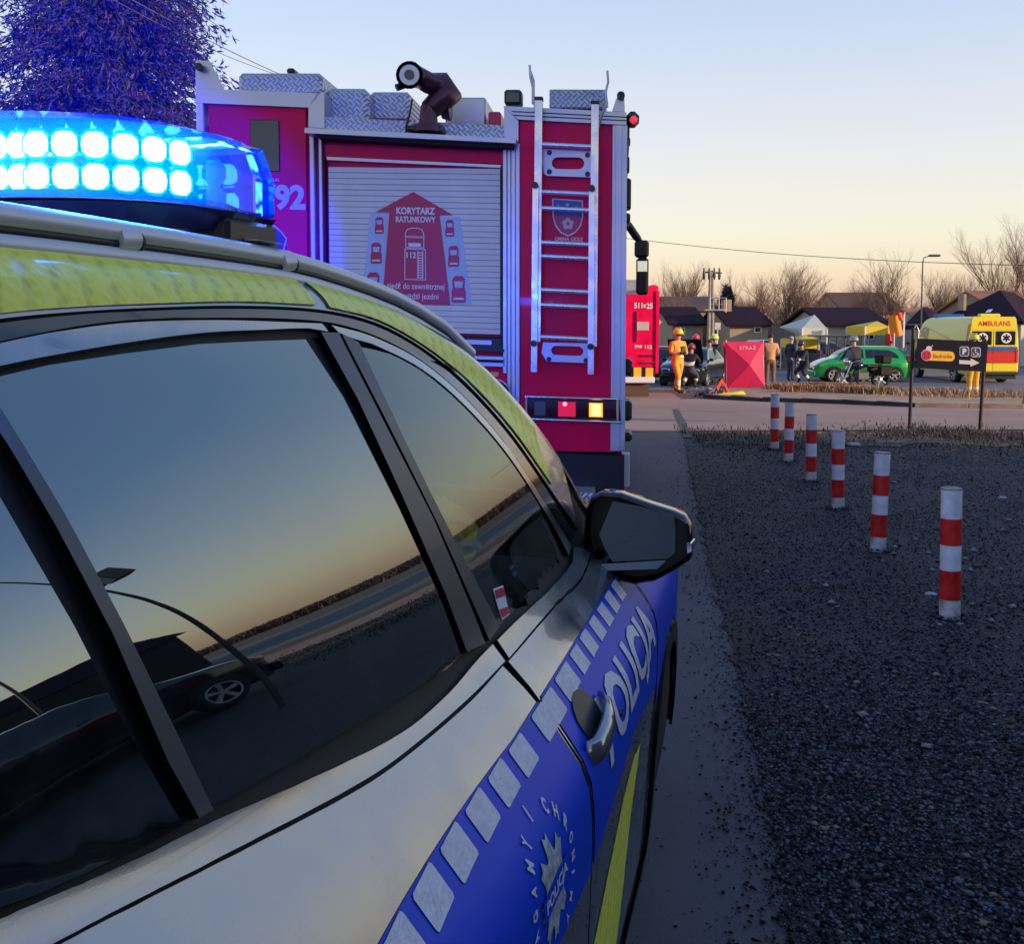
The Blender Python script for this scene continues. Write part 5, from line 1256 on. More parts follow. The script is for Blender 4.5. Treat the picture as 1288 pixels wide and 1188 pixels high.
lw2 = M['decal_white']
def T2(txt, x0, y0, x1, y1, bold=.003):
    (a, b), (c, d) = A2(x0, y0), A2(x1, y1); return text_obj(txt, .1, lw2, lambda x, y: Vector((a + x, -.012, b + y)), t2, fit=(c - a, d - b), bold=bold)
T2('511', 797.5, 388, 808, 381); T2('25', 813, 388.5, 821, 381.5); T2('998', 798, 438, 807.5, 434.2); T2('112', 811, 438.6, 820, 434.4)
P2_([(809.5, 383), (812, 383), (812, 387), (809.5, 387)], -.014, -.005, 'number_mark', lw2)
B2(801, 405, 816, 416, -.03, 0, 'equipment_plate', mat('plate_grey', (.5, .42, .42), .5), bev=.01)
B2(800, 392, 801, 430, -.05, -.01, 'grab_rail', M['chrome'])
B2(806.5, 446.5, 825, 448.2, -.06, 0, 'grab_rail', M['chrome']); B2(807, 455.5, 825, 457, -.06, 0, 'grab_rail', M['chrome'])
B2(794, 462, 824, 476, -.02, .2, 'lamp_panel', M['black_plastic'])
am = mat('amber_lamp', (.75, .33, .02), .35, emit=(1, .45, .03), estr=.35)
B2(797, 462.5, 806.5, 475, -.05, 0, 'rear_lamp', am, bev=.01); B2(812, 463, 821.5, 475, -.05, 0, 'rear_lamp', am, bev=.01)
B2(716, 474.5, 823.5, 482, -.12, .3, 'bumper', M['white_paint'], bev=.02)
B2(716, 482, 816, 499, .1, .3, 'mud_flap', mat('brown_flap', (.10, .06, .04), .8)); B2(716, 482, 812, 498, .3, 6.5, 'chassis', M['dark_under'])
for s_, wx in ((1, A2(818, 470)[0]), (-1, A2(722, 470)[0])):
    for wy in (1.5, 5.5): wheel(t2, wx, wy, ground_z(Y2) + .5, .5, .3, s_)
P2_([(828, 400), (832, 405), (832, 406), (828, 411)], 1.0, 1.05, 'marker_board', mat('pale_orange', (.7, .4, .25), .5))

# ------------------------------------------------------------------ generic cars
def make_car(name, label, loc, rz, paint, wins=True, L=3.75, Wd=.81, Hh=1.43, kind='hatch', group=None, open_bonnet=False, colour_trim=None):
    t = thing(name, label, 'car', loc, rz, group)
    y0, y1 = -L/2, L/2
    if kind == 'hatch':
        ze = [(y0, .70), (y0 + .05, .95), (y0 + .18, 1.10), (y0 + .45, Hh - .16), (y0 + .8, Hh - .08), (0.05, Hh - .07), (.35, Hh - .14), (.80, 1.10), (.98, .93), (1.2, .88), (y1 - .25, .74), (y1 - .05, .62), (y1, .5)]
        H = [(y0, .75), (y0 + .05, 1.02), (y0 + .18, 1.24), (y0 + .45, Hh - .04), (y0 + .8, Hh), (.05, Hh), (.35, Hh - .05), (.82, 1.16), (1.05, .99), (1.25, .95), (y1 - .25, .80), (y1 - .05, .66), (y1, .52)]
        belt, roofz, ga, gb = .92, Hh - .11, y0 + .42, .72
    else:
        ze = [(y0, .70), (y0 + .05, .85), (y0 + .4, .95), (y0 + .95, Hh - .17), (y0 + 1.5, Hh - .08), (0.1, Hh - .07), (.4, Hh - .16), (.95, 1.0), (1.15, .90), (y1 - .3, .76), (y1 - .05, .62), (y1, .5)]
        H = [(y0, .75), (y0 + .05, .90), (y0 + .4, 1.02), (y0 + .95, Hh - .08), (y0 + 1.5, Hh), (.1, Hh), (.4, Hh - .06), (.95, 1.08), (1.2, .97), (y1 - .3, .83), (y1 - .05, .66), (y1, .52)]
        belt, roofz, ga, gb = .92, Hh - .12, y0 + .8, .78
    f = Form([(.18, Wd - .05), (.35, Wd), (.6, Wd + .02), (.80, Wd), (.92, Wd - .06), (roofz, Wd - .24), (Hh + .1, Wd - .30)], ze, H, [(y0, .80), (y0 + .12, .92), (y0 + .5, .99), (0, 1.0), (y1 - .8, .98), (y1 - .3, .90), (y1 - .05, .78), (y1, .70)], .2, y0, y1)
    f.shell(ny=60, nv=36, inset=0.0).build('body', paint, t)
    V = lambda pts: [(y, min(.995, f.v_of(y, z))) for y, z in pts]
    gm_ = M['car_glass']
    for s_ in (1, -1):
        patch(f, V([(-.05, belt + .03), (gb - .05, belt + .03), (gb - .14, belt + .10), (.34, roofz - .10), (.02, roofz - .02), (-.05, roofz - .02)]), 'side_window', gm_, t, .006, s_, step=.1, skirt=.004)
        patch(f, V([(ga + .02, belt + .08), (ga + .10, belt + .03), (-.13, belt + .03), (-.13, roofz - .02), (ga + .45, roofz - .04), (ga + .16, roofz - .16)]), 'side_window', gm_, t, .006, s_, step=.1, skirt=.004)
        patch(f, V([(-.9, .24), (1.0, .24), (1.0, .31), (-.9, .31)]), 'sill_trim', M['black_plastic'], t, .008, s_, step=.2)
        patch(f, V([(-.085, .34), (-.075, .34), (-.075, .90), (-.085, .90)]), 'door_gap', M['dark_under'], t, .003, s_, step=.2, skirt=0)
        patch(f, V([(.84, .34), (.85, .34), (.85, .85), (.84, .85)]), 'door_gap', M['dark_under'], t, .003, s_, step=.2, skirt=0)
        patch(f, V([(.0, .80), (.16, .80), (.16, .83), (.0, .83)]), 'door_handle', M['black_plastic'], t, .02, s_, step=.2, skirt=.02)
        for wy in (y0 + .62, y1 - .75):
            arc = [(wy + .35*math.cos(math.pi*k/12), .30 + .34*math.sin(math.pi*k/12)) for k in range(13)]
            patch(f, V([(wy + .35, .22)] + arc + [(wy - .35, .22)]), 'wheel_arch', M['dark_under'], t, .004, s_, step=.1, skirt=0)
            wheel(t, s_*(Wd + .005), wy, .29, .29, .18, s_, 5)
        hx = Wd*.62
        MB().box(s_*hx - .17, y1 - .16, .56, s_*hx + .14, y1 - .03, .70, bev=.04).build('headlight', M['chrome'], t)
        MB().box(s_*(Wd - .13) - .07, y0 - .01, .80, s_*(Wd - .13) + .05, y0 + .12, 1.06, bev=.02).build('tail_light', mat('tail_red', (.5, .06, .03), .3, coat=.5) if 'tail_red' not in bpy.data.materials else bpy.data.materials['tail_red'], t)
        MB().box(s_*(Wd + .02) - .06, gb - .02, .93, s_*(Wd + .02) + .10, gb + .10, 1.04, bev=.025).build('wing_mirror', paint, t)
    u = .0
    cap_patch(f, .36 if kind == 'hatch' else .42, .90 if kind == 'hatch' else 1.0, 1.10, 'windscreen', gm_, t, .006, ny=8, nv=8)
    cap_patch(f, y0 + .10, y0 + (.42 if kind == 'hatch' else .9), 1.12, 'rear_window', gm_, t, .006, ny=8, nv=8)
    MB().box(-Wd + .12, y1 - .06, .26, Wd - .12, y1 + .03, .46, bev=.03).build('front_bumper', paint, t)
    MB().box(-.35, y1 - .02, .48, .35, y1 + .02, .56, bev=.01).build('grille', M['black_plastic'], t)
    MB().box(-Wd + .10, y0 - .05, .28, Wd - .10, y0 + .06, .48, bev=.03).build('rear_bumper', M['black_plastic'], t)
    MB().box(-.26, y0 - .065, .5, .26, y0 - .04, .61).build('number_plate', M['white_paint'], t)
    if open_bonnet:
        b = MB().box(-.62, 0, -.015, .62, .95, .015, bev=.01).build('bonnet', paint, t, (0, .95, 1.0)); b.rotation_euler = (R(52), 0, 0)
    return t
green = mat('green_car_paint', (.015, .36, .06), .22, .2, coat=.9)
black = mat('black_car_paint', (.008, .009, .014), .15, .3, coat=1)
g0 = gpt(1078, 480)
make_car('parked_car', 'green three door hatchback parked side on behind the black motorcycle', (g0.x, g0.y, ground_z(g0.y)), R(90 - 4), green, L=3.72)
b0 = gpt(884, 487)
make_car('crashed_car', 'damaged black car with raised bonnet beside the red screen', (b0.x, b0.y + 1.9, ground_z(b0.y + 1)), R(180 - 24), black, kind='sedan', L=4.2, Wd=.86, open_bonnet=True)
s0 = gpt(978, 462)
make_car('parked_car', 'cream hatchback seen from behind beside the wooden fence', (s0.x - .1, s0.y + 4, ground_z(s0.y)), R(8), mat('cream_paint', (.55, .45, .36), .3, .1, coat=.7), L=3.9)
w0 = gpt(846, 486)
make_car('parked_car', 'dark maroon car half hidden behind the walking yellow firefighter', (w0.x - .5, w0.y + 3, ground_z(w0.y)), R(90), mat('maroon_paint', (.06, .02, .025), .3, .2, coat=.7), kind='sedan', L=4.3)
o0 = gpt(1040, 466)
make_car('parked_car', 'dark car parked beyond the green hatchback by the market tent', (o0.x, o0.y + 3, ground_z(o0.y)), R(70), mat('dark_blue_paint', (.02, .022, .04), .25, .3, coat=.8), kind='sedan', L=4.3)
for (x_, y_, r_, p_, lb_) in ((9.6, 7.6, 8, black, 'black saloon parked on the gravel right of the camera'), (12.4, 9.3, 8, mat('steel_paint', (.12, .13, .15), .25, .6, coat=.8), 'steel grey hatchback parked on the gravel right of the camera'), (15.2, 6.5, 8, mat('navy_paint', (.012, .016, .04), .25, .3, coat=.8), 'navy saloon parked in front of the store')):
    make_car('parked_car', lb_, (x_, y_, 0), R(r_), p_, kind='sedan', L=4.4, Wd=.87)

# ------------------------------------------------------------------ ambulance
ya = mat('ambulance_yellow', (.80, .66, .02), .35, coat=.4); pale = mat('ambulance_lime', (.74, .74, .20), .4, coat=.3)
ar = mat('ambulance_red', (.62, .02, .015), .35, coat=.3); ab = mat('ambulance_blue', (.015, .10, .38), .35)
q0 = at_y(1250, 408, 39.2); am_ = thing('ambulance', 'yellow ambulance with red band seen from behind, parked behind the dark sign', 'ambulance', (q0.x, q0.y, ground_z(q0.y)), R(0.0))
fa = Form([(.3, .96), (.6, 1.0), (1.2, 1.0), (1.8, .96), (2.4, .88), (2.7, .82)], [(0, 2.38), (.3, 2.44), (4.1, 2.44), (4.5, 2.30), (5.1, 1.45), (5.3, 1.25), (5.75, 1.05), (5.95, .8)], [(0, 2.52), (.3, 2.60), (4.1, 2.60), (4.5, 2.48), (5.1, 1.55), (5.3, 1.32), (5.75, 1.12), (5.95, .85)], [(0, .985), (.3, 1.0), (4.8, 1.0), (5.6, .93), (5.95, .78)], .38, 0, 5.95)
fa.shell(ny=50, nv=36, inset=0).build('body', pale, am_)
VA = lambda pts: [(y, min(.99, fa.v_of(y, z))) for y, z in pts]
for s_ in (1, -1):
    patch(fa, VA([(.05, .45), (5.3, .45), (5.3, .62), (.05, .62)]), 'side_stripe', pale, am_, .008, s_, step=.2)
    patch(fa, VA([(.05, .64), (5.4, .64), (5.4, .98), (.05, .98)]), 'dark_band', black, am_, .006, s_, step=.2)
    patch(fa, VA([(.05, 1.30), (5.2, 1.30), (5.2, 1.42), (.05, 1.42)]), 'dark_band', black, am_, .006, s_, step=.2)
    patch(fa, VA([(.05, 1.02), (5.3, 1.02), (5.3, 1.26), (.05, 1.26)]), 'side_stripe', ya, am_, .007, s_, step=.2)
    patch(fa, VA([(3.7, 1.5), (4.9, 1.5), (4.65, 2.0), (3.7, 2.1)]), 'cab_window', M['car_glass'], am_, .008, s_, step=.2)
    patch(fa, VA([(.02, .5), (.16, .5), (.16, 2.3), (.02, 2.3)]), 'corner_strip', ar, am_, .009, s_, step=.15)
    for wy in (1.15, 4.85):
        arc = [(wy + .42*math.cos(math.pi*k/12), .34 + .42*math.sin(math.pi*k/12)) for k in range(13)]
        patch(fa, VA(arc), 'wheel_arch', M['dark_under'], am_, .012, s_, step=.15, skirt=0)
        wheel(am_, s_*1.0, wy, .34, .34, .22, s_, 6)
def AB(x0, z0, x1, z1, name, m, d=.02, par=None, y=0): return MB().box(x0, y - d, z0, x1, y - .0, z1, bev=min(.01, d*.4)).build(name, m, par or am_)
AB(-.93, .50, .93, .80, 'rear_panel', ya, .03); AB(-.93, .81, .93, 1.20, 'red_band', ar, .032); AB(-.93, 1.21, .93, 1.27, 'red_band', ar, .03); AB(-.92, 1.28, .92, 1.43, 'blue_band', ab, .032)
AB(-.9, 1.44, .9, 2.08, 'rear_door_frame', ya, .025)
MB().prism([(-.88, 2.09), (.88, 2.09), (.84, 2.50), (.78, 2.58), (-.78, 2.58), (-.84, 2.50)], -.035, .02, 'y').build('header_panel', ya, am_)
for sx_ in (-.45, .45):
    w = AB(sx_ - .38, 1.50, sx_ + .38, 2.03, 'rear_window', M['car_glass'], .035)
    MB().tube([(sx_ + .03, -.036, 1.77), (sx_ + .03, -.042, 1.77)], .20, 20).build('star_disc', M['white_paint'], w)
    for k in range(3):
        a = R(60*k); c, s_ = math.cos(a), math.sin(a)
        MB().add([(sx_ + .03 + x*c - z*s_, -.044 - .0006*k, 1.77 + x*s_ + z*c) for x, z in ((-.035, -.15), (.035, -.15), (.035, .15), (-.035, .15))], [(0,1,2,3)]).build('star_bar', M['black_gloss'], w)
AB(-.008, .5, .008, 2.05, 'door_gap', M['dark_under'], .036)
text_obj('AMBULANS', .2, ar, lambda x, y: Vector((-.62 + x, -.038, 2.22 + y)), am_, fit=(1.24, .20), bold=.006)
AB(-.95, .36, .95, .48, 'rear_bumper', M['black_plastic'], .12); AB(-.9, .2, .9, .36, 'tow_bar', M['dark_under'], .0 + .01)
for sx_ in (-.9, .9): AB(sx_ - .05, .85, sx_ + .05, 1.35, 'tail_light', ar, .05)
MB().box(-.4, .3, 2.58, .4, .55, 2.70, bev=.04).build('roof_beacon', ya, am_); MB().box(-.6, 3.9, 2.58, .6, 4.2, 2.72, bev=.05).build('roof_beacon', ab, am_)

# ------------------------------------------------------------------ direction sign
YS = gpt(1147, 542).y
board_m = mat('board_grey', (.012, .013, .028), .6, spec=.1); pole_m = mat('sign_pole', (.018, .012, .014), .5)
sg = thing('direction_sign', 'dark grey shop direction board with white arrow standing on two thin posts', 'sign', (0, YS, 0))
def S(px, py, w=0.0): p = at_y(px, py, YS + w); return (p.x, p.z)
def SP(pts, w0, w1, name, m, par=None): return MB().prism([S(x, y, min(w0, w1)) for x, y in pts], w0, w1, 'y').build(name, m, par or sg)
for (x0, y0, x1, y1) in ((1144.5, 543, 1149.5, 412), (1233, 541, 1240.5, 428)):
    a, b = S(x0, y0), S(x1, y1); MB().tube([(a[0], .02, a[1] - .05), (b[0], .02, b[1])], .026, 12).build('post', pole_m, sg)
a, b, c = S(1149.5, 415), S(1153, 411), S(1156, 416); d_ = S(1154.5, 440)
MB().tube([(a[0], .02, a[1]), (b[0], .02, b[1] + .02), (c[0], .02, c[1]), (d_[0], .02, d_[1])], .014, 8).build('post_hook', M['alu'], sg)
bd = SP([(1155, 426), (1243, 430), (1240, 468), (1153.5, 463)], -.04, .0, 'board', board_m)
def disc(cx_, cy_, rx, ry, n=20): return [(cx_ + rx*math.cos(2*math.pi*i/n), cy_ + ry*math.sin(2*math.pi*i/n)) for i in range(n)]
yl = mat('sign_yellow', (.85, .50, .03), .5); rd = mat('sign_red', (.55, .02, .06), .5); pw_ = mat('sign_pale', (.62, .60, .62), .5); sb_ = mat('sign_blue', (.03, .045, .13), .5)
SP([(1165, 441)] + [(1196 + 4.8*math.sin(math.pi*i/10), 448.5 - 6.2*math.cos(math.pi*i/10)) for i in range(11)] + [(1165, 453.5)], -.045, -.039, 'name_plate', yl, bd)
SP(disc(1165.5, 447, 7, 7.3), -.049, -.039, 'emblem', pw_, bd); SP(disc(1165.5, 447.2, 6.1, 6.4), -.052, -.040, 'emblem_disc', rd, bd); SP(disc(1168.5, 438.8, 3.7, 3.4), -.050, -.039, 'emblem_head', pw_, bd)
for dx in (-2.2, 2.2): SP([(1168.5 + dx, 437), (1168.5 + dx*2.2, 434), (1168.9 + dx*2.2, 434.4), (1169.2 + dx, 437.4)], -.047, -.039, 'emblem_feeler', pw_, bd)
for dx, dy in ((-2.6, -1.5), (2.4, -1.8), (-2.2, 2.6), (2.4, 2.4)): SP(disc(1165.5 + dx, 447 + dy, 1.3, 1.3, 8), -.054, -.0515, 'emblem_spot', mat('spot_dark', (.2, .01, .03), .5) if 'spot_dark' not in bpy.data.materials else bpy.data.materials['spot_dark'], bd)
def ST(txt, x0, y0, x1, y1, m, w, bold=0.0):
    (a, b), (c, d) = S(x0, y0, w), S(x1, y1, w); return text_obj(txt, .1, m, lambda x, y: Vector((a + x, w, b + y)), bd, fit=(c - a, d - b), bold=bold)
ST('Biedronka', 1173.5, 451, 1197.5, 445.5, mat('sign_brown', (.35, .08, .03), .5), -.0465, .001)
for (x0, y0) in ((1207, 436), (1221.5, 437)):
    def rr_(x0, y0, x1, y1, r=1.8): return [(x0 + r, y0), (x1 - r, y0), (x1, y0 + r), (x1, y1 - r), (x1 - r, y1), (x0 + r, y1), (x0, y1 - r), (x0, y0 + r)]
    SP(rr_(x0, y0, x0 + 12, y0 + 12.5), -.044, -.039, 'pictogram_border', pw_, bd); SP(rr_(x0 + .7, y0 + .7, x0 + 11.3, y0 + 11.8), -.046, -.040, 'pictogram_field', sb_, bd)
ST('P', 1210.5, 446, 1216, 438.5, pw_, -.0475, .006)
SP(disc(1227, 439.8, 1.0, 1.0, 8), -.048, -.046, 'wheelchair_icon', pw_, bd)
def stroke(pts, t, name, w=-.048):
    mb = MB()
    for (xa, ya_), (xb, yb) in zip(pts[:-1], pts[1:]):
        L = math.hypot(xb-xa, yb-ya_); nx, ny = -(yb-ya_)/L*t, (xb-xa)/L*t; mb.prism([S(xa+nx, ya_+ny, w), S(xb+nx, yb+ny, w), S(xb-nx, yb-ny, w), S(xa-nx, ya_-ny, w)], w, w + .0015, 'y')
    return mb.build(name, pw_, bd)
stroke([(1227, 441), (1227.4, 444.3), (1230, 444.3), (1231.5, 447)], .45, 'wheelchair_icon'); stroke([(1227 + 2.9*math.cos(a), 445.2 + 2.7*math.sin(a)) for a in [R(-160 - 22*k + 0) for k in range(10)]], .4, 'wheelchair_icon', -.0485)
SP([(1206.5, 453), (1221, 453.8), (1221, 450.8), (1232, 456.8), (1220.5, 461.3), (1220.5, 458.7), (1206.5, 457.8)], -.046, -.039, 'arrow', pw_, bd)

# ------------------------------------------------------------------ red privacy screen, triangle, bag
sc_m = mat('screen_red', (.62, .012, .09), .6, var=.05, vscale=3); sc_m2 = mat('screen_pale', (.70, .10, .16), .6)
c4 = [(911.5, 430), (961, 430), (962.5, 487), (914, 491)]; ysn = gpt(938, 490).y; AT = lambda x, y, w=0: at_y(x, y, ysn + w)
scn = thing('privacy_screen', 'square red pop up privacy screen with raised centre in front of the black car', 'screen', (0, ysn, 0))
cor = [AT(*p) - Vector((0, ysn, 0)) for p in c4]; hub = AT(943, 459, -.28) - Vector((0, ysn, 0))
for i in range(4):
    a, b = cor[i], cor[(i+1) % 4]; mid = (a + b)/2; n_ = 8; V = []; F = []
    for u in range(n_ + 1):
        for w_ in range(n_ + 1):
            e_ = a.lerp(b, w_/n_); sag = math.sin(math.pi*w_/n_)*.04*(1 - u/n_); e_ = e_ + (hub - e_).normalized()*sag; V.append(e_.lerp(hub, u/n_))
    for u in range(n_):
        for w_ in range(n_): F.append([u*(n_+1) + w_, u*(n_+1) + w_ + 1, (u+1)*(n_+1) + w_ + 1, (u+1)*(n_+1) + w_])
    MB().add(V, F, 0, True).build('fabric_panel', sc_m, scn)
MB().add([Vector(c) + Vector((0, .25, 0)) for c in cor] + [c + Vector((0, .26, 0)) for c in cor], [(0,1,2,3), (4,5,6,7), (0,1,5,4), (1,2,6,5), (2,3,7,6), (3,0,4,7)]).build('backing_cloth', sc_m, scn)
for i in range(4): MB().tube([cor[i], hub + Vector((0, .02, 0))], .008, 5).build('spoke_pole', mat('pole_pale', (.6, .2, .25), .5) if 'pole_pale' not in bpy.data.materials else bpy.data.materials['pole_pale'], scn)
for x in (913.5, 960): MB().tube([AT(x, 428, .02) - Vector((0, ysn, 0)), AT(x + .5, 491, .02) - Vector((0, ysn, 0))], .018, 6).build('leg', M['white_paint'], scn)
text_obj('STRAŻ', .1, mat('screen_print', (.75, .35, .42), .6), lambda x, y: Vector((AT(929, 440).x + x, -.135 + y*.25, AT(929, 440).z + y)), scn, fit=(.55, .15), bold=.002)
tq = gpt(908, 498); tw = thing('warning_triangle', 'small red warning triangle standing at the left foot of the red screen', 'warning triangle', tq)
ro = mat('triangle_orange', (.85, .10, .05), .4, emit=None)
def tri(s, z): return [(-s, z), (s, z), (0, z + s*1.75)]
o_ = MB(); a_ = tri(.26, .04); b_ = tri(.14, .11); V = [(x, -.02, z) for x, z in a_ + b_] + [(x, .02, z) for x, z in a_ + b_]
o_.add(V, [(0,1,4,3), (1,2,5,4), (2,0,3,5), (6,7,10,9), (7,8,11,10), (8,6,9,11), (0,1,7,6), (1,2,8,7), (2,0,6,8), (3,4,10,9), (4,5,11,10), (5,3,9,11)]).build('reflector_frame', ro, tw)
MB().box(-.25, -.08, 0, .25, -.05, .04, bev=.005).build('foot', M['black_plastic'], tw); MB().box(-.25, .05, 0, .25, .08, .04, bev=.005).build('foot', M['black_plastic'], tw)
tq = gpt(919, 500); yb_ = MB(); yb_.tube([(-.35, 0, .05), (-.15, -.03, .07), (.1, .02, .08), (.32, -.02, .09), (.40, 0, .06)], [.04, .06, .07, .09, .03], 10); tag(yb_.build('hose_bag', mat('bag_yellow', (.75, .62, .03), .6), None, tq), 'yellow bag lying on the ground right of the warning triangle', 'bag')
tq = gpt(888, 499); db = MB()
for k in range(7):
    a = k*1.1; db.tube([(-.3 + .12*k, .1*math.sin(a), .02), (-.2 + .12*k, .12*math.cos(a), .10 + .16*(k > 3)*random.random()), (-.1 + .12*k, .1*math.sin(a + 2), .03)], [.03, .045, .02], 6)
tag(db.build('hose_pile', M['black_rubber'], None, tq), 'dark hose and gear heaped left of the warning triangle', 'hose')

# ------------------------------------------------------------------ people
band_m = mat('reflective_band', (.75, .75, .55), .4)
PM = {}
def cm_(name, col, **k):
    if name not in PM: PM[name] = mat(name, col, .75, var=.15, vscale=6, **k)
    return PM[name]
def person(label, px, pyf, pyh, face, upper, lower, boots, arms='down', legs='stand', head='hair', headcol=None, bands=False, group=None, lean=0.0, feet_hidden=False, pos=None, H=None, crouch=0.0, skin=None):
    p = pos or gpt(px, pyf); 
    if H is None: H = (pyf - pyh)*p.y/FPX
    k = H/1.76
    t = thing('person', label, 'person', (p.x, p.y, ground_z(p.y)), face)
    J = {}; B = 1.28 if bands else 1.12
    def j(n, x, y, z, r): J[n] = (Vector((x, y, z))*k, r*k*(B if r > .04 and n[:2] not in ('hd', 'ne') else 1))
    cz = -crouch
    j('pel', 0, 0, .96 + cz, .135); j('wai', 0, lean*.3, 1.12 + cz, .13); j('che', 0, lean*.8, 1.34 + cz, .155); j('nek', 0, lean, 1.49 + cz, .062); j('hd0', 0, lean + .02, 1.58 + cz, .075); j('hd1', 0, lean + .03, 1.68 + cz, .088)
    for s, n in ((1, 'r'), (-1, 'l')):
        j('sh' + n, s*.19, lean*.9, 1.42 + cz, .07)
        if arms == 'down': e_, w_ = (s*.26, .0 + lean, 1.14), (s*.27, .10 + lean, .90)
        elif arms == 'front': e_, w_ = (s*.25, .04 + lean, 1.14), (s*.08, .28 + lean, 1.16)
        elif arms == 'walk': e_, w_ = (s*.27, -s*.08 + lean, 1.15), (s*.2, .16 + lean, 1.02)
        elif arms == 'up': e_, w_ = (s*.24, .14 + lean, 1.22), (s*.07, .22 + lean, 1.42)
        elif arms == 'reach': e_, w_ = (s*.24, .2 + lean, 1.2), (s*.18, .42 + lean, 1.08)
        else: e_, w_ = (s*.27, -.03, 1.14), (s*.14, .2, 1.0)
        j('el' + n, e_[0], e_[1], e_[2] + cz, .052); j('wr' + n, w_[0], w_[1], w_[2] + cz, .036)
        d_ = Vector((w_[0]-e_[0], w_[1]-e_[1], w_[2]-e_[2])).normalized(); pv = J['wr' + n][0]/k
        sd = d_.cross(Vector((0, 0, 1))) if abs(d_.z) < .9 else Vector((0, 1, 0)); sd.normalize()
        pm = pv + d_*.07; j('pm' + n, pm.x, pm.y, pm.z, .036)
        for q in range(4):
            off = sd*(q - 1.5)*.020; L_ = (.075, .085, .08, .065)[q]
            a = pm + d_*.035 + off; b = a + d_*L_*.5 - Vector((0, 0, .012)); c = b + d_*L_*.4 - Vector((0, 0, .02))
            j('f%d0%s' % (q, n), a.x, a.y, a.z, .0095); j('f%d1%s' % (q, n), b.x, b.y, b.z, .009); j('f%d2%s' % (q, n), c.x, c.y, c.z, .008)
        a = pm - d_*.02 + sd*s*.035; b = a + sd*s*.02 + d_*.04; j('th0' + n, a.x, a.y, a.z, .011); j('th1' + n, b.x, b.y, b.z, .010)
        if legs == 'stand': kn, an, to = (s*.10, .02, .50), (s*.11, -.02, .09), (s*.14, .13, .035)
        elif legs == 'walk': kn, an, to = (s*.09, .06 + s*.14, .52), (s*.09, -.05 + s*.26, .09 + (.04 if s < 0 else 0)), (s*.11, .10 + s*.26, .04)
        elif legs == 'wide': kn, an, to = (s*.16, .04, .50), (s*.20, -.02, .09), (s*.24, .12, .035)
        elif legs == 'crouch': kn, an, to = (s*.20, .36, .46), (s*.18, .0 + .1*s, .09), (s*.20, .15 + .1*s, .035)
        j('hp' + n, s*.095, 0, .90 + cz, .10); j('kn' + n, kn[0], kn[1], kn[2] + cz*.12, .066); j('an' + n, an[0], an[1], an[2], .045); j('to' + n, to[0], to[1], to[2], .038)
    E = [('pel', 'wai', 'up'), ('wai', 'che', 'up'), ('che', 'nek', 'up'), ('nek', 'hd0', 'hd'), ('hd0', 'hd1', 'hd')]
    for n in 'rl':
        E += [('che', 'sh' + n, 'up'), ('sh' + n, 'el' + n, 'ar'), ('el' + n, 'wr' + n, 'fa'), ('wr' + n, 'pm' + n, 'ha'), ('pel', 'hp' + n, 'lo'), ('hp' + n, 'kn' + n, 'lo'), ('kn' + n, 'an' + n, 'cf'), ('an' + n, 'to' + n, 'bo')]
        for q in range(4): E += [('pm' + n, 'f%d0%s' % (q, n), 'ha'), ('f%d0%s' % (q, n), 'f%d1%s' % (q, n), 'ha'), ('f%d1%s' % (q, n), 'f%d2%s' % (q, n), 'ha')]
        E += [('pm' + n, 'th0' + n, 'ha'), ('th0' + n, 'th1' + n, 'ha')]
    names = list(J); idx = {n: i for i, n in enumerate(names)}
    me = bpy.data.meshes.new('skel'); me.from_pydata([tuple(J[n][0]) for n in names], [(idx[a], idx[b]) for a, b, _ in E], [])
    o = bpy.data.objects.new('skel', me); COL.objects.link(o)
    sm_ = o.modifiers.new('s', 'SKIN'); sm_.use_smooth_shade = True; ss = o.modifiers.new('d', 'SUBSURF'); ss.levels = 1; ss.render_levels = 1
    if not me.skin_vertices: me.attributes  # layer is created by the modifier
    for i, n in enumerate(names):
        r = J[n][1]; fl = .72 if n in ('che', 'wai', 'pel') else 1.0; rx = r*(1.12 if n == 'che' else 1)
        me.skin_vertices[0].data[i].radius = (rx, r*fl if n in ('che', 'wai', 'pel') else r)
        me.skin_vertices[0].data[i].use_root = (n == 'pel')
    bpy.context.view_layer.update()
    bme = bpy.data.meshes.new_from_object(o.evaluated_get(bpy.context.evaluated_depsgraph_get())); bpy.data.objects.remove(o); bpy.data.meshes.remove(me)
    bme.name = 'body'; bme.materials.clear(); sk_ = M['skin']
    for m_ in (upper, lower, boots, sk_, band_m, M['black_rubber']): bme.materials.append(m_)
    segs = [(J[a][0], J[b][0], tg) for a, b, tg in E]
    for pg in bme.polygons:
        c = pg.center; best = 9; tag_ = 'up'; tt = 0
        for a, b, tg in segs:
            ab_ = b - a; u = max(0, min(1, (c - a).dot(ab_)/max(1e-9, ab_.length_squared))); dd = (a + ab_*u - c).length
            if dd < best: best, tag_, tt = dd, tg, u
        mi = {'up': 0, 'ar': 0, 'fa': 0, 'hd': 3, 'ha': 3 if not bands else 5, 'lo': 1, 'cf': 1, 'bo': 2}[tag_]
        if tag_ == 'up' and c.z < 1.0*k + cz*k: mi = 0 if c.z > .90*k + cz*k else 1
        if bands and ((tag_ == 'cf' and .35 < tt < .62) or (tag_ == 'fa' and .45 < tt < .75) or (tag_ == 'up' and 1.12*k < c.z - cz*k < 1.19*k)): mi = 4
        pg.material_index = mi; pg.use_smooth = True
    bo = link('body', bme, t)
    hc = J['hd1'][0]
    mb = MB()
    # face: nose, eyes, mouth, ears
    fm_ = MB(); fm_.ball((hc.x, hc.y + .088*k, hc.z - .03*k), .014*k, seg=6, rings=4); fm_.build('nose', M['skin'], t)
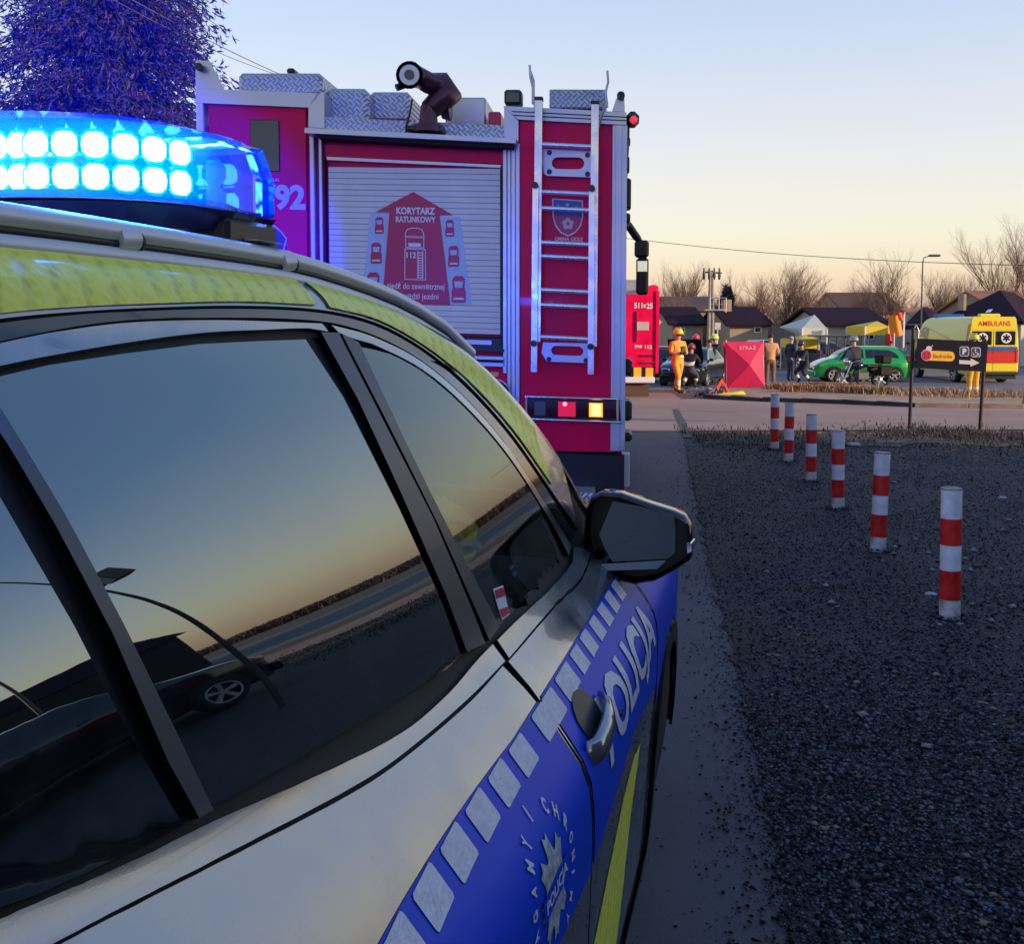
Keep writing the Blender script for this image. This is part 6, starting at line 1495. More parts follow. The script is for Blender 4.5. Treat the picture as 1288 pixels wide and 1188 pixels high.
    for s in (1, -1):
        MB().ball((hc.x + s*.032*k, hc.y + .078*k, hc.z), .010*k, seg=6, rings=4).build('eye', M['black_gloss'], t); MB().ball((hc.x + s*.088*k, hc.y, hc.z - .01*k), .022*k, seg=6, rings=4, sq=(.4, 1, 1.2)).build('ear', M['skin'], t)
    MB().box(hc.x - .022*k, hc.y + .074*k, hc.z - .062*k, hc.x + .022*k, hc.y + .084*k, hc.z - .054*k).build('mouth', M['decal_red'], t)
    if head == 'hair': MB().ball((hc.x, hc.y - .012*k, hc.z + .02*k), .102*k, seg=12, rings=8, z0=-.25).build('hair', headcol or M['hair'], t)
    elif head == 'helmet':
        h_ = MB(); h_.ball((hc.x, hc.y - .01*k, hc.z + .035*k), .150*k, seg=14, rings=8, sq=(.92, 1.12, 1), z0=-.15); h_.tube([(hc.x, hc.y, hc.z + .01*k), (hc.x, hc.y, hc.z + .025*k)], [.158*k, .15*k], 14)
        h_ = h_.build('helmet', headcol, t); MB().ball((hc.x, hc.y + .055*k, hc.z + .01*k), .11*k, seg=10, rings=6, sq=(1, .9, .55)).build('visor', M['black_gloss'], h_)
        MB().box(hc.x - .012*k, hc.y - .15*k, hc.z + .15*k, hc.x + .012*k, hc.y + .12*k, hc.z + .195*k, bev=.008*k).build('helmet_ridge', headcol, h_)
    if bands:   # open skirt of the turnout jacket
        J2 = MB(); J2.tube([(0, 0, (1.05 + cz)*k), (0, 0, (.84 + cz)*k)], [.155*k, .185*k], 14, caps=False); J2.v = [(x, y*.75, z) for x, y, z in J2.v]; jk = J2.build('jacket_hem', upper, t)
        if legs != 'crouch': MB().box(-.17*k, .10*k, 1.20*k + cz*k, -.05*k, .145*k, 1.34*k + cz*k, bev=.01).build('radio_pouch', M['black_rubber'], t)
    return t
yel = cm_('turnout_yellow', (.66, .38, .05)); yhel = mat('helmet_yellow', (.72, .70, .02), .25, coat=.8); drk = cm_('dark_uniform', (.012, .014, .025)); tan = cm_('tan_jacket', (.62, .36, .16)); brn = cm_('brown_trousers', (.20, .12, .07)); bts = cm_('dark_boots', (.03, .02, .015))
person('firefighter in yellow turnout suit and yellow helmet walking beside the red truck', 852, 495, 417, R(200), yel, yel, bts, 'front', 'walk', 'helmet', yhel, bands=True)
person('rescuer in dark uniform and red helmet standing behind the black car', 875, 481, 424, R(150), drk, drk, bts, 'reach', 'stand', 'helmet', mat('helmet_red', (.62, .03, .03), .3, coat=.6), bands=True)
person('rescuer with lime helmet bending behind the black car', 902, 481, 424, R(120), drk, drk, bts, 'reach', 'stand', 'helmet', mat('helmet_lime', (.55, .75, .05), .3, coat=.6), lean=.12)
person('man in tan jacket and brown trousers standing right of the red screen', 968.5, 489, 421, R(-8), tan, brn, bts, 'front', 'stand', 'hair')
person('grey haired man in dark jacket standing left of the crouching firefighter', 994, 480, 424, R(-60), cm_('navy_jacket', (.02, .02, .045)), cm_('jeans_blue', (.04, .045, .08)), bts, 'down', 'stand', 'hair', mat('grey_hair', (.35, .32, .30), .8))
person('firefighter in black suit with reflective bands bending by the wreckage', 1013, 482, 425, R(120), drk, drk, bts, 'reach', 'crouch', 'helmet', mat('helmet_black', (.03, .03, .035), .3, coat=.6), bands=True, lean=.22, crouch=.22, H=1.8)
person('bystander in dark coat standing near the market tent opening', 1028, 466, 434, R(170), cm_('dark_coat', (.03, .025, .03)), drk, bts, 'down', 'stand', 'hair')
person('firefighter in yellow suit standing behind the right sign post', 1223, 502, 424, R(10), yel, yel, bts, 'reach', 'stand', 'helmet', yhel, bands=True)
person('person in white shirt and black trousers with raised hands by the orange flag', 1141, 475, 431, R(160), cm_('white_shirt', (.55, .5, .5)), cm_('black_trousers', (.012, .012, .015)), bts, 'up', 'stand', 'hair')
person('person in pink jacket standing beyond the rear of the green hatchback', 1120, 469, 430, R(150), cm_('pink_jacket', (.55, .10, .18)), drk, bts, 'down', 'stand', 'hair')

person('rescuer in dark kit kneeling in front of the black car bonnet', 866, 488, 452, R(-30), drk, cm_('grey_kit', (.05, .05, .06)), bts, 'reach', 'crouch', 'helmet', mat('helmet_dark_red', (.25, .02, .03), .3, coat=.6), bands=True, lean=.25, crouch=.30, H=1.75)
person('rescuer in navy jacket leaning over behind the yellow lime helmet', 893, 483, 436, R(160), cm_('navy_kit', (.015, .02, .05)), drk, bts, 'reach', 'stand', 'hair', lean=.2, H=1.68)
rg2 = random.Random(31)
for i in range(16):
    px_, py_ = 846 + 4.2*i + rg2.uniform(0, 3.5), rg2.uniform(488, 497); c = gpt(px_, py_); s_ = rg2.uniform(.05, .16)
    V = [(rg2.uniform(-s_, s_), rg2.uniform(-s_, s_)*.6, rg2.uniform(0, s_*.7)) for _ in range(7)]
    bm_ = bmesh.new(); [bm_.verts.new(v) for v in V]; bmesh.ops.convex_hull(bm_, input=bm_.verts); me_ = bpy.data.meshes.new('wreck_debris'); bm_.to_mesh(me_); bm_.free()
    me_.materials.append([black, M['chrome'], M['black_plastic'], M['white_paint']][i % 4]); o_ = link('wreck_debris', me_, None, c)
    tag(o_, ['jagged black', 'bright metal', 'dark plastic', 'white'][i % 4] + ' crash fragment on the road, %s from the left among the debris' % ['first', 'second', 'third', 'fourth', 'fifth', 'sixth', 'seventh', 'eighth', 'ninth', 'tenth', 'eleventh', 'twelfth', 'thirteenth', 'fourteenth', 'fifteenth', 'sixteenth'][i], 'debris', 'crash fragments around the black car')
# motorcycle and rider
M['dark_case'] = mat('dark_case', (.008, .008, .01), .6, spec=.2)
mc = gpt(1084, 490); mo = thing('motorcycle', 'black motorcycle standing in front of the green hatchback', 'motorcycle', mc, R(105 - 0))
for y_, nm in ((.72, 'front'), (-.70, 'rear')):
    w = MB(); rg_ = [(0, y_ + .30*math.cos(2*math.pi*i/24), .34 + .30*math.sin(2*math.pi*i/24)) for i in range(25)]; w.tube(rg_, .055, 8, caps=False); w = w.build('wheel', M['tyre'], mo)
    r = MB(); 
    for i in range(5):
        a = 2*math.pi*i/5; r.tube([(0, y_, .34), (0, y_ + .27*math.cos(a), .34 + .27*math.sin(a))], .016, 5)
    r.tube([(-.05, y_, .34), (.05, y_, .34)], .05, 10); r.build('rim', M['alu'], w)
    MB().tube([(.045, y_, .34), (.055, y_, .34)], .13, 14).build('brake_disc', M['chrome'], w)
for s in (1, -1): MB().tube([(s*.09, .72, .34), (s*.09, .46, .92)], .025, 8).build('fork', M['chrome'], mo)
MB().box(-.13, -.22, .30, .13, .26, .62, bev=.05).build('engine', M['pillar_film'], mo)
MB().ball((0, .16, .80), .2, seg=12, rings=8, sq=(.8, 1.4, .75)).build('fuel_tank', black, mo); MB().box(-.14, -.72, .74, .14, -.08, .84, bev=.04).build('seat', M['black_rubber'], mo)
MB().tube([(-.38, .30, 1.05), (-.15, .44, 1.0), (.15, .44, 1.0), (.38, .30, 1.05)], .018, 8).build('handlebar', M['black_plastic'], mo)
MB().ball((0, .58, .93), .13, seg=12, rings=8).build('headlight', M['chrome'], mo); MB().prism([(.45, 1.0), (.62, 1.0), (.46, 1.32), (.42, 1.3)], -.16, .16, 'x').build('windshield', M['car_glass'], mo)
MB().box(-.24, -.98, .86, .24, -.60, 1.16, bev=.04).build('top_case', M['dark_case'], mo)
for s in (1, -1): MB().box(s*.30 - .1, -.9, .46, s*.30 + .1, -.42, .80, bev=.04).build('pannier', M['dark_case'], mo)
MB().tube([(.15, -.1, .28), (.2, -.5, .30), (.2, -.85, .36)], [.03, .045, .05], 8).build('exhaust', M['chrome'], mo)
person('motorcycle officer in dark kit and pale helmet crouching beside the motorcycle', 1077, 488, 436, R(20), drk, drk, bts, 'reach', 'crouch', 'helmet', mat('helmet_pale', (.30, .34, .36), .25, coat=.8), lean=.15, crouch=.12, H=1.85)
mc2 = None
# ------------------------------------------------------------------ houses and structures in the distance
rf_d = mat('dark_roof', (.022, .010, .020), .85, var=.25, vscale=4, spec=.1, bump=.5, bscale=9); w_b = mat('beige_wall', (.36, .27, .18), .8, var=.1, vscale=1.5); w_p = mat('pale_wall', (.42, .42, .33), .8, var=.06, vscale=1)
rf_o = mat('sunlit_roof', (.40, .16, .08), .7, var=.12, vscale=4); rf_b = mat('brown_roof', (.10, .05, .035), .75)  # orange tone paints low sun on the right-hand roof facets
def house(label, px0, px1, pye, pyr, y, depth, wm, rm, cat='house', chim=None, over=.3, gable_px=None, wins=()):
    a, b = at_y(px0, pye, y), at_y(px1, pye, y); zr = at_y((px0+px1)/2, pyr, y + depth/2).z; g = ground_z(y)
    h = thing('house', label, cat, (0, y, 0)); ze = a.z
    MB().box(a.x + over, 0, g, b.x - over, depth, ze - .05).build('wall', wm, h)
    for s_ in (0, 1): MB().add([((a.x + over) if s_ == 0 else (b.x - over), 0, ze - .05), ((a.x + over) if s_ == 0 else (b.x - over), depth, ze - .05), ((a.x + over) if s_ == 0 else (b.x - over), depth/2, zr - .15)], [(0,1,2)]).build('gable', wm, h)
    for y_e, sgn in ((-.3, 1), (depth + .3, -1)):
        V = [(a.x, y_e, ze - .1), (b.x, y_e, ze - .1), (b.x, depth/2, zr), (a.x, depth/2, zr)]; V += [(x, yy, z - .14) for x, yy, z in V]
        r_ = MB().add(V, [(0,1,2,3), (4,5,6,7), (0,1,5,4), (1,2,6,5), (2,3,7,6), (3,0,4,7)]).build('roof', rm, h)
        if chim and sgn == 1:
            c0 = at_y(chim[0], chim[2], y + depth*.35); c1 = at_y(chim[1], chim[3], y + depth*.35); MB().box(c0.x, depth*.35, c1.z, c1.x, depth*.35 + .8, c0.z, bev=.03).build('chimney', w_b, r_)
    for (x0, y0, x1, y1, m_) in wins:
        p, q = at_y(x0, y1, y), at_y(x1, y0, y); f_ = MB().box(p.x, -.06, p.z, q.x, .0, q.z, bev=.02).build('window', M['white_paint'], h)
        MB().box(p.x + .08, -.07, p.z + .08, q.x - .08, -.055, q.z - .08).build('pane', m_, f_)
    return h
house('low beige house with dark roof directly behind the walking firefighter', 840, 890, 405, 386, 66, 9, w_b, rf_d, wins=((852, 412, 862, 422, M['car_glass']),))
house('beige outbuilding with dark roof and brick chimney behind the red screen', 912, 973, 406, 386, 62, 9, w_b, rf_d, chim=(910, 920, 377, 402), wins=((948, 411, 958, 419, M['car_glass']),))
house('wide brown roofed barn rising behind the low beige house', 842, 908, 388, 373, 84, 12, w_b, rf_b, 'barn')
house('long pale market hall with dark roof behind the green car', 1036, 1124, 406, 387, 58, 9, w_p, rf_d, 'market hall', wins=((1088, 414, 1100, 428, M['car_glass']),))
house('distant brown roofed house between the bare trees and the street lamp', 1060, 1140, 392, 368, 105, 12, w_b, rf_b)
house('pale low building behind the ambulance', 1150, 1300, 418, 409, 62, 8, w_p, rf_d, 'building', wins=((1192, 424, 1204, 436, M['car_glass']),))
# hipped house at the right
def hip(label, corners, ridge, zb, wm, rm, extra=None):
    h = thing('house', label, 'house', (corners[0].x, corners[0].y, ground_z(corners[0].y))); o = Vector(h.location)
    c = [Vector(q) - o for q in corners]; r = [Vector(q) - o for q in ridge]
    cx_ = sum(c, Vector())/4; w_ = [cx_ + (q - cx_)*.94 for q in c]
    MB().add([(q.x, q.y, 0) for q in w_] + [(q.x, q.y, q.z + .1) for q in w_], [(0,1,5,4), (1,2,6,5), (2,3,7,6), (3,0,4,7)]).build('wall', wm, h)
    V = c + r + [q - Vector((0, 0, .16)) for q in c]
    MB().add(V, [(0,1,5,4) if False else (0,1,4), (1,2,5,4), (2,3,5), (3,0,4,5), (0,1,7,6), (1,2,8,7), (2,3,9,8), (3,0,6,9)]).build('roof', rm, h)
    return h, o
fl, fr = at_y(1176, 402, 60), at_y(1287, 407, 55); ap = at_y(1258, 365, 62)
zE = (fl.z + fr.z)/2; fl.z = fr.z = zE
big, bo_ = hip('big house with steep dark violet roof behind the ambulance', [fl, fr, fr + Vector((7, 9, 0)), fl + Vector((6, 11, 0))], [ap, ap + Vector((3.5, 5.5, 0))], 0, w_p, rf_d)
for (x0, y0, x1, y1) in ((1211, 370, 1216, 391), (1259, 379, 1264, 388)):
    p, q = at_y(x0, y1, 60), at_y(x1, y0, 60); MB().box(p.x - bo_.x, 60 - bo_.y, p.z - bo_.z, q.x - bo_.x, 60.7 - bo_.y, q.z - bo_.z, bev=.03).build('chimney', w_b, big)
MB().add([at_y(x, y, yy) - bo_ for x, y, yy in ((1239, 393.5, 56.2), (1246, 392.5, 56.4), (1249, 389, 57.2), (1243, 389.5, 57.0))], [(0,1,2,3)]).build('skylight', M['chrome'], big)
# sunlit right facet of the big roof, made as an added orange roofed house
house('added house at the right edge standing in for the sunlit roof slope of the big house', 1262, 1330, 392, 366, 70, 12, w_b, rf_o)
fl, fr = at_y(1136, 409, 55), at_y(1176, 412, 51); ap = at_y(1160, 386, 56); zE = (fl.z + fr.z)/2; fl.z = fr.z = zE
hip('small dark pavilion with steep hipped roof beside the street lamp', [fl, fr, fr + Vector((3.0, 4, 0)), fl + Vector((3, 5, 0))], [ap, ap + Vector((.6, .8, 0))], 0, w_p, rf_d)
house('small added house standing in for the sunlit right facet of the pavilion roof', 1160, 1198, 404, 388, 64, 7, w_p, rf_o)  # orange roof added here as the sunlit right slope of the pavilion
# plank fence left of the tent, each board its own piece
fy = 50; fn_ = thing('plank_fence', 'grey wooden plank fence sloping away behind the cream car', 'fence', (0, fy, 0)); fb = mat('fence_wood', (.13, .10, .08), .85, var=.2, vscale=3)
a, b = at_y(971, 408, 58), at_y(1000, 420, 50); g0_ = ground_z(50); n = 26; brd = None
for k in range(n):
    t = (k + .5)/n; p = a.lerp(b, t); L = (b - a).length/n; ang = math.atan2(b.y - a.y, b.x - a.x)
    bm_ = MB().box(-L*.44, -.02, 0, L*.44, .02, p.z - g0_, bev=.008); o = bm_.build('plank', fb, fn_, (p.x, p.y - fy, g0_)); o.rotation_euler = (0, 0, ang)
for zz in (.5, 1.6): MB().tube([(a.x, a.y - fy + .05, g0_ + zz), (b.x, b.y - fy + .05, g0_ + zz)], .05, 4).build('rail', fb, fn_)
# marquees
wt = mat('marquee_cloth', (.55, .56, .45), .7); yt = mat('yellow_cloth', (.75, .55, .04), .7)
def marquee(label, px0, px1, pye, pyp, y, depth, m, cloth_y=False):
    a, b = at_y(px0, pye, y), at_y(px1, pye, y); pk = at_y((px0+px1)/2, pyp, y + depth/2); g = ground_z(y); t = thing('market_tent', label, 'tent', (0, y, 0))
    c = [(a.x, 0, a.z), (b.x, 0, a.z), (b.x, depth, a.z), (a.x, depth, a.z)]; P_ = (pk.x, depth/2, pk.z)
    V = c + [P_] + [(x, yy, z - .45) for x, yy, z in c]
    MB().add(V, [(0,1,4), (1,2,4), (2,3,4), (3,0,4), (0,1,6,5), (1,2,7,6), (2,3,8,7), (3,0,5,8)]).build('canopy', m, t)
    for x, yy, z in c: MB().tube([(x, yy, g), (x, yy, z - .02)], .04, 6).build('pole', M['white_paint'], t)
    return t
marquee('white market tent with pointed roof right of the plank fence', 1009, 1040, 413, 396, 52, 5, wt)
marquee('yellow market tent standing behind the bystanders', 1003, 1030, 427, 421, 50, 3, yt)
marquee('low striped yellow stall canopy in front of the pale market hall', 1088, 1118, 411, 404, 54, 3, yt)
for (x0, y0, x1, y1, m_, nm, lb_) in ((1117, 397, 1136, 421, mat('flag_orange', (.85, .28, .02), .6), 'feather_flag', 'orange banner flag flying beside the dark pavilion'), (1113, 420, 1124, 444, mat('flag_red', (.6, .03, .03), .6), 'feather_flag', 'red banner hanging below the orange flag'), (1124, 393, 1137, 402, mat('flag_redorange', (.80, .08, .02), .6), 'feather_flag', 'small red orange pennant above the orange flag')):
    p, q = at_y(x0, y1, 50), at_y(x1, y0, 50); t = thing(nm, lb_, 'flag', (p.x, 50, ground_z(50))); V = []; F = []; w_, h_ = q.x - p.x, q.z - p.z; zb = p.z - ground_z(50)
    for i in range(11):
        for j in range(7):
            u, v = i/10, j/6; V.append((w_*(u*(1 - .18*v) + .09*v), .10*math.sin(u*6 + v*2), zb + h_*(v - .12*math.sin(u*3.1)*(1 - v))))
    for i in range(10):
        for j in range(6): F.append([i*7 + j, i*7 + j + 1, i*7 + j + 8, i*7 + j + 7])
    MB().add(V, F, 0, True).build('cloth', m_, t); MB().tube([(w_ + .03, 0, 0), (w_ + .03, 0, zb + h_*1.05)], .03, 6).build('pole', M['white_paint'], t)
# grey container-like stall with pipes behind the dark bikes
stl = thing('market_stall', 'dark market stall with piled goods behind the green hatchback', 'stall', (0, 48, 0)); a, b = at_y(1032, 424, 48), at_y(1084, 424, 48); g = ground_z(48)
MB().box(a.x, .2, g, b.x, 1.6, g + .9, bev=.03).build('counter', mat('stall_cloth', (.05, .04, .07), .8), stl)
for k in range(6): MB().tube([(a.x + (b.x - a.x)*k/5, 0, g), (a.x + (b.x - a.x)*k/5, 0, a.z)], .03, 6).build('pole', M['pillar_film'], stl)
for k in range(9): MB().box(a.x + .1 + k*.22, .3, g + .9, a.x + .28 + k*.22, .8, g + 1.05 + random.random()*.35, bev=.02).build('goods', cm_('goods%s' % 'abc'[k % 3], ((.10, .03, .08), (.03, .05, .10), (.2, .15, .1))[k % 3]), stl)
MB().box(a.x - .1, -.2, a.z, b.x + .1, 1.8, a.z + .08, bev=.02).build('roof_sheet', M['pillar_film'], stl)

# utility pole with transformer
pc_m = mat('pole_concrete', (.33, .29, .23), .8, var=.1, vscale=3); yp = 55
up = thing('utility_pole', 'concrete utility pole with platform and insulators behind the rescuers', 'utility pole', (at_y(893.5, 440, yp).x, yp, ground_z(yp)))
zt = at_y(893.5, 340, yp).z - ground_z(yp)
for dx in (-.12, .12): MB().tube([(dx, 0, 0), (dx*.5, 0, zt)], [.12, .07], 8).build('post', pc_m, up)
zp = at_y(893, 391, yp).z - ground_z(yp); z2 = at_y(893, 375, yp).z - ground_z(yp); xr = at_y(912, 391, yp).x - up.location.x
MB().box(-.3, -.3, zp, xr, .3, zp + .08).build('platform', M['alu'], up)
for x, z0_, z1_ in ((-.1, zp, z2), (xr, zp - .1, z2), (xr*.5, zp, z2)): MB().tube([(x, -.25, z0_), (x, -.25, z1_)], .025, 5).build('frame_bar', M['alu'], up)
MB().tube([(-.1, -.25, z2), (xr, -.25, z2)], .025, 5).build('frame_bar', M['alu'], up); MB().tube([(-.1, -.25, (zp+z2)/2), (xr, -.25, (zp+z2)/2)], .02, 5).build('frame_bar', M['alu'], up)
MB().tube([(-.45, 0, zt - .1), (.55, 0, zt - .15)], .05, 6).build('cross_arm', M['pillar_film'], up)
for x in (-.4, -.12, .15, .42): MB().tube([(x, 0, zt - .5), (x, -.05, zt - .3), (x, 0, zt + .12)], [.05, .08, .04], 8).build('insulator', M['pillar_film'], up)
sgp = thing('street_sign', 'small pale sign board on a post right of the utility pole', 'sign', (at_y(902, 440, 50).x, 50, ground_z(50)))
MB().tube([(0, 0, 0), (0, 0, at_y(902, 406, 50).z + .75)], .04, 6).build('post', M['alu'], sgp)
p, q = at_y(898.5, 415, 50), at_y(905.5, 406, 50); MB().box(-.14, -.06, p.z + .75, .14, -.03, q.z + .75, bev=.01).build('panel', wt, sgp)
# street lamps
def street_lamp(label, px, pyb, pyt, y, armlen, pos=None, h=None, group=None, extra=False, rz=0, thin=1.0):
    base = pos or Vector((at_y(px, 408, y).x, y, ground_z(y))); H = h or (at_y(px, pyt, y).z - base.z); t = thing('street_lamp', label, 'street lamp', base, rz)
    MB().tube([(0, 0, 0), (0, 0, H*.94), (armlen*.15, 0, H*.985), (armlen, 0, H)], [q*thin for q in (.09, .055, .045, .035)], 8).build('pole', M['pillar_film'], t)
    MB().box(armlen - .05, -.12, H - .04, armlen + .5, .12, H + .07, bev=.03).build('lamp_head', M['pillar_film'], t)
    if extra: MB().box(.05, -.05, H*.62, .6, .05, H*.66, bev=.02).build('bracket', M['pillar_film'], t); MB().box(.45, -.1, H*.60, .7, .1, H*.68, bev=.02).build('loudspeaker', M['pillar_film'], t)
    return t
street_lamp('tall thin street lamp rising between the bare trees', 1158.5, 430, 322, 52, .35, thin=.6)
street_lamp('tall car park lamp with long arm on the gravel right of the camera', 0, 0, 0, 0, 2.2, Vector((11.5, 12.2, 0)) if False else Vector((6.7, 7.6, 0)), 6.4, extra=True, rz=R(200), thin=.32)
street_lamp('slim car park lamp farther along the gravel right of the camera', 0, 0, 0, 0, .8, Vector((16, 12.5, 0)), 7.5, rz=R(170), thin=.6)
# wires
wm_ = mat('cable_grey', (.10, .09, .09), .6)
def wire(label, p0, p1, sag, r):
    pts = [p0.lerp(p1, i/24) - Vector((0, 0, sag*math.sin(math.pi*i/24))) for i in range(25)]
    return tag(MB().tube(pts, r, 5).build('power_line', wm_), label, 'power line')
wire('single overhead cable crossing the sky above the houses', at_y(780, 299, 60), at_y(1420, 337, 40), .35, .016)
wire('upper thin wire crossing in front of the dark conifer', at_y(95, -40, 15), at_y(420, 122, 22), .1, .008)
wire('lower thin wire crossing in front of the dark conifer', at_y(125, -10, 15), at_y(360, 98, 22), .1, .006)

# ------------------------------------------------------------------ trees
bk = mat('bare_bark', (.15, .095, .07), .9, var=.2, vscale=2); bk2 = mat('pale_twigs', (.20, .125, .085), .9); bk3 = mat('dark_bark', (.07, .05, .045), .9)
def bare_tree(label, px, pyt, y, spread=.5, seed=0, m=bk, mt=bk2, depth=6, stems=1, group='bare trees along the skyline', pos=None, H=None, nm='bare_tree', droop=0.0, thick=1.0):
    rnd = random.Random(seed); base = pos or Vector((at_y(px, 408, y).x, y, ground_z(y))); H = H or (at_y(px, pyt, y).z - base.z)
    t = thing(nm, label, 'tree', base, 0, group); mt_, mc_ = MB(), MB()
    def seg(mb, a, b, r0, r1, n):
        d = (b - a).normalized(); u = d.cross(Vector((.3, .2, 1))).normalized(); v = u.cross(d); o = len(mb.v)
        for q, r in ((a, r0), (b, r1)):
            for i in range(n): th = 2*math.pi*i/n; w = q + (u*math.cos(th) + v*math.sin(th))*r; mb.v.append((w.x, w.y, w.z))
        for i in range(n): mb.f.append([o + i, o + (i+1) % n, o + n + (i+1) % n, o + n + i]); mb.mi.append(0); mb.sm.append(True)
    def grow(p, d, L, r, lv):
        mb = mt_ if lv < 2 else mc_; n = 6 if lv < 2 else 3; k = 3 if lv < 3 else 2; q = p
        for i in range(k):
            d = (d + Vector((rnd.uniform(-1, 1), rnd.uniform(-1, 1), rnd.uniform(-.4, 1) - droop*lv*.3))*.13).normalized(); e_ = q + d*(L/k); r1 = r*(1 - .38/k*(1.0))
            seg(mb, q, e_, r, r1, n)
            if lv < depth and i < k - 1 and rnd.random() < .75:
                ax = Vector((rnd.uniform(-1, 1), rnd.uniform(-1, 1), .2)).normalized(); dd = (d + ax*spread*1.5).normalized(); grow(e_, dd, L*rnd.uniform(.5, .75), r1*.62, lv + 1)
            q, r = e_, r1
        if lv < depth:
            for _ in range(2 if rnd.random() < .72 else 3):
                ax = Vector((rnd.uniform(-1, 1), rnd.uniform(-1, 1), rnd.uniform(-.1, .5))).normalized(); dd = (d + ax*spread*rnd.uniform(.7, 1.2)).normalized(); grow(q, dd, L*rnd.uniform(.66, .86), r*.76, lv + 1)
    for s_ in range(stems): grow(Vector((rnd.uniform(-.15, .15)*(stems > 1)*2, 0, 0)), Vector((rnd.uniform(-.25, .25)*(stems > 1), rnd.uniform(-.1, .1), 1)).normalized(), H*.27, H*.026*thick, 0)
    zmax = max(v[2] for v in mc_.v + mt_.v); k = H/zmax
    for mb in (mt_, mc_): mb.v = [(x*k, yy*k, z*k) for x, yy, z in mb.v]
    mt_.build('trunk', m, t); mc_.build('crown', mt, t); return t
specs = [(862, 325, 95, .42, 'upright bare tree behind the low beige house', 3), (843, 352, 80, .6, 'low bushy bare tree right beside the red truck', 1), (880, 348, 100, .5, 'small bare tree left of the utility pole', 2),
 (922, 331, 110, .22, 'narrow poplar shaped bare tree right of the utility pole', 1), (963, 336, 85, .6, 'bare tree rising above the brick chimney', 2), (992, 322, 90, .55, 'wide bare tree behind the plank fence', 3), (1012, 362, 95, .6, 'small rounded bare tree above the white market tent', 2),
 (1040, 352, 80, .45, 'slender leaning bare tree above the market hall', 1), (1088, 355, 100, .6, 'round bare tree over the middle of the market hall', 2), (1105, 326, 85, .55, 'tall bare tree left of the widest crown', 2), (1132, 308, 75, .55, 'widest bare crown left of the street lamp', 2),
 (1174, 338, 100, .42, 'thin bare tree just right of the street lamp', 1), (1190, 334, 100, .35, 'bare tree second right of the street lamp', 1), (1206, 338, 98, .4, 'bare tree left of the big house chimney', 2), (1228, 342, 105, .5, 'leaning bare tree behind the big house ridge', 1),
 (1254, 262, 78, .36, 'tallest bare tree rising behind the big house', 1), (1288, 268, 74, .42, 'bare tree cut by the right edge of the view', 1), (1278, 330, 95, .5, 'smaller bare tree right of the tallest one', 1)]
for i, (px, pt, y, sp, lb_, ns_) in enumerate(specs): bare_tree(lb_, px, pt, y, sp, 40 + i, bk if i % 3 else bk3, bk2, 6 if ns_ > 1 else 7, ns_)
src = [o for o in COL.objects if o.name.startswith('bare_tree') and o.parent is None]
rnd_ = random.Random(12)
for i in range(26):
    s_ = src[rnd_.choice([0, 1, 2, 4, 6, 8, 10, 15])]; px = 838 + i*14.5 + rnd_.uniform(-6, 6); y = rnd_.uniform(112, 150)
    q = dup(s_, None, (at_y(px, 408, y).x, y, -.75), rnd_.uniform(0, 6.28)); hh = max(v.co.z for v in [c for c in s_.children if c.name.startswith('crown')][0].data.vertices); f_ = rnd_.uniform(4.6, 7.4)/hh
    q.scale = (f_*1.35, f_*1.35, f_); q['label'] = 'far bare tree on the horizon, %s counting from the red truck' % (['first', 'second', 'third', 'fourth', 'fifth', 'sixth', 'seventh', 'eighth', 'ninth', 'tenth', 'eleventh', 'twelfth', 'thirteenth', 'fourteenth', 'fifteenth', 'sixteenth', 'seventeenth', 'eighteenth', 'nineteenth', 'twentieth', 'twenty-first', 'twenty-second', 'twenty-third', 'twenty-fourth', 'twenty-fifth', 'twenty-sixth'][i]); q['group'] = 'far bare trees on the horizon'
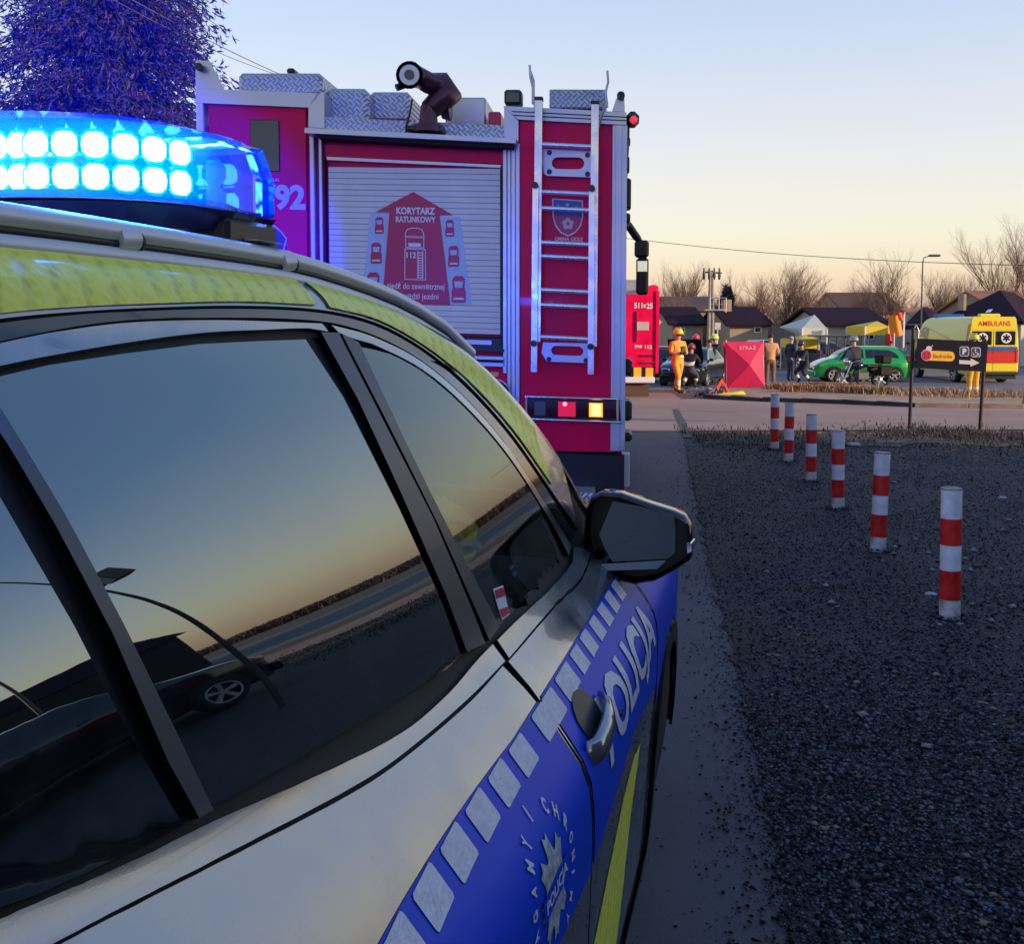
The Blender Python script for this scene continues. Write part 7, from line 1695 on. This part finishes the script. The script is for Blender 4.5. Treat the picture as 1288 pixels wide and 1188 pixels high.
# dark small conifer on the skyline and off-frame trees for the reflections
def conifer(label, pos, H, Rr, m_leaf, n, seed, nm='conifer', m_tr=bk3, leaf=.16, shape=None, lean=0.0, z0=.0, zcut=None):
    t = thing(nm, label, 'tree', pos); rg = np.random.default_rng(seed)
    MB().tube([(0, 0, 0), (lean*.5, 0, H*.5), (lean, 0, H*.98)], [H*.016, H*.010, .02], 8).build('trunk', m_tr, t)
    # branches: whorls, each with drooping sprays made of small needle clumps
    br = MB(); C = []; D = []
    nb = n
    for i in range(nb):
        f_ = rg.random()**.85; z = H*(z0 + (1 - z0)*f_); rr_ = Rr*(shape(f_) if shape else (1 - f_)**.75)*(.62 + .5*rg.random()); a = rg.random()*6.283
        d = np.array([math.cos(a), math.sin(a), 0]); L = max(.15, rr_); K = int(12 + L*34); px_ = lean*f_
        pts = []
        for k in range(5):
            u = k/4; pts.append((px_ + d[0]*L*u, d[1]*L*u, z + .10*L*u - .42*L*u*u))
        br.tube(pts, [.022, .018, .013, .009, .004], 3, caps=False)
        for k in range(K):
            u = .18 + .82*rg.random(); c = np.array([px_ + d[0]*L*u, d[1]*L*u, z + .10*L*u - .42*L*u*u]) + rg.normal(size=3)*np.array([.09, .09, .07])*(1 + L*.25); C.append(c)
            D.append(d*.7 + rg.normal(size=3)*.55 + np.array([0, 0, -.55]))
    br.build('branches', m_tr, t)
    C = np.array(C); D = np.array(D); D /= np.linalg.norm(D, axis=1)[:, None]; N = len(C)
    rnd = rg.normal(size=(N, 3)); S_ = np.cross(D, rnd); S_ /= np.linalg.norm(S_, axis=1)[:, None]; T_ = np.cross(D, S_); l = leaf*(.6 + .9*rg.random(N))[:, None]; w = l*.11
    parts = []
    for (A, B) in ((S_, T_), (T_, S_)):
        parts.append(np.stack([C - A*w*.3, C + D*l*.5 + A*w, C + D*l + B*w*.4, C + D*l*.5 - A*w], 1))
    for sg_ in (1, -1):   # side sprigs
        D2 = D*.6 + S_*sg_*.8; c0 = C + D*l*.35; parts.append(np.stack([c0, c0 + D2*l*.35 + T_*w*.6, c0 + D2*l*.7, c0 + D2*l*.35 - T_*w*.6], 1))
    V = np.concatenate(parts).reshape(-1, 3); Q = np.arange(len(V)).reshape(-1, 4)
    me = bpy.data.meshes.new('crown'); me.vertices.add(len(V)); me.vertices.foreach_set('co', V.ravel()); me.loops.add(Q.size); me.loops.foreach_set('vertex_index', Q.ravel().astype(np.int32))
    me.polygons.add(len(Q)); me.polygons.foreach_set('loop_start', np.arange(0, Q.size, 4, dtype=np.int32)); me.polygons.foreach_set('loop_total', np.full(len(Q), 4, dtype=np.int32))
    for m_ in (m_leaf if isinstance(m_leaf, list) else [m_leaf]): me.materials.append(m_)
    if isinstance(m_leaf, list): me.polygons.foreach_set('material_index', np.tile(rg.choice(len(m_leaf), N, p=[.62, .26, .12][:len(m_leaf)]), 4).astype(np.int32))
    me.update(); link('crown', me, t); return t
cl1 = mat('conifer_needles', (.014, .020, .030), .7); cl2 = mat('conifer_needles_pale', (.03, .038, .055), .7); cl3 = mat('conifer_dead_twigs', (.14, .05, .04), .8)
cpos = Vector((at_y(122, 150, 18).x, 18, 0))
conifer('tall dark conifer with drooping branches behind the light bar', cpos, 13.0, 3.1, [cl1, cl2, cl3], 1500, 5, leaf=.125, shape=lambda f: (1 - f)**.62*(.92 if f > .2 else .8), lean=.5)
conifer('small dark spruce on the skyline right of the utility pole', Vector((at_y(914, 400, 92).x, 92, -.75)), 5.8, 1.8, [cl1, cl2, cl3], 120, 6, leaf=.35)
conifer('small dark spruce behind the ridge of the big house', Vector((at_y(1268, 400, 80).x, 80, -.75)), 4.4, 2.0, [cl1, cl2, cl3], 110, 7, leaf=.35)
# far wood along the horizon
rg = np.random.default_rng(4)
def wood_pos(rg, n):
    x = -70 + rg.random(n)*230; y = 135 + rg.random(n)*40; return np.stack([x, y, np.full(n, -.75)], 1)
tag(blades('distant_wood', 60000, wood_pos, .8, 3.6, [mat('wood_far', (.16, .085, .06), .9), mat('wood_far_red', (.24, .11, .075), .9), mat('wood_far_dark', (.07, .045, .04), .9)], lean=.9, wid=.10, seed=9), 'distant bare wood forming the reddish band on the horizon', 'wood')
# buildings and trees to the right that the car windows mirror
hb_ = thing('shop_building', 'long dark shop building beyond the gravel to the right', 'building', (48, 30, ground_z(38)))
MB().box(0, 0, 0, 30, 16, 5.0).build('wall', mat('dark_shop_wall', (.008, .008, .01), .8), hb_); MB().prism([(-.4, 5.0), (30.4, 5.0), (26, 8), (4, 8)], -.4, 16.4, 'y').build('roof', rf_d, hb_)
